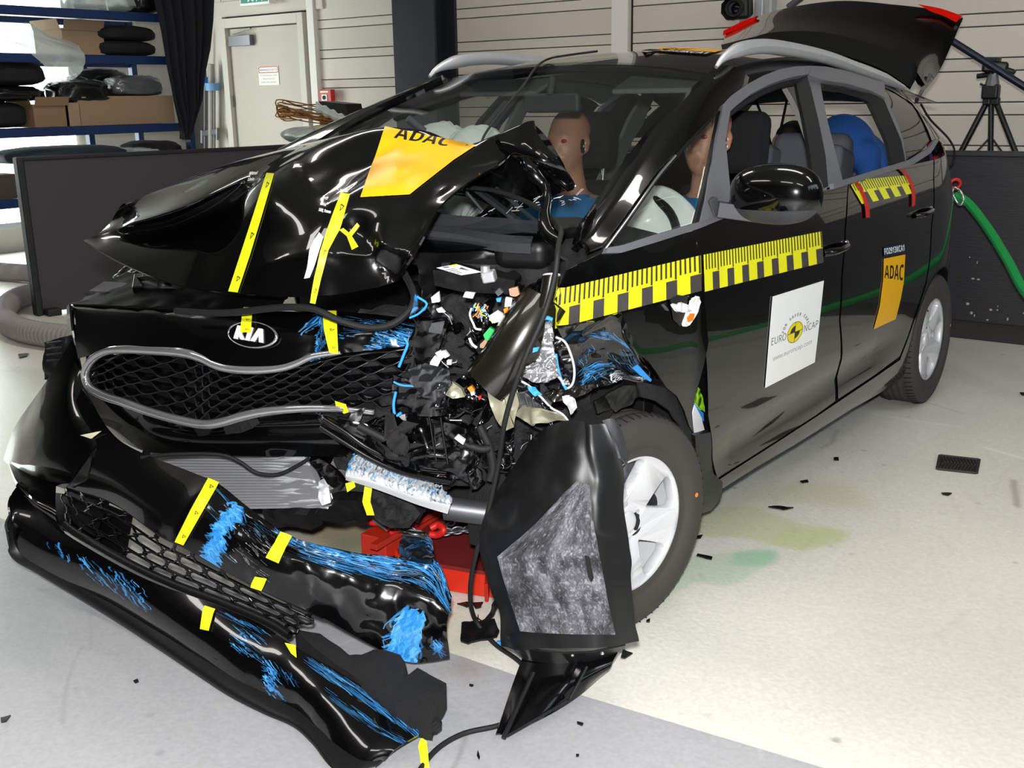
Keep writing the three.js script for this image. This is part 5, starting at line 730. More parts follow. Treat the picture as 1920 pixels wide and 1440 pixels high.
cut('fan_shroud', [[762, 776], [800, 778], [846, 790], [880, 800], [900, 860], [880, 900], [850, 880], [812, 870], [770, 850], [764, 812]], 0.0, M.plasticGloss, 0.02, 0.025, 10);
for (const [a, b] of [[804, 776], [826, 782]]) ln('metal_edge', [[a, b], [a + 6, b + 40], [a + 14, b + 88]], 0.03, 0.0035, M.plasticGloss);
mesh('torn_panel', sheet([[[596, 774, -0.01], [660, 790, 0.0], [740, 796, 0.0], [800, 806, 0.0], [862, 826, 0.0]], [[604, 792, 0.0], [660, 815, 0.015], [735, 835, 0.02], [800, 850, 0.02], [868, 860, 0.01]], [[620, 812, -0.01], [668, 846, 0.0], [740, 878, 0.0], [800, 892, 0.0], [872, 896, -0.01]]].map((r) => P(r, 0.0)), 50, 24, 0.006, crumple(0.02, 11)), M.paint, car);
ln('bumper_reinforcement', [[606, 785, 0.0], [650, 812, 0.0], [690, 840], [735, 862], [790, 878], [838, 884]], 0.01, 0.010, M.paint, 40);
ln('bumper_reinforcement', [[600, 800, 0.0], [650, 832, 0.0], [700, 862], [745, 882], [800, 896], [846, 904]], 0.02, 0.008, M.plasticGloss, 40);
ln('hose', [[672, 798], [700, 812], [726, 826]], 0.04, 0.011, M.rubber);
ln('hose', [[880, 836], [905, 842], [918, 840]], 0.05, 0.010, M.rubber); ln('hose', [[900, 800], [918, 840], [924, 880], [918, 900]], 0.03, 0.012, M.rubber);
cut('hose_label', [[852, 822], [858, 816], [872, 826], [868, 834]], 0.07, M.white, 0.012, 0);
ln('hose', [[844, 814], [860, 826], [882, 838]], 0.055, 0.007, M.rubber);
// white, green, brown and orange connectors and labels among the wiring
for (const [n, l, m] of [['part_label', [[872, 548], [890, 550], [886, 560], [868, 557]], M.white], ['white_clip', [[808, 558], [822, 547], [824, 566], [810, 568]], M.white], ['white_clip', [[818, 580], [826, 577], [834, 586], [822, 586]], M.white], ['white_connector', [[918, 592], [932, 583], [943, 590], [940, 602], [926, 606], [917, 600]], M.white], ['white_connector', [[948, 558], [960, 560], [958, 574], [946, 576]], M.white], ['white_clip', [[816, 662], [824, 658], [834, 668], [826, 676]], M.white], ['white_clip', [[824, 660], [834, 658], [842, 668], [834, 672]], M.white], ['white_clip', [[806, 680], [814, 668], [826, 676], [820, 688], [808, 688]], M.white], ['white_clip', [[838, 676], [846, 676], [846, 684], [838, 684]], M.white], ['brown_connector', [[954, 542], [970, 538], [974, 552], [968, 556], [962, 556], [956, 554]], M.tan], ['green_connector', [[906, 628], [918, 614], [928, 620], [930, 632], [920, 640], [910, 638]], M.green], ['brown_connector', [[900, 646], [910, 636], [918, 644], [912, 654], [900, 652]], M.tan], ['brown_connector', [[930, 626], [940, 612], [948, 618], [942, 632]], M.tan], ['orange_connector', [[944, 580], [952, 576], [954, 588], [946, 590]], M.amber], ['orange_bulb', [[876, 728], [884, 724], [890, 732], [882, 736]], M.amber], ['white_clip', [[882, 736], [888, 734], [890, 740], [884, 742]], M.white], ['red_clip', [[912, 666], [924, 662], [926, 668], [914, 674]], M.red], ['red_clip', [[896, 744], [902, 742], [902, 748], [898, 750]], M.red], ['blue_clip', [[930, 560], [940, 558], [938, 566], [932, 566]], M.blue], ['silver_pipe', [[928, 548], [936, 540], [944, 548], [934, 556]], M.plasticGrey]]) cut(n, l, 0.055, m, 0.014, 0);
reseed(52); for (let i = 0; i < 26; i++) { const x = rr(892, 918), y = rr(568, 592); ln('loose_wire', [[x, y], [x + rr(-8, 8), y + rr(2, 9)], [x + rr(-10, 12), y + rr(6, 18)]], rr(0.03, 0.06), 0.0014, [M.amber, M.white, M.rubber, M.blue, M.tan, M.tape][i % 6], 8); }
ln('white_strap', [[884, 578], [881, 590], [888, 608], [892, 616], [902, 618]], 0.05, 0.0028, M.white); ln('white_strap', [[880, 634], [886, 646], [894, 652]], 0.05, 0.0035, M.white);
// radiator
{
  const g = new THREE.Group(); g.name = 'radiator'; car.add(g);
  const q = [onZ(285, 846, 0.585), onZ(572, 850, 0.55), onZ(618, 950, 0.56), onZ(330, 955, 0.60)], at = (u, v) => q[0].clone().lerp(q[1], u).lerp(q[3].clone().lerp(q[2], u), v);
  mesh('radiator_core', sheetFrom((u, v) => at(u, v).add(V(0, 0, -0.012)), 6, 6, 0.02), M.alu, g);
  for (let i = 0; i < 20; i++) mesh('fin', sheetFrom((u, v) => { const k = clamp((u - 0.72) / 0.28); return at(u, (i + 0.12 + 0.62 * v) / 20).add(V(0, k * 0.02 * fbm(u * 9, i * 0.6, 2, 2), k * 0.02 * fbm(u * 12, i, 5, 2) + 0.004 * (1 - v))); }, 30, 1, 0.006), M.aluBright, g);
  cut('radiator_tank', [[600, 900], [616, 912], [622, 940], [606, 946], [598, 930]], -0.08, M.aluBright, 0.03, 0.012, 24, g);
}
ln('wiring_loom', [[265, 858, 0.0], [330, 852], [420, 854], [450, 866], [480, 886], [520, 890], [560, 872], [580, 860]].map((p) => [p[0], p[1], clamp((430 - p[0]) / 400) * -0.05]), -0.2, 0.006, M.rubber, 40);
mesh('bracket', plate([[500, 856], [522, 856], [520, 884], [498, 882]].map((p) => onZ(p[0], p[1], 0.55)), 0.01), M.plastic, car);
mesh('fan_ring', xf(new THREE.TorusGeometry(0.05, 0.016, 10, 30), onZ(296, 866, 0.52).toArray(), [0, 0.3, 0]), M.plastic, car);
cut('torn_bracket', [[582, 862], [600, 858], [640, 890], [652, 905], [640, 920], [616, 905]], -0.06, M.plasticGloss, 0.012, 0.015, 14);
mesh('lower_crossmember', sheet([[560, 945, 'z', 0.5], [600, 955, 'z', 0.5], [640, 940, 'z', 0.5], [700, 945, 'z', 0.48]].length ? [pxRow([[520, 940, 'z', 0.5], [590, 945, 'z', 0.5], [640, 922, 'z', 0.5], [700, 920, 'z', 0.48]]), pxRow([[520, 968, 'z', 0.48], [590, 972, 'z', 0.48], [640, 962, 'z', 0.48], [700, 960, 'z', 0.46]])] : [], 20, 6, 0.05, crumple(0.02, 10)), M.plastic, car);
// crushed aluminium beam end
{
  const t = canvasTex(512, 128, (g, w, h) => { g.fillStyle = '#c4c8ce'; g.fillRect(0, 0, w, h); reseed(9); for (let i = 0; i < 260; i++) { const x = rr(0, w), y = rr(0, h * 0.5); g.strokeStyle = ['#2b3238', '#3f93d6', '#f2f4f6', '#7d8790', '#3a86c4'][i % 5]; g.globalAlpha = rr(0.4, 0.9); g.lineWidth = rr(1, 3.5); g.beginPath(); g.moveTo(x, y); g.lineTo(x + rr(-14, 4), y + rr(12, 40)); g.stroke(); } g.globalAlpha = 1; g.fillStyle = '#3f97dc'; g.fillRect(0, 0, 14, h * 0.6); g.fillStyle = '#dcdedf'; g.fillRect(0, h * 0.72, w, h * 0.28); });
  mesh('crushed_beam', flipV(sheet([P([[664, 853, -0.06], [700, 860, -0.05], [740, 878, -0.04], [790, 902, -0.03], [828, 917, -0.03]]), P([[656, 870, -0.03], [695, 878, -0.02], [738, 896, -0.01], [790, 916, 0], [838, 930, 0]]), P([[650, 887, 0], [690, 895, 0.01], [735, 911, 0.01], [790, 930, 0.02], [845, 943, 0.02]]), P([[650, 897, -0.01], [690, 909, 0], [735, 925, 0], [785, 944, 0.01], [840, 961, 0.01]])], 70, 24, 0.006, (p, u, v) => v < 0.66 ? p.add(V(0, 0.006 * Math.sin(u * 150 + v * 8), 0.012 * fbm(u * 22, v * 8, 1, 3))) : p)), std({ map: t, roughness: 0.42, metalness: 0.3 }), car);
}
cut('gearbox', [[690, 912], [740, 922], [775, 940], [790, 960], [770, 985], [735, 988], [700, 968]], -0.12, M.plasticRough, 0.1, 0.02, 12);
ln('subframe_tube', [[835, 952], [880, 958], [940, 966]], -0.1, 0.034, M.steel);
mesh('tape_strip', plate(P([[684, 910], [698, 912], [695, 940], [702, 966], [688, 966], [680, 940]], -0.05), 0.001, 0.004), M.tape, car); mesh('tape_strip', plate(P([[648, 906], [664, 902], [667, 912], [652, 922]], 0.0), 0.001, 0.004), M.tape, car);
// oil pan and suspension under the engine
mesh('underbody', [bx(0.8, 0.14, 0.5, [0.05, 0.42, -0.05], [0, 0, 0], 0.05), bx(0.7, 0.08, 0.3, [0.5, 0.3, 0.0], [0, 0.2, 0], 0.03), rod(V(0.3, 0.3, 0.05), V(0.78, 0.3, 0.02), 0.03)], M.plasticRough, car);
/* hanging wheel arch liner */
{
  const g = new THREE.Group(); g.name = 'wheel_arch_liner'; car.add(g); g.userData.label = 'torn black wheel arch liner with a grey felt pad';
  const R = [[[1000, 822, 0.44], [1050, 792, 0.46], [1100, 786, 0.47], [1146, 790, 0.46]], [[950, 900, 0.48], [1010, 880, 0.52], [1085, 870, 0.54], [1168, 870, 0.47]], [[912, 985, 0.52], [980, 975, 0.58], [1080, 960, 0.60], [1172, 950, 0.48]], [[910, 1045, 0.54], [975, 1050, 0.60], [1090, 1050, 0.62], [1182, 1050, 0.50]], [[935, 1130, 0.57], [985, 1130, 0.62], [1100, 1125, 0.63], [1188, 1120, 0.51]], [[952, 1205, 0.60], [1000, 1212, 0.64], [1110, 1214, 0.64], [1192, 1204, 0.52]]].map((r) => r.map((p) => onZ(p[0], p[1], p[2])));
  const lin = mesh('liner_panel', sheet(R, 40, 60, 0.005, (p, u, v) => p.add(V(0, 0, 0.03 * fbm(p.x * 7, p.y * 7, 4, 3) + 0.012 * (1 - 2 * Math.abs(fbm(p.x * 5 + 3, p.y * 4, 1, 2))) + 0.02 * Math.exp(-(((u - 0.86) / 0.06) ** 2)) * (v < 0.5 ? 1 : 0.3)))), M.plastic, g);
  const fz2 = noiseTex(512, (u, v) => { const a = 0.26 + 0.2 * fbm(u * 9, v * 9, 2, 3) + 0.34 * Math.max(0, fbm(u * 60 + 3 * fbm(u * 20, v * 20, 9, 2), v * 60, 7, 3)) + 0.1 * fbm(u * 130, v * 130, 1, 2); return [a, a, a * 1.05]; }, true);
  const felt = lay([lin], [[1083, 903], [1045, 945], [1007, 983], [938, 1043], [952, 1092], [966, 1136], [980, 1184]], [[1104, 912], [1106, 936], [1108, 965], [1120, 1037], [1130, 1092], [1138, 1136], [1149, 1188]], 16, 30, 0.004, 0.006);
  mesh('felt_pad', felt, std({ map: fz2, roughness: 1, bumpMap: fz2, bumpScale: 0.004 }), g);
  mesh('felt_slot', plate([[1096, 1042], [1104, 1045], [1112, 1085], [1108, 1092], [1102, 1080]].map((p) => onZ(p[0], p[1], 0.64)), 0.003), M.rubber, g);
  mesh('liner_fold', sheet([[[1130, 790, 0.47], [1146, 786, 0.46], [1158, 800, 0.44]], [[1150, 830, 0.49], [1160, 832, 0.47], [1170, 836, 0.44]], [[1160, 860, 0.5], [1168, 866, 0.47], [1172, 872, 0.44]]].map((r) => r.map((p) => onZ(p[0], p[1], p[2]))), 8, 10, 0.006), M.plasticGrey, g);
  const Y = (x, y, h) => onY(x, y, h);
  const sg = mesh('splash_guard', sheet([[Y(984, 1228, 0.10), Y(1045, 1238, 0.10), Y(1105, 1234, 0.10), Y(1166, 1214, 0.10)], [Y(958, 1300, 0.05), Y(1025, 1290, 0.065), Y(1085, 1275, 0.075), Y(1145, 1246, 0.085)], [Y(929, 1386, 0.006), Y(998, 1357, 0.016), Y(1072, 1310, 0.03), Y(1124, 1264, 0.06)]], 24, 24, 0.006, (p, u, v) => p.add(V(0, 0.012 * (1 - clamp(u / 0.1)) + 0.006 * (Math.abs(u - 0.55) < 0.04 && v < 0.75 ? 1 : 0), 0))), M.plasticGloss, g);
  mesh('guard_rib', [rod(Y(1000, 1262, 0.098), Y(944, 1384, 0.02), 0.006), rod(Y(1100, 1250, 0.105), Y(1068, 1312, 0.05), 0.004), rod(Y(1068, 1312, 0.045), Y(950, 1380, 0.02), 0.004)], M.plastic, g);
  mesh('liner_flange', band([Y(950, 1180, 0.22), Y(965, 1206, 0.18), Y(1000, 1216, 0.15), Y(1060, 1222, 0.14), Y(1110, 1220, 0.14), Y(1172, 1206, 0.14)], [Y(955, 1205, 0.17), Y(985, 1234, 0.105), Y(1045, 1242, 0.10), Y(1105, 1238, 0.10), Y(1140, 1228, 0.10), Y(1170, 1212, 0.11)], 20, 0.006), M.plastic, g);
  for (const [x, y] of [[974, 1206], [1020, 1226], [1073, 1228], [1129, 1225]]) mesh('screw', xf(new THREE.SphereGeometry(0.005, 10, 8), Y(x, y, 0.13).toArray()), M.chrome, g);
  const X = (l, x) => l.map((p) => onX(p[0], p[1], x));
  mesh('liner_upper', [plate(X([[1108, 752], [1150, 728], [1176, 708], [1200, 706], [1228, 712], [1246, 725], [1225, 738], [1195, 742], [1150, 762], [1115, 775]], 0.84), 0.006, 0.012, 10), plate(X([[1130, 742], [1165, 722], [1192, 722], [1195, 740], [1180, 758], [1150, 772], [1142, 764]], 0.87), 0.006, 0.008, 14)], M.plastic, g);
  mesh('liner_arch', plate(X([[1192, 714], [1248, 727], [1270, 745], [1283, 770], [1292, 800], [1297, 826], [1290, 832], [1272, 796], [1254, 770], [1230, 752], [1200, 744]], 0.875), 0.006, 0.006, 14), M.plasticRough, g);
}
// print and measuring strips on the side
const SIDE = [wing, doorL, doorR];
const ruler = canvasTex(1024, 128, (g, w, h) => { g.fillStyle = '#f0ec24'; g.fillRect(0, 0, w, h); g.fillStyle = '#4a4644'; for (let i = 0; i < 8; i++) g.fillRect(i * 128 + 70, h * 0.52, 58, h * 0.48); g.fillStyle = '#3f3c3a'; for (let i = 0; i < 40; i++) g.fillRect(i * 25.6 + 14, 0, 10, i % 5 === 4 ? h * 0.5 : h * 0.42); });
const rulerMat = std({ map: ruler, roughness: 0.3 });
const rulerNear = rulerMat.clone(); rulerNear.map = ruler.clone(); rulerNear.map.repeat.set(0.75, 1);
sticker('measuring_strip', [wing], [[1043, 543], [1040, 580], [1038, 616]], [[1311, 479], [1312, 512], [1313, 545]], 40, 6, rulerNear, wing, 0.004);
sticker('measuring_strip', [doorL], [[1317, 478], [1318, 512], [1319, 547]], [[1538, 434], [1540, 464], [1542, 492]], 30, 6, rulerMat, doorL, 0.004);
const ruler2 = rulerMat.clone(); ruler2.map = ruler.clone(); ruler2.map.repeat.set(0.6, 1);
const rs = sticker('measuring_strip', [doorR], [[1589, 339], [1602, 362], [1614, 383]], [[1698, 329], [1706, 346], [1714, 362]], 16, 6, ruler2, doorR, 0.004);
for (const [l, r] of [[[[1584, 337], [1602, 345], [1614, 372], [1619, 390], [1620, 409]], [[1590, 336], [1608, 344], [1620, 370], [1626, 388], [1627, 408]]], [[[1677, 313], [1690, 324], [1702, 344], [1707, 362], [1707, 388]], [[1683, 312], [1696, 323], [1708, 343], [1713, 361], [1712, 386]]]]) sticker('red_tape', [doorR], l, r, 1, 10, M.red, doorR, 0.008);
const ncap = canvasTex(640, 820, (g, w, h) => {
  g.fillStyle = '#f6f6f4'; g.fillRect(0, 0, w, h); g.fillStyle = '#4a4b50'; g.textAlign = 'center';
  const cx = 330, cy = 420, R = 96; g.font = 'bold 40px sans-serif'; const s = 'FOR SAFER CARS'; [...s].forEach((c, i) => { const a = -1.28 + i * 2.56 / (s.length - 1); g.save(); g.translate(cx + Math.sin(a) * 150, cy - Math.cos(a) * 150); g.rotate(a); g.fillText(c, 0, 0); g.restore(); });
  g.fillStyle = '#f0dc14'; g.beginPath(); g.arc(cx, cy, R, 0, 7); g.fill(); g.strokeStyle = '#5a5628'; g.lineWidth = 6; g.stroke();
  g.fillStyle = '#26241c'; g.beginPath(); g.moveTo(cx, cy); g.arc(cx, cy, 62, Math.PI, Math.PI * 1.5); g.fill(); g.beginPath(); g.moveTo(cx, cy); g.arc(cx, cy, 62, 0, Math.PI * 0.5); g.fill(); g.lineWidth = 5; g.strokeStyle = '#26241c'; g.beginPath(); g.moveTo(cx - R, cy); g.lineTo(cx + R, cy); g.moveTo(cx, cy - R); g.lineTo(cx, cy + R); g.stroke();
  g.fillStyle = '#55565c'; g.font = '92px sans-serif'; g.textAlign = 'right'; g.fillText('EURO', 224, 456, 200); g.textAlign = 'left'; g.fillText('NCAP', 438, 456, 190); g.textAlign = 'center'; g.fillStyle = '#8a8b90'; g.font = '58px sans-serif'; g.fillText('www.euroncap.com', w / 2, 606, 500);
});
sticker('white_sticker', [doorL], [[1447, 556], [1440, 640], [1433, 727]], [[1543, 526], [1535, 602], [1526, 679]], 12, 12, std({ map: ncap, roughness: 0.35 }), doorL, 0.003);
const adacTex = canvasTex(256, 640, (g, w, h) => { g.fillStyle = '#f8b80a'; g.fillRect(0, 0, w, h); g.fillStyle = '#141210'; g.textAlign = 'center'; g.save(); g.translate(w / 2, 200); g.scale(1, 1.9); g.font = 'bold 92px sans-serif'; g.fillText('ADAC', 0, 0, 236); g.restore(); });
sticker('yellow_sticker', [doorR], [[1656, 485], [1655, 523], [1648, 577], [1637, 617]], [[1696, 477], [1693, 530], [1687, 562], [1678, 598]], 8, 14, std({ map: adacTex, roughness: 0.35 }), doorR, 0.003);
const codeTex = (fg, bg) => canvasTex(512, 96, (g, w, h) => { g.fillStyle = bg; g.fillRect(0, 0, w, h); g.fillStyle = fg; g.font = 'bold 84px sans-serif'; g.textAlign = 'center'; g.fillText('FO2913KCA1', w / 2, 78, w - 16); });
sticker('code_label', [doorR], [[1655, 463], [1656, 481]], [[1695, 455], [1696, 473]], 6, 3, std({ map: codeTex('#f2f4f6', '#1b2740'), roughness: 0.4 }), doorR, 0.003);
sticker('yellow_sticker', [roof], [[1262, 87], [1228, 93]], [[1372, 90], [1340, 100]], 12, 6, std({ color: 0xe8a71a, roughness: 0.35 }), roof, 0.004);
sticker('code_label', [roof], [[1226, 93], [1202, 96]], [[1338, 100], [1324, 104]], 12, 3, std({ map: codeTex('#e8e8e8', '#0a0a0b'), roughness: 0.4 }), roof, 0.004);
// wipers and cracks of the windscreen
mesh('wiper', [bar(onX(880, 345, 0.26), onX(985, 425, 0.46), 0.03, 0.012), bar(onX(930, 352, 0.36), onX(1010, 420, 0.52), 0.012, 0.01)], M.plasticGrey, car); mesh('wiper', bar(onX(862, 345, 0.25), onX(905, 395, 0.3), 0.02, 0.01), M.plasticGrey, car); mesh('wiper', rod(onX(765, 222, 0.0), onX(795, 246, 0.02), 0.012), M.plasticGrey, car);
reseed(17); for (let i = 0; i < 34; i++) { const x = rr(890, 1090), y = lerp(402, 372, (x - 890) / 200) + rr(-14, 10), a = rr(-0.9, 0.4), L = rr(5, 22); const h0 = hit([screenGlass], x, y), h1 = hit([screenGlass], x + L * Math.cos(a), y + L * Math.sin(a)); if (h0 && h1) mesh('glass_crack', rod(h0.p.addScaledVector(h0.n, 0.001), h1.p.addScaledVector(h1.n, 0.001), rr(0.0004, 0.0009), 5), M.aluBright, screenGlass); }

/* ---------- figures: smooth bodies from tapered bones ---------- */
function skin(bones, cell, k = 0.03) {
  const lo = V(1e9, 1e9, 1e9), hi = V(-1e9, -1e9, -1e9); for (const [a, ra, b, rb] of bones) for (const [p, r] of [[a, ra], [b, rb]]) { lo.min(p.clone().addScalar(-r - 2.5 * cell)); hi.max(p.clone().addScalar(r + 2.5 * cell)); }
  const c = lo.clone().add(hi).multiplyScalar(0.5), half = Math.max(hi.x - lo.x, hi.y - lo.y, hi.z - lo.z) / 2, n = Math.ceil(2 * half / cell) + 2;
  const mc = new MarchingCubes(n, M.seat, false, false, 400000); mc.isolation = 0; const h = n / 2, p = V(0, 0, 0), ab = V(0, 0, 0), ap = V(0, 0, 0);
  for (let z = 0; z < n; z++) for (let y = 0; y < n; y++) for (let x = 0; x < n; x++) {
    p.set((x - h) / h * half + c.x, (y - h) / h * half + c.y, (z - h) / h * half + c.z); let d = 1e3;
    for (const [a, ra, b, rb] of bones) { ab.subVectors(b, a); ap.subVectors(p, a); const t = clamp(ap.dot(ab) / (ab.lengthSq() || 1)); const e = ap.addScaledVector(ab, -t).length() - lerp(ra, rb, t); const m = clamp(0.5 + 0.5 * (d - e) / k); d = d > 100 ? e : lerp(d, e, m) - k * m * (1 - m); }
    mc.field[x + y * n + z * n * n] = -d;
  }
  mc.update();
  const g = new THREE.BufferGeometry(), pos = new Float32Array(mc.positionArray.slice(0, mc.count * 3)), nor = new Float32Array(mc.normalArray.slice(0, mc.count * 3));
  for (let i = 0; i < pos.length; i += 3) { pos[i] = pos[i] * half + c.x; pos[i + 1] = pos[i + 1] * half + c.y; pos[i + 2] = pos[i + 2] * half + c.z; }
  g.setAttribute('position', new THREE.BufferAttribute(pos, 3)); g.setAttribute('normal', new THREE.BufferAttribute(nor, 3)); g.setAttribute('uv', new THREE.BufferAttribute(new Float32Array(mc.count * 2), 2)); return g;
}
const limb = (pts) => { const r = []; for (let i = 0; i + 1 < pts.length; i++) r.push([V(...pts[i].slice(0, 3)), pts[i][3], V(...pts[i + 1].slice(0, 3)), pts[i + 1][3]]); return r; };
const dummySkin = std({ color: 0xc48a70, roughness: 0.45 }), dummyBlue = std({ color: 0x1f6ea6, roughness: 0.85 });
function crashDummy(x, headY, headZ, label) {
  const t = thing('crash_test_dummy', label, 'crash dummy', [x, 0, headZ]);
  const hy = headY, b = [];
  b.push(...limb([[0, hy + 0.055, -0.012, 0.088], [0, hy + 0.01, 0.012, 0.082], [0, hy - 0.06, 0.035, 0.062], [0, hy - 0.09, 0.045, 0.042]]));
  b.push(...limb([[0, hy + 0.005, 0.085, 0.016], [0, hy - 0.03, 0.108, 0.017]]), ...limb([[-0.025, hy - 0.062, 0.092, 0.012], [0.025, hy - 0.062, 0.092, 0.012]]), ...limb([[-0.03, hy + 0.03, 0.082, 0.014], [0.03, hy + 0.03, 0.082, 0.014]]));
  for (const s of [-1, 1]) b.push(...limb([[s * 0.083, hy + 0.005, -0.01, 0.018], [s * 0.083, hy - 0.03, -0.005, 0.014]]));
  b.push(...limb([[0, hy - 0.09, -0.005, 0.058], [0, hy - 0.19, -0.02, 0.06], [0, hy - 0.26, -0.02, 0.075]]));
  const f = b.slice();
  b.push(...limb([[-0.16, hy - 0.3, -0.03, 0.07], [0, hy - 0.3, -0.02, 0.1], [0.16, hy - 0.3, -0.03, 0.07]]), ...limb([[0, hy - 0.34, -0.02, 0.14], [0, hy - 0.55, 0.02, 0.15], [0, hy - 0.72, 0.06, 0.15]]));
  for (const s of [-1, 1]) {
    b.push(...limb([[s * 0.19, hy - 0.31, -0.02, 0.062], [s * 0.25, hy - 0.54, 0.08, 0.048], [s * 0.2, hy - 0.46, 0.31, 0.036], [s * 0.19, hy - 0.45, 0.36, 0.034]]));
    for (let q = 0; q < 5; q++) b.push(...limb([[s * (0.19 + (q - 2) * 0.012), hy - 0.45 - (q === 0 ? 0.01 : 0), 0.385, 0.011], [s * (0.19 + (q - 2) * 0.018), hy - 0.455, 0.385 + [0.03, 0.06, 0.065, 0.06, 0.045][q], 0.009], [s * (0.19 + (q - 2) * 0.018), hy - 0.485, 0.40 + [0.03, 0.06, 0.065, 0.06, 0.045][q], 0.008]]));
    b.push(...limb([[s * 0.1, hy - 0.75, 0.1, 0.095], [s * 0.14, hy - 0.7, 0.52, 0.07], [s * 0.13, hy - 0.86, 0.75, 0.05]]));
  }
  mesh('body', skin(b, 0.0135, 0.025), dummySkin, t);
  const sh = [...limb([[-0.17, hy - 0.31, -0.03, 0.078], [0, hy - 0.31, -0.02, 0.105], [0.17, hy - 0.31, -0.03, 0.078]]), ...limb([[0, hy - 0.35, -0.02, 0.15], [0, hy - 0.55, 0.02, 0.16], [0, hy - 0.74, 0.06, 0.16]])]; for (const s of [-1, 1]) sh.push(...limb([[s * 0.19, hy - 0.31, -0.02, 0.072], [s * 0.235, hy - 0.48, 0.05, 0.062]]));
  mesh('shirt', skin(sh, 0.02, 0.03), dummyBlue, t);
  for (const s of [-1, 1]) {
    const d = mesh('target_disc', cyl(0.03, 0.03, 0.006, [s * 0.092, hy - 0.012, 0.03], [0, s * 0.3, Math.PI / 2], 28), M.rubber, t);
    for (const [u, v] of [[0, 0], [0.015, 0.013], [-0.015, 0.013], [0.013, -0.015], [-0.013, -0.015]]) mesh('target_dot', cyl(0.0048, 0.0048, 0.004, [s * 0.096, hy - 0.012 + v, 0.03 + u], [0, s * 0.3, Math.PI / 2], 12), M.white, d);
    mesh('eye', xf(new THREE.SphereGeometry(0.011, 14, 10), [s * 0.034, hy + 0.012, 0.094], [0, 0, 0], [1.5, 0.8, 0.7]), std({ color: 0xb5202a, roughness: 0.4 }), t);
  }
}
crashDummy(-0.37, 1.296, -1.44, 'crash test dummy on the passenger side, tan head seen through the windscreen');
crashDummy(0.37, 1.325, -1.29, 'crash test dummy on the driver side, half hidden behind the front door pillar');
// white airbags
const cloth = std({ color: 0xe6e6e2, roughness: 0.85 });
mesh('passenger_airbag', [sheetFrom((u, v) => { const a = u * 6.2832, b = (v - 0.5) * 3.1; const w = 1 + 0.12 * (1 - 2 * Math.abs(fbm(3 * Math.cos(a) + 5, 3 * Math.sin(b), 3 * Math.sin(a), 3))), k = Math.cos(a) * Math.cos(b); return V(-0.38 + 0.23 * k * w, 1.25 + 0.15 * Math.sin(b) * w - 0.05 * Math.exp(-(((k - 0.1) / 0.22) ** 2)), -0.68 + 0.17 * Math.sin(a) * Math.cos(b) * w); }, 72, 36, 0.003)], cloth, car);
mesh('driver_airbag', [sheetFrom((u, v) => { const a = u * 6.2832, b = (v - 0.5) * 3.1; return V(0.40 + 0.2 * Math.cos(a) * Math.cos(b), 1.0 + 0.16 * Math.sin(b) + 0.02 * Math.sin(5 * a), -0.84 + 0.1 * Math.sin(a) * Math.cos(b)); }, 40, 24, 0.003)], cloth, car);
mesh('child_seat', [bx(0.36, 0.5, 0.12, [0.42, 1.07, -2.2], [-0.25, 0, 0], 0.05), bx(0.08, 0.42, 0.2, [0.26, 1.05, -2.12], [-0.25, 0, 0], 0.03), bx(0.08, 0.42, 0.2, [0.58, 1.05, -2.12], [-0.25, 0, 0], 0.03)], std({ color: 0x55565c, roughness: 0.85 }), car);
for (const [a, b, c] of [[[1418, 190, 0.1], [1440, 250, 0.1], [1450, 300, 0.2]], [[1476, 185, 0.0], [1462, 250, 0.15], [1447, 310, 0.2]]]) mesh('measuring_cable', tube([a, b, c].map((p) => onX(p[0], p[1], p[2])), 0.007, 16, 6), M.rubber, car);
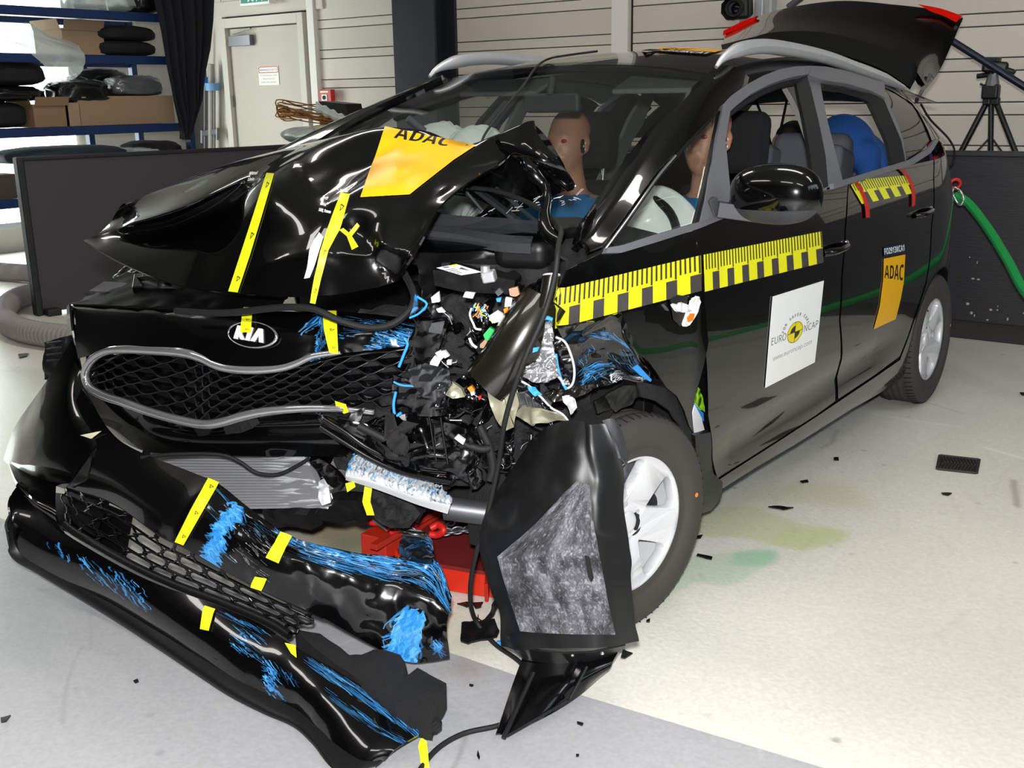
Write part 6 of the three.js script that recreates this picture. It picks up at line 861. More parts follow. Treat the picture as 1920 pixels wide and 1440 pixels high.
// person reaching into the boot
{
  const t = thing('person', 'person in a blue top bending into the open boot behind the car', 'person', [0.09, 0, -3.92]);
  const limb0 = limb, lift = (pts) => limb0(pts.map((p) => [p[0], p[1] + 0.015 * clamp((p[1] - 0.6) / 0.35), p[2], p[3]]));
  const skinM = std({ color: 0xb9866a, roughness: 0.6 });
  const B = [], hip = [0.0, 0.92, 0.05], ch = [-0.02, 1.14, 0.36];
  B.push(...lift([[0, 0.93, 0.0, 0.14], [0, 1.05, 0.14, 0.15], [-0.02, 1.14, 0.38, 0.15], [-0.04, 1.15, 0.5, 0.1]]), ...lift([[-0.18, 1.14, 0.42, 0.07], [0.14, 1.14, 0.42, 0.07]]));
  B.push(...lift([[-0.08, 1.16, 0.5, 0.062], [-0.17, 1.19, 0.6, 0.06]]), ...lift([[-0.2, 1.215, 0.64, 0.088], [-0.205, 1.195, 0.69, 0.078], [-0.21, 1.15, 0.725, 0.055]]), ...lift([[-0.21, 1.185, 0.77, 0.014], [-0.212, 1.16, 0.785, 0.014]]));
  for (const s of [-1, 1]) {
    B.push(...lift([[-0.02 + s * 0.17, 1.13, 0.42, 0.058], [-0.02 + s * 0.24, 0.95, 0.52, 0.047], [-0.04 + s * 0.16, 0.86, 0.72, 0.036], [-0.04 + s * 0.15, 0.85, 0.77, 0.036]]));
    for (let q = 0; q < 5; q++) B.push(...lift([[-0.04 + s * 0.15 + (q - 2) * 0.013, 0.85, 0.79, 0.011], [-0.04 + s * 0.15 + (q - 2) * 0.019, 0.845, 0.79 + [0.03, 0.065, 0.07, 0.065, 0.05][q], 0.009]]));
    B.push(...lift([[s * 0.09, 0.88, 0.0, 0.105], [s * 0.11, 0.48, 0.06, 0.072], [s * 0.11, 0.1, 0.0, 0.048], [s * 0.11, 0.045, 0.04, 0.045], [s * 0.12, 0.035, 0.15, 0.034]]));
  }
  mesh('body', skin(B, 0.017, 0.03), skinM, t);
  const top = [...lift([[0, 0.94, 0.0, 0.15], [0, 1.07, 0.14, 0.175], [-0.02, 1.17, 0.36, 0.18], [-0.04, 1.17, 0.46, 0.13]]), ...lift([[-0.18, 1.14, 0.42, 0.08], [0.14, 1.14, 0.42, 0.08]])]; for (const s of [-1, 1]) top.push(...lift([[-0.02 + s * 0.17, 1.13, 0.42, 0.07], [-0.02 + s * 0.22, 1.02, 0.48, 0.062]]));
  mesh('top', skin(top, 0.018, 0.03), std({ color: 0x2a62b4, roughness: 0.85 }), t);
  const tr = []; for (const s of [-1, 1]) tr.push(...lift([[s * 0.09, 0.88, 0.0, 0.118], [s * 0.11, 0.48, 0.06, 0.086], [s * 0.11, 0.13, 0.0, 0.066]])); tr.push(...lift([[-0.05, 0.9, 0, 0.13], [0.05, 0.9, 0, 0.13]]));
  mesh('trousers', skin(tr, 0.02, 0.03), std({ color: 0x23252c, roughness: 0.9 }), t);
  for (const s of [-1, 1]) mesh('shoe', skin(limb([[s * 0.11, 0.052, 0.0, 0.055], [s * 0.12, 0.045, 0.15, 0.044]]), 0.012, 0.02), M.rubber, t);
  mesh('hair', skin([...lift([[-0.2, 1.235, 0.63, 0.094], [-0.2, 1.24, 0.67, 0.078]]), ...lift([[-0.18, 1.22, 0.58, 0.072], [-0.2, 1.23, 0.63, 0.08]])], 0.012, 0.02), std({ color: 0x15110f, roughness: 0.7 }), t);
}

/* ---------- barriers ---------- */
const barrierMat = std({ color: 0x39353a, roughness: 0.55, bumpMap: rep(grainTex, 3), bumpScale: 0.0006 }), barrierDark = std({ color: 0x161517, roughness: 0.6 });
{
  const a = V(-5.14, 0, -1.56), b = V(-4.55, 0, -4.35), t = thing('barrier_panel', 'dark grey barrier panel on the floor in front of the blue shelving', 'barrier', [a.x, 0, a.z]);
  const L = a.distanceTo(b), g = new THREE.Group(); const ang = Math.atan2(b.x - a.x, b.z - a.z);
  const put = (n, geo, m) => { const k = mesh(n, geo, m, t); k.rotation.y = ang; };
  put('panel', bx(0.06, 1.1, L, [0, 0.57, L / 2], [0, 0, 0], 0.012), barrierMat);
  put('edge_profile', bx(0.1, 1.14, 0.05, [0, 0.57, 0.0], [0, 0, 0], 0.012), barrierDark); put('top_rail', bx(0.08, 0.03, L, [0, 1.125, L / 2], [0, 0, 0], 0.01), barrierDark);
  put('foot', bx(0.35, 0.05, 0.1, [0.05, 0.025, 0.08], [0, 0, 0], 0.01), barrierDark); put('foot', bx(0.35, 0.05, 0.1, [0.05, 0.025, L - 0.2], [0, 0, 0], 0.01), barrierDark);
}
{
  const t = thing('barrier_wall', 'long black barrier wall standing behind the car below the tripod', 'barrier', [1.2, 0, -4.3]);
  mesh('panel', bx(6.4, 1.0, 0.09, [0, 0.62, 0], [0, 0, 0], 0.012), std({ color: 0x232126, roughness: 0.5, bumpMap: rep(grainTex, 4), bumpScale: 0.001 }), t);
  mesh('base', bx(6.4, 0.13, 0.03, [0, 0.065, -0.03], [0, 0, 0], 0.008), std({ color: 0x2d2a27, roughness: 0.7 }), t);
  mesh('top_rail', bx(6.4, 0.03, 0.12, [0, 1.125, 0], [0, 0, 0], 0.01), std({ color: 0x2d2c2e, roughness: 0.6 }), t);
  reseed(88); const wear = []; for (let i = 0; i < 16; i++) wear.push(xf(new THREE.SphereGeometry(1, 6, 5), [rr(-0.6, -0.1), 0.13 + rr(0, 1) ** 2 * 0.4, 0.0455], [0, 0, 0], [rr(0.003, 0.012), rr(0.003, 0.01), 0.0015])); const w = mesh('worn_paint', wear, std({ color: 0xa59f92, roughness: 0.8 }), t); w.userData.kind = 'stuff';
}
/* ---------- blue shelving with parts ---------- */
{
  const X = -6.5, zA = -1.35, zB = -4.1, L = zA - zB, zc = (zA + zB) / 2, lv = [0.735, 1.31, 1.915, 2.29], bl = std({ color: 0x16305f, roughness: 0.45 }), D = 0.9;
  const t = thing('shelving_rack', 'blue metal shelving rack filled with boxes and bags', 'shelf', [X - D / 2, 0, zc]);
  for (const y of lv) { mesh('beam', bx(0.05, 0.075, L, [D / 2 - 0.025, y - 0.04, 0], [0, 0, 0], 0.008), bl, t); mesh('beam', bx(0.05, 0.075, L, [-D / 2 + 0.025, y - 0.04, 0], [0, 0, 0], 0.008), bl, t); mesh('shelf_board', bx(D - 0.1, 0.02, L - 0.04, [0, y - 0.015, 0], [0, 0, 0], 0.004), M.alu, t); }
  for (const [z, x] of [[-L / 2, D / 2 - 0.04], [-L / 2, -D / 2 + 0.04], [L / 2, -D / 2 + 0.04], [L / 2, D / 2 - 0.04], [-L / 2 + 0.55, -D / 2 + 0.04]]) mesh('upright', bx(0.07, 2.6, 0.06, [x, 1.3, z], [0, 0, 0], 0.006), bl, t);
  // lit translucent panel on the wall behind it
  const lp = thing('light_panel', 'glowing white daylight panel on the wall behind the blue shelving', 'light panel', [HALL.x0 + 0.03, 1.5, zc + 0.2]);
  mesh('diffuser', bx(0.03, 2.4, L + 0.6), std({ color: 0xffffff, emissive: 0xf2fff8, emissiveIntensity: 3.6 }), lp); mesh('panel_frame', [bx(0.05, 0.06, L + 0.7, [0, 1.22, 0]), bx(0.05, 0.06, L + 0.7, [0, -1.22, 0])], M.alu, lp);
  const l = new THREE.RectAreaLight(0xf4fff8, 2.6, L + 0.6, 2.4); l.position.set(HALL.x0 + 0.06, 1.5, zc + 0.2); l.rotation.y = -Math.PI / 2; l.castShadow = true; scene.add(l);
  const card = [std({ color: 0xa0866a, roughness: 0.85 }), std({ color: 0x927658, roughness: 0.85 }), std({ color: 0xa88c70, roughness: 0.85 })], blackBag = phy({ color: 0x101112, roughness: 0.3, clearcoat: 0.3 }), blackFoam = std({ color: 0x111113, roughness: 0.85 });
  const rect = (x0, y0, x1, y1, x = X - 0.05) => { const a = onX(x0, y1, x), b = onX(x1, y0, x); return { z: (a.z + b.z) / 2, w: Math.abs(a.z - b.z), y: a.y, h: b.y - a.y, x }; };
  function box(label, r, base, depth, mat, open) { const h = open ? r.h * 0.8 : r.h; const o = thing('cardboard_box', label, 'box', [r.x - depth / 2, base, r.z]);
    const w = 0.006; mesh('carton', [bx(w, h, r.w, [depth / 2, h / 2, 0], [0, 0, 0], 0.002), bx(w, h, r.w, [-depth / 2, h / 2, 0], [0, 0, 0], 0.002), bx(depth, h, w, [0, h / 2, r.w / 2], [0, 0, 0], 0.002), bx(depth, h, w, [0, h / 2, -r.w / 2], [0, 0, 0], 0.002), bx(depth, w, r.w, [0, w / 2, 0], [0, 0, 0], 0.002)].concat(open ? [] : [bx(depth, w, r.w, [0, h, 0], [0, 0, 0], 0.002)]), mat, o);
    if (open) { mesh('flap', bx(w, h * 0.4, r.w * 0.98, [depth / 2 + 0.03, h * 1.12, 0], [0, 0, -0.35], 0.002), mat, o); mesh('flap', bx(depth * 0.95, h * 0.4, w, [0, h * 1.15, r.w / 2 + 0.02], [0.3, 0, 0], 0.002), mat, o); } }
  function bag(name, label, cat, r, base, depth, mat, seedN, amp = 0.25, parts) { const o = thing(name, label, cat, [r.x - depth / 2, base, r.z]); const g = new THREE.IcosahedronGeometry(1, 5), p = g.attributes.position;
    for (let i = 0; i < p.count; i++) { const x = p.getX(i), y = p.getY(i), z = p.getZ(i), q = (v, e) => Math.sign(v) * Math.abs(v) ** e, n = 1 + amp * (1 - 2 * Math.abs(fbm(x * 2.2 + seedN, y * 2.2, z * 2.2, 4))); p.setXYZ(i, q(x, 0.7) * depth / 2 * n, r.h / 2 + q(y, y < 0 ? 0.35 : 0.8) * r.h / 2 * (y < 0 ? 1 : n), q(z, 0.7) * r.w / 2 * n); }
    const m = mergeVertices((g.deleteAttribute('normal'), g.deleteAttribute('uv'), g)); m.computeVertexNormals(); mesh('wrapping', m, mat, o); return o; }
  box('open cardboard box on the second shelf from the top', rect(120, 33, 190, 92, X - 0.14), lv[2], 0.45, card[0], true);
  box('cardboard box with a paper label on the lower shelf', rect(66, 176, 124, 231), lv[1], 0.4, card[1], true);
  box('small brown cardboard box between the two bigger cartons', rect(125, 186, 148, 230), lv[1], 0.4, card[2], false);
  box('long flat cardboard carton at the shelf end by the curtain', rect(150, 170, 322, 226), lv[1], 0.5, card[0], false);
  { const r = rect(58, 172, 124, 231); }
  box('dark cardboard box beneath the beam behind the barrier', rect(0, 330, 36, 378), lv[0], 0.4, std({ color: 0x4a4038, roughness: 0.85 }), false);
  bag('foam_part', 'flat black foam part on the second shelf beside the curtain', 'car part', rect(192, 50, 304, 76), lv[2] + 0.13, 0.6, blackFoam, 3, 0.08);
  bag('foam_part', 'black padded part under the flat foam on the second shelf', 'car part', rect(192, 72, 304, 98), lv[2], 0.6, blackFoam, 5, 0.08);
  bag('cushion', 'thick black cushion above the black bag at left', 'cushion', rect(-20, 98, 92, 144), lv[1] + 0.345, 0.6, blackFoam, 7, 0.1);
  bag('plastic_bag', 'black plastic bag squeezed under the thick black cushion', 'bag', rect(-20, 147, 86, 176), lv[1] + 0.215, 0.5, blackBag, 9, 0.2);
  bag('plastic_bag', 'shiny black plastic bag bulging over the cartons', 'bag', rect(116, 142, 206, 182), lv[1] + 0.2, 0.28, blackBag, 11, 0.3);
  bag('plastic_bag', 'black plastic bag leaning on the bag pile in the middle', 'bag', rect(160, 116, 240, 166, X - 0.42), lv[1] + 0.24, 0.32, blackBag, 13, 0.3);
  bag('plastic_bag', 'clear plastic bag with black parts near the shelf end', 'bag', rect(226, 132, 302, 168), lv[1] + 0.25, 0.28, phy({ color: 0x6a6d70, roughness: 0.2, transmission: 0.3, thickness: 0 }), 15, 0.3);
  bag('foam_part', 'black upholstered part in the lower left of the shelf', 'car part', rect(-25, 180, 60, 231), lv[1], 0.6, blackFoam, 17, 0.08);
  bag('foam_part', 'long dark foam tray on the shelf just above the barrier', 'car part', rect(40, 245, 245, 285), lv[0] + 0.26, 0.6, std({ color: 0x26303a, roughness: 0.7 }), 19, 0.12);
  bag('plastic_bag', 'pale plastic bag next to the dark foam tray', 'bag', rect(252, 263, 312, 279), lv[0] + 0.30, 0.4, M.bubble, 21, 0.2);
  bag('foam_part', 'dark rolled part lying at the foot of the curtain', 'car part', rect(268, 250, 348, 292), lv[0] + 0.22, 0.5, blackFoam, 23, 0.15);
  bag('plastic_bag', 'dark bag on the top shelf against the curtain', 'bag', rect(255, -30, 300, 16), lv[3], 0.5, blackBag, 25, 0.2);
  bag('plastic_bag', 'pale crumpled bag on the top shelf', 'bag', rect(150, -30, 255, 12), lv[3], 0.5, M.bubble, 27, 0.25);
  // clear film hanging over the shelf edge
  const film = thing('plastic_film', 'clear plastic film hanging over the second shelf edge', 'plastic film', [0, 0, 0]);
  mesh('film', sheet([[[0, 46], [30, 48], [60, 47], [78, 64]], [[0, 74], [40, 66], [80, 70], [140, 82]], [[40, 86], [74, 92], [110, 92], [152, 96]], [[78, 120], [100, 122], [130, 124], [154, 118]], [[96, 144], [112, 150], [130, 150], [152, 142]]].map((r, j) => r.map((p) => onX(p[0], p[1], X + 0.04 - (j < 2 ? 0.25 - 0.1 * j : 0)))), 30, 30, 0.002, crumple(0.05, 6)), phy({ color: 0xe9eeec, roughness: 0.25, transmission: 0.6, thickness: 0 }), film);
}
// curtain
{
  const t = thing('curtain', 'dark curtain gathered and hanging beside the fire door', 'curtain', [0, 0, 0]), z = -4.6;
  const l = [[286, -120], [288, 0], [300, 60], [310, 130], [322, 190], [334, 232], [342, 260]], r = [[398, -120], [397, 0], [396, 40], [391, 92], [382, 132], [376, 185], [351, 262]];
  mesh('fabric', sheetFrom((u, v) => { const k = Math.min(5, Math.floor(v * 6)), f = v * 6 - k, a = [lerp(l[k][0], l[k + 1][0], f), lerp(l[k][1], l[k + 1][1], f)], b = [lerp(r[k][0], r[k + 1][0], f), lerp(r[k][1], r[k + 1][1], f)]; const p = onX(lerp(a[0], b[0], u), lerp(a[1], b[1], u), -6.36); p.x += 0.05 * Math.sin(u * 34 + 1.5 * v) + 0.02 * Math.sin(u * 13); return p; }, 90, 40, 0.006), std({ color: 0x14141c, roughness: 0.9 }), t);
  const a = onX(286, -120, -6.36), b = onX(398, -120, -6.36); mesh('curtain_rail', [rod(a.clone().add(V(0, 0.03, 0.2)), b.clone().add(V(0, 0.03, -0.4)), 0.015), rod(a, V(a.x, CEIL, a.z), 0.01)], M.steel, t);
}
// pipes beside the door
{
  const z = HALL.z0 + 0.13, p = (x, y) => onZ(x, y, z), t = thing('water_pipe', 'vertical chrome pipes with blue valves on the wall beside the door', 'pipes', [0, 0, 0]);
  mesh('pipe', rod(p(384, 60), p(384, 300), 0.012), M.steel, t); mesh('pipe', rod(p(396, 120), p(396, 300), 0.035), std({ color: 0x9d9892, roughness: 0.5 }), t); mesh('pipe', rod(p(402, 164), p(402, 300), 0.012), M.steel, t);
  mesh('valve', cyl(0.06, 0.06, 0.09, p(381, 152).toArray()), M.blue, t); mesh('valve', cyl(0.085, 0.085, 0.08, p(399, 163).toArray()), std({ color: 0x6b9ac8, roughness: 0.5 }), t); mesh('manifold', [bar(p(382, 250), p(408, 247), 0.05, 0.06), rod(p(380, 244), p(380, 268), 0.03), rod(p(408, 240), p(408, 262), 0.025)], M.steel, t);
}
{ // emergency exit sign above the door
  const z = HALL.z0 + 0.14, a = onZ(455, -14, z), b = onZ(512, 7, z), w = b.x - a.x, h = a.y - b.y, t = thing('exit_sign', 'green emergency exit sign above the fire door', 'exit sign', [(a.x + b.x) / 2, (a.y + b.y) / 2, z]);
  mesh('sign_box', bx(w, h, 0.1, [0, 0, 0], [0, 0, 0], 0.01), M.white, t);
  const tx = canvasTex(256, 96, (g, W, H) => { g.fillStyle = '#12806a'; g.fillRect(0, 0, W, H); g.fillStyle = '#e8f4ee'; g.fillRect(150, 12, 60, 76); g.fillStyle = '#12806a'; g.fillRect(158, 20, 44, 68); g.strokeStyle = '#e8f4ee'; g.lineWidth = 12; g.beginPath(); g.moveTo(110, 24); g.lineTo(92, 56); g.lineTo(70, 84); g.moveTo(92, 56); g.lineTo(122, 84); g.moveTo(76, 40); g.lineTo(128, 44); g.stroke(); g.beginPath(); g.arc(114, 14, 9, 0, 7); g.fillStyle = '#e8f4ee'; g.fill(); });
  const f = new THREE.Mesh(new THREE.BoxGeometry(w * 0.9, h * 0.84, 0.008), std({ map: tx, roughness: 0.4 })); f.name = 'sign_face'; f.position.set(0, 0.012, 0.052); f.castShadow = f.receiveShadow = true; t.add(f);
}
{ // red call point
  const z = HALL.z0 + 0.05, a = onZ(605, 168, z), b = onZ(628, 192, z), w = b.x - a.x, h = a.y - b.y, t = thing('fire_alarm', 'small red fire alarm call point beside the door trim', 'fire alarm', [(a.x + b.x) / 2, (a.y + b.y) / 2, z]);
  mesh('housing', bx(w, h, 0.06, [0, 0, 0.02], [0, 0, 0], 0.008), M.red, t); mesh('glass_plate', bx(w * 0.48, h * 0.5, 0.01, [-w * 0.06, -h * 0.12, 0.052], [0, 0, 0], 0.003), M.white, t); mesh('push_button', cyl(0.02, 0.02, 0.01, [-w * 0.06, -h * 0.12, 0.06], [Math.PI / 2, 0, 0], 16), M.rubber, t); mesh('label_strip', bx(w * 0.7, h * 0.13, 0.006, [-w * 0.06, h * 0.32, 0.052], [0, 0, 0], 0.002), M.white, t);
}
// work table behind the barrier with copper tubes and bagged foam
{
  const t = thing('work_table', 'low table hidden behind the dark grey barrier panel', 'table', [-5.25, 0, -4.45]);
  mesh('table_top', bx(0.9, 0.03, 1.1, [0, 1.08, 0]), M.plasticGrey, t); for (const x of [-0.4, 0.4]) for (const z of [-0.5, 0.5]) mesh('leg', bx(0.04, 1.07, 0.04, [x, 0.535, z]), M.steel, t);
  const D = (px, py, k = 0) => onZ(px, py, -4.35 + k), cop = std({ color: 0xa8703f, roughness: 0.3, metalness: 0.9 });
  const c = thing('copper_tubes', 'bundle of thin bent copper tubes lying on bagged foam', 'copper tubes', [0, 0, 0]); reseed(61);
  for (let i = 0; i < 18; i++) { const y0 = rr(188, 216), k = rr(-0.12, 0.12), e = rr(515, 532); mesh('tube', tube([D(650, rr(214, 236), k), D(rr(596, 612), y0 + rr(8, 18), k), D(rr(548, 560), y0 + rr(0, 10), k), D(e, y0, k), D(e + rr(-4, 3), y0 + rr(3, 10), k), D(e + rr(10, 40), y0 + rr(6, 14), k + 0.02)], 0.006, 36, 6), cop, c); }
  const f = thing('foam_pack', 'cream foam pack in clear plastic below the copper tubes', 'foam', [0, 0, 0]); mesh('foam', sheetFrom((u, v) => { const a = u * 6.2832, b = (v - 0.5) * 3.1; return D(608 + 34 * Math.cos(a) * Math.cos(b), 247 - 13 * Math.sin(b), 0.02 + 0.14 * Math.sin(a) * Math.cos(b)); }, 30, 16, 0.003), std({ color: 0xd8c489, roughness: 0.8 }), f); mesh('bag', sheetFrom((u, v) => { const a = u * 6.2832, b = (v - 0.5) * 3.1; return D(580 + 52 * Math.cos(a) * Math.cos(b) + 3 * Math.sin(9 * a), 254 - 15 * Math.sin(b) + 2 * Math.sin(7 * a), 0.1 + 0.2 * Math.sin(a) * Math.cos(b)); }, 40, 18, 0.002), M.bubble, f);
  const bw = thing('bubble_wrap', 'roll of clear bubble wrap on top of the copper tubes', 'bubble wrap', [0, 0, 0]); mesh('wrap', sheetFrom((u, v) => { const q = D(lerp(592, 650, v), lerp(200, 228, v) + 9 * Math.cos(u * 6.28) * (1 + 0.2 * Math.sin(v * 24)), 0.08 + 0.1 * Math.sin(u * 6.28)); return q; }, 24, 40, 0.003), M.bubble, bw);
  const bb = thing('black_box', 'black plastic box behind the copper tubes', 'box', [0, 0, 0]); mesh('case', [plate([D(598, 190, -0.2), D(648, 195, -0.2), D(652, 215, -0.2), D(646, 262, -0.2), D(602, 266, -0.2)], 0.2), plate([D(648, 212, -0.18), D(672, 218, -0.18), D(664, 250, -0.18), D(640, 250, -0.18)], 0.1)], M.plastic, bb);
}
// corrugated hose
function hose(name, label, pts, r, mat, n = 260) { const t = thing(name, label, 'hose', [0, 0, 0]); mesh('tube', sweep(pts, (u) => r * (1 + 0.05 * Math.sin(u * n * 1.6)), n, 14), mat, t); return t; }
const hoseMat = std({ color: 0x8d8686, roughness: 0.6 });
hose('exhaust_hose', 'grey corrugated hose curving along the floor round the barrier end', [[70, 548], [40, 556], [12, 575], [10, 600], [40, 618], [90, 628], [150, 634], [220, 640]].map((p) => onY(p[0], p[1], 0.08)), 0.078, hoseMat);
hose('exhaust_hose', 'short length of grey corrugated hose lying behind the barrier', [[-60, 506], [-10, 508], [30, 511], [80, 514]].map((p) => onY(p[0], p[1], 0.08)), 0.075, hoseMat);
// video camera on the wall
{
  const z = HALL.z0 + 0.3, c = onZ(1380, 12, z), t = thing('camera', 'black video camera with a hood mounted high on the wall', 'camera', c.toArray()); const k = 0.0039;
  mesh('camera_body', bx(0.19, 0.17, 0.24, [0, 0, -0.05], [0.15, 0.3, 0], 0.03), M.plastic, t); mesh('lens_hood', [xf(new THREE.CylinderGeometry(0.085, 0.065, 0.1, 8, 1, true), [0.03, -0.02, 0.1], [Math.PI / 2 + 0.15, 0.3, 0]), xf(new THREE.TorusGeometry(0.055, 0.014, 10, 28), [0.03, -0.02, 0.1], [0.15, 0.3, 0])], M.rubber, t); mesh('lens', xf(new THREE.SphereGeometry(0.045, 20, 14), [0.03, -0.02, 0.06], [0, 0, 0], [1, 1, 0.5]), phy({ color: 0x101420, roughness: 0.05, clearcoat: 1 }), t); mesh('mount', [bx(0.07, 0.26, 0.1, [0.15, 0.03, -0.12], [0, 0, 0], 0.01), bx(0.14, 0.05, 0.12, [0.08, -0.11, -0.1]), bx(0.12, 0.12, 0.1, [0.15, 0.0, -0.22])], M.railLight, t);
}
// tripod behind the barrier
{
  const z = -4.75, p = (x, y, k = 0) => onZ(x, y, z + k), t = thing('tripod', 'black camera tripod standing behind the barrier wall', 'tripod', [p(1858, 180).x, 0, z]), o = t.position.clone(), q = (x, y, k) => p(x, y, k).sub(o);
  const ext = (a, b) => { const d = b.clone().sub(a); return a.clone().addScaledVector(d, -a.y / d.y); };
  for (const [a, b] of [[q(1851, 190), q(1799, 290, 0.03)], [q(1867, 190), q(1906, 290, 0.03)], [q(1859, 190, -0.03), q(1857, 290, -0.2)]]) { const e = ext(a, b); mesh('leg', [rod(a, a.clone().lerp(e, 0.5), 0.018), rod(a.clone().lerp(e, 0.45), e, 0.013)], M.plastic, t); mesh('leg_joint', bx(0.05, 0.05, 0.05, a.toArray(), [0, 0, 0], 0.012), M.plastic, t); const m = a.clone().lerp(e, 0.38), cc = V(q(1858, 256).x, q(1858, 256).y, 0); mesh('leg_brace', rod(cc, m, 0.006), M.plastic, t); }
  mesh('centre_column', rod(q(1858, 130), q(1858, 300), 0.016), M.plastic, t); mesh('collar', [bx(0.1, 0.09, 0.08, q(1858, 172).toArray(), [0, 0, 0], 0.015), rod(q(1838, 157), q(1848, 163), 0.007)], M.plastic, t); mesh('head_base', cyl(0.03, 0.045, 0.07, q(1861, 150).toArray()), M.steel, t);
  mesh('pan_head', [bx(0.15, 0.07, 0.08, q(1866, 126).toArray(), [0, 0.2, -0.08], 0.02), bx(0.11, 0.03, 0.07, q(1858, 112).toArray(), [0, 0, -0.05], 0.008), rod(q(1856, 140), q(1832, 143), 0.016), rod(q(1882, 130), q(1900, 136), 0.02), rod(q(1896, 140), q(1903, 132), 0.012)], M.plastic, t);
}
{ const t = thing('boom_pole', 'dark blue diagonal pole between the open tailgate and the tripod', 'pole', [0, 0, 0]); const a = onZ(1755, 58, -4.5), b = onZ(1990, 206, -4.62), d = b.clone().sub(a).normalize(); mesh('pole', rod(a, b.clone().addScaledVector(d, 0.8), 0.022), std({ color: 0x1d2233, roughness: 0.4, metalness: 0.4 }), t); mesh('pole_end', rod(a.clone().addScaledVector(d, -0.02), a.clone().addScaledVector(d, 0.05), 0.027), M.rubber, t); const s = b.clone().addScaledVector(d, 0.8); mesh('stand', rod(V(s.x, 0, s.z), s, 0.02), M.steel, t); }
{ const t = thing('support_bar', 'grey bar above the raised tailgate near the wall camera', 'bar', [0, 0, 0]); const a = onZ(1478, 14, -5.2), b = onZ(1512, -12, -5.2), d = b.clone().sub(a); mesh('bar', rod(a, a.clone().addScaledVector(d, 5), 0.025), std({ color: 0x4a4a50, roughness: 0.5 }), t); }
// green rope with hook on the car's tail
{
  const t = thing('rope', 'green braided rope hooked to the tail of the car', 'rope', [0, 0, 0]), rm = std({ color: 0x12a04a, roughness: 0.75, bumpMap: rep(grainTex, 8), bumpScale: 0.003 });
  const p0 = onZ(1792, 366, -3.62), Q = [p0, onZ(1812, 378, -3.6), onZ(1850, 425, -3.5), onZ(1888, 486, -3.35), onZ(1926, 552, -3.2)]; const d = Q[4].clone().sub(Q[3]); for (let i = 1; i < 5; i++) Q.push(Q[3 + i].clone().add(d.clone().multiplyScalar(1).add(V(0.12 * i, 0.035 * i, 0.1)))); Q.forEach((q) => { q.y = Math.max(q.y, 0.05); });
  mesh('main_rope', sweep(Q, () => 0.024, 80, 10), rm, t); mesh('hanging_end', sweep([p0, onZ(1780, 382, -3.63), onZ(1771, 405, -3.63), onZ(1770, 440, -3.63), onZ(1772, 474, -3.63)], () => 0.011, 30, 8), rm, t);
  mesh('carabiner', tube([onZ(1789, 352, -3.6), onZ(1800, 358, -3.6), onZ(1806, 376, -3.58), onZ(1800, 384, -3.58), onZ(1790, 372, -3.6), onZ(1786, 360, -3.6)], 0.007, 40, 8, true), M.chrome, t); mesh('shackle', xf(new THREE.TorusGeometry(0.026, 0.009, 10, 26), onZ(1791, 345, -3.62).toArray(), [0.3, 0.5, 0]), M.red, t);
}
{ const t = thing('cable', 'thin black cable hanging down the rear corner of the car', 'cable', [0, 0, 0]); mesh('lead', tube([[1727, 196, -3.3], [1745, 225, -3.45], [1780, 262, -3.55], [1790, 285, -3.6], [1783, 310, -3.62], [1758, 302, -3.5], [1747, 280, -3.3]].map((p) => onZ(...p)).concat([]), 0.006, 50, 6), M.rubber, t); }
// long black cable over windscreen and bonnet down to the floor
{
  const t = thing('cable', 'long black cable running over the windscreen and down the crushed corner', 'cable', [0, 0, 0]);
  const h = (px, py) => { const q = hit([screenGlass, roof], px, py); return q ? q.p.addScaledVector(q.n, 0.012) : onZ(px, py, -0.9); };
  mesh('lead', tube([h(1120, 96), h(1060, 104), h(1030, 116), h(1005, 134), h(984, 165), h(962, 192), h(935, 225), h(915, 252), onX(900, 275, 0.36)], 0.0042, 70, 7), M.rubber, t);
  mesh('lead', tube([onX(880, 352, 0.32), onX(930, 358, 0.42), onX(1000, 385, 0.56), onX(1044, 420, 0.68), onC(1046, 470, 0.1), onC(1040, 520, 0.12), onC(1020, 590, 0.15), onC(985, 670, 0.17), onC(962, 735, 0.16), onC(945, 800, 0.14), onC(935, 870, 0.1), onC(915, 960, 0.08), onC(890, 1050, 0.06), onC(882, 1105, 0.03), onY(893, 1165, 0.05), onY(925, 1205, 0.01), onY(975, 1242, 0.01), onY(1010, 1290, 0.01), onY(985, 1340, 0.01), onY(935, 1360, 0.01), onY(870, 1375, 0.01), onY(825, 1400, 0.01), onY(790, 1440, 0.01), onY(760, 1500, 0.01)], 0.0068, 200, 7), M.rubber, t);
}
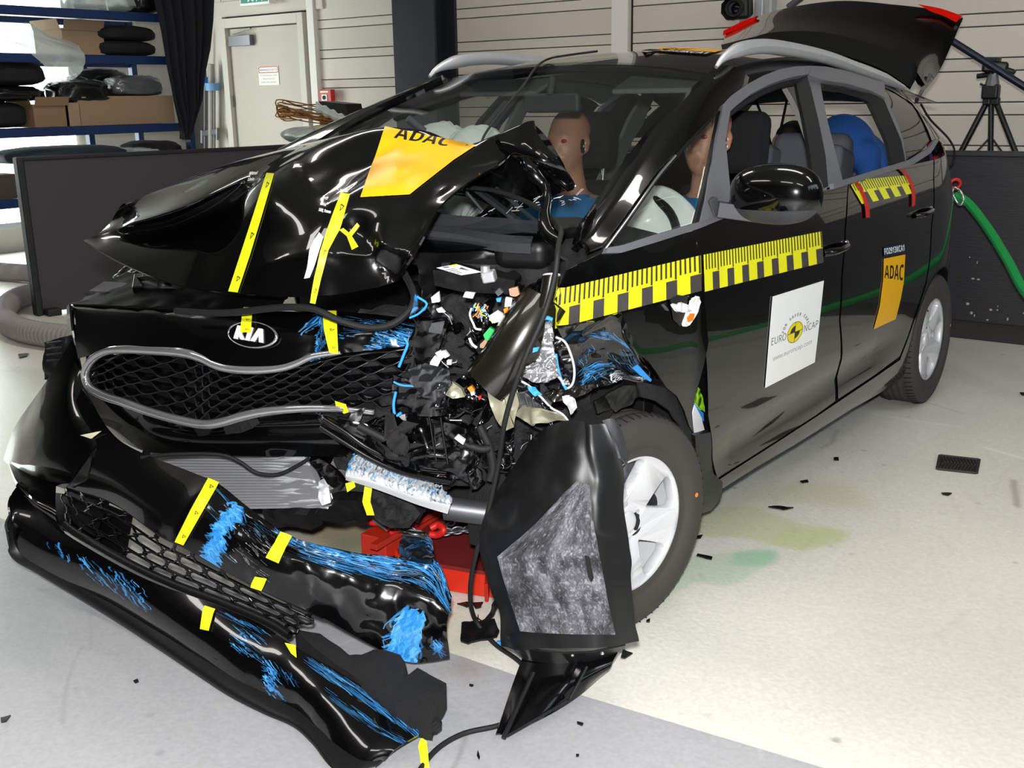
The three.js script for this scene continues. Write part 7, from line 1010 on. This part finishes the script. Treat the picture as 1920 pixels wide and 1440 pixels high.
/* ---------- under and around the car ---------- */
{
  const t = thing('dolly', 'red steel dolly on the floor under the crushed front', 'dolly', [0, 0, 0]), Y = (x, y, h) => onY(x, y, h), rd = std({ color: 0xc9280f, roughness: 0.5, bumpMap: rep(grainTex, 6), bumpScale: 0.001 }), rk = std({ color: 0x701410, roughness: 0.7 });
  const prism = (l, y, th) => { const q = l.map((p) => Y(p[0], p[1], y)); return patch(q.map((p) => [p.x, p.z]), (x, z) => V(x, y, z), 0.2, th, true); };
  mesh('deck', prism([[745, 1030], [830, 960], [960, 968], [948, 1060], [925, 1072], [900, 1070], [821, 1057]], 0.10, 0.012), rk, t); mesh('skirt', prism([[740, 1032], [830, 958], [962, 966], [952, 1062], [926, 1076], [900, 1073], [821, 1060]], 0.088, 0.08), rd, t);
  mesh('arm', [bar(Y(700, 1026, 0.10), Y(815, 958, 0.10), 0.10, 0.075), bar(Y(700, 1026, 0.145), Y(815, 958, 0.145), 0.03, 0.02)], rd, t);
  mesh('end_block', [bar(Y(916, 1078, 0.055), Y(912, 1112, 0.05), 0.012, 0.06), bar(Y(860, 1078, 0.06), Y(905, 1085, 0.06), 0.02, 0.012)], rd, t);
  const ch = thing('chain', 'steel chain with red hooks on the dolly', 'chain', [0, 0, 0]);
  const chain = (a, b, n) => { for (let i = 0; i < n; i++) { const p = a.clone().lerp(b, (i + 0.5) / n), d = b.clone().sub(a).normalize(), g = new THREE.TorusGeometry(0.012, 0.0038, 8, 18); g.scale(1.55, 1, 1); const x = d, y = V(0, 1, 0).cross(d).normalize(), z = x.clone().cross(y); const m4 = i % 2 ? new THREE.Matrix4().makeBasis(x, y, z) : new THREE.Matrix4().makeBasis(x, z, y.clone().negate()); g.applyMatrix4(m4.setPosition(p)); mesh('link', g, M.steel, ch); } };
  chain(Y(830, 998, 0.16), Y(930, 985, 0.17), 9); chain(Y(655, 955, 0.2), Y(686, 975, 0.18), 4); chain(Y(745, 988, 0.18), Y(785, 1000, 0.16), 4); chain(Y(826, 990, 0.16), Y(850, 975, 0.2), 3);
  mesh('hook', [tube([Y(808, 990, 0.17), Y(822, 984, 0.18), Y(832, 994, 0.17), Y(820, 1003, 0.15), Y(806, 1002, 0.15)], 0.012, 24, 8)], M.red, ch); mesh('hook', tube([Y(682, 970, 0.18), Y(692, 978, 0.17), Y(708, 980, 0.17), Y(706, 970, 0.19)], 0.01, 20, 8), M.red, ch); mesh('hook', tube([Y(724, 992, 0.17), Y(740, 984, 0.18), Y(748, 992, 0.17), Y(732, 998, 0.16)], 0.01, 20, 8), M.red, ch); mesh('shackle', [rod(Y(702, 975, 0.18), Y(726, 992, 0.17), 0.008), rod(Y(708, 968, 0.18), Y(732, 986, 0.17), 0.008)], M.alu, ch);
}
{ // floor drain
  const c = [[1762, 854], [1836, 862], [1831, 887], [1757, 879]].map((p) => onY(p[0], p[1], 0.004)), t = thing('floor_drain', 'rectangular dark iron drain grate set in the floor', 'drain', [0, 0, 0]), at = (u, v) => c[0].clone().lerp(c[1], u).lerp(c[3].clone().lerp(c[2], u), v), ir = std({ color: 0x3a3632, roughness: 0.6, metalness: 0.5 });
  mesh('tray', sheetFrom((u, v) => at(u, v).add(V(0, -0.002, 0)), 2, 2, 0.002), M.rubber, t); for (const [a, b] of [[[0, 0], [1, 0]], [[1, 0], [1, 1]], [[1, 1], [0, 1]], [[0, 1], [0, 0]]]) mesh('frame_bar', bar(at(...a), at(...b), 0.012, 0.01), ir, t);
  for (let i = 0; i < 11; i++) for (let j = 0; j < 2; j++) { const u = 0.04 + i * 0.085, s = j ? -1 : 1; mesh('slat', bar(at(clamp(u), 0.5 * j + 0.04), at(clamp(u + 0.09 * s + 0.03), 0.5 * j + 0.46), 0.008, 0.009), ir, t); }
}
// broken pieces on the floor
{
  const list = [[[752, 1122], [768, 1118], [780, 1122], [766, 1128]], [[717, 1132], [735, 1128], [748, 1132], [736, 1138]].map((p) => [p[0] + 140, p[1]]), [[1488, 952], [1450, 948], [1440, 950], [1470, 956]], [[1765, 923], [1785, 924], [1778, 928], [1768, 926]], [[1563, 858], [1572, 857], [1573, 862], [1564, 862]], [[1500, 902], [1514, 899], [1516, 903], [1504, 905]], [[1168, 1218], [1186, 1224], [1172, 1234], [1164, 1233]], [[1082, 1352], [1094, 1356], [1092, 1360], [1082, 1356]], [[896, 1406], [900, 1420], [898, 1424], [894, 1416]], [[880, 1283], [888, 1284], [886, 1287], [880, 1286]], [[1212, 1162], [1219, 1160], [1218, 1165], [1212, 1165]], [[34, 664], [54, 662], [50, 668], [36, 671]], [[1912, 735], [1922, 737], [1920, 741], [1914, 739]], [[1308, 1038], [1336, 1043], [1334, 1048], [1306, 1042]], [[1302, 1006], [1318, 1003], [1314, 1008], [1302, 1009]], [[1080, 1414], [1086, 1414], [1085, 1418], [1080, 1418]], [[886, 1130], [906, 1128], [902, 1138], [892, 1140]], [[250, 1276], [258, 1272], [260, 1277], [254, 1280]], [[1, 1346], [20, 1340], [12, 1352], [2, 1354]]];
  const where = ['lying near the red dolly', 'below the red dolly skirt', 'curved, in front of the rear sill', 'beside the floor drain', 'round, between sill and floor drain', 'small, close to the car sill', 'triangular, beside the splash guard', 'in front of the splash guard', 'upright sliver on the grey floor', 'tiny, on the grey floor near the foam', 'next to the front tyre', 'by the grey hose on the left', 'at the right edge of the floor', 'slotted, sticking out behind the front tyre', 'curved, behind the front tyre', 'tiny, at the bottom of the floor', 'jagged, by the dolly and the liner', 'tiny, left of the torn bumper', 'flat, on the grey floor far to the left'];
  list.forEach((l, i) => { const p = l.map((q) => onY(q[0], q[1], 0.006)); const m = mesh('plastic_fragment', patch(p.map((q) => [q.x, q.z]), (x, z) => V(x, 0.007 + 0.002 * noise(x * 60, z * 60, 1), z), 0.02, 0.004, true), M.plastic); tag(m, 'black plastic fragment ' + where[i], 'fragment', 'broken plastic pieces on the floor'); });
  const big = (name, label, l, h, th = 0.004) => tag(mesh(name, plate(l.map((q) => onY(q[0], q[1], h + (q[2] ?? 0))), th, 0.006, 20), M.plastic), label, 'fragment');
  big('plastic_moulding', 'black channel-shaped moulding on the floor beside the bumper end', [[866, 1172], [890, 1168], [928, 1162, 0.02], [936, 1180, 0.02], [930, 1192], [878, 1208], [864, 1204]], 0.03); big('plastic_bracket', 'small black bracket leaning against the wheel arch liner', [[906, 1165, 0.0], [934, 1118, 0.09], [942, 1128, 0.08], [912, 1168, 0.0], [896, 1160], [898, 1152]], 0.02);
  tag(mesh('blue_clip', bx(0.02, 0.012, 0.014, onY(938, 1206, 0.008).toArray(), [0, 0.5, 0], 0.003), M.blue), 'tiny blue clip on the floor beside the cable', 'clip');
}
// trees outside the high windows
for (const [z, s, lab] of [[-4.6, 1.2, 'green tree outside the rear end of the high windows'], [-1.8, 1.0, 'green tree outside the middle of the high windows'], [1.2, 1.1, 'green tree outside the front end of the high windows']]) {
  const t = thing('tree', lab, 'tree', [10.2, -0.1, z]); reseed(z * 100); mesh('trunk', tube([V(0, 0, 0), V(0.1, 1.5, 0), V(0, 3, 0.1)], 0.12, 12, 8), std({ color: 0x4a3a2a, roughness: 0.9 }), t);
  const L = []; for (let i = 0; i < 700; i++) { const a = rr(0, 6.3), b = rr(-1, 1), r = rr(0.6, 1) * 1.15 * s, g = new THREE.PlaneGeometry(0.3, 0.16); g.rotateX(rr(0, 3)); g.rotateY(rr(0, 6)); g.translate(r * Math.cos(a) * Math.sqrt(1 - b * b), 3.2 + r * b * 1.2, r * Math.sin(a) * Math.sqrt(1 - b * b)); L.push(g); }
  const f = mesh('foliage', L, phy({ color: 0x5a8a2a, roughness: 0.7, transmission: 0.35, thickness: 0 }), t); f.userData.kind = 'stuff';
}
struct('ground_outside', bx(16, 0.1, 22, [HALL.x1 + 8.3, -0.15, 1]), std({ color: 0x7a8660, roughness: 0.95 }));

renderer.render(scene, camera);
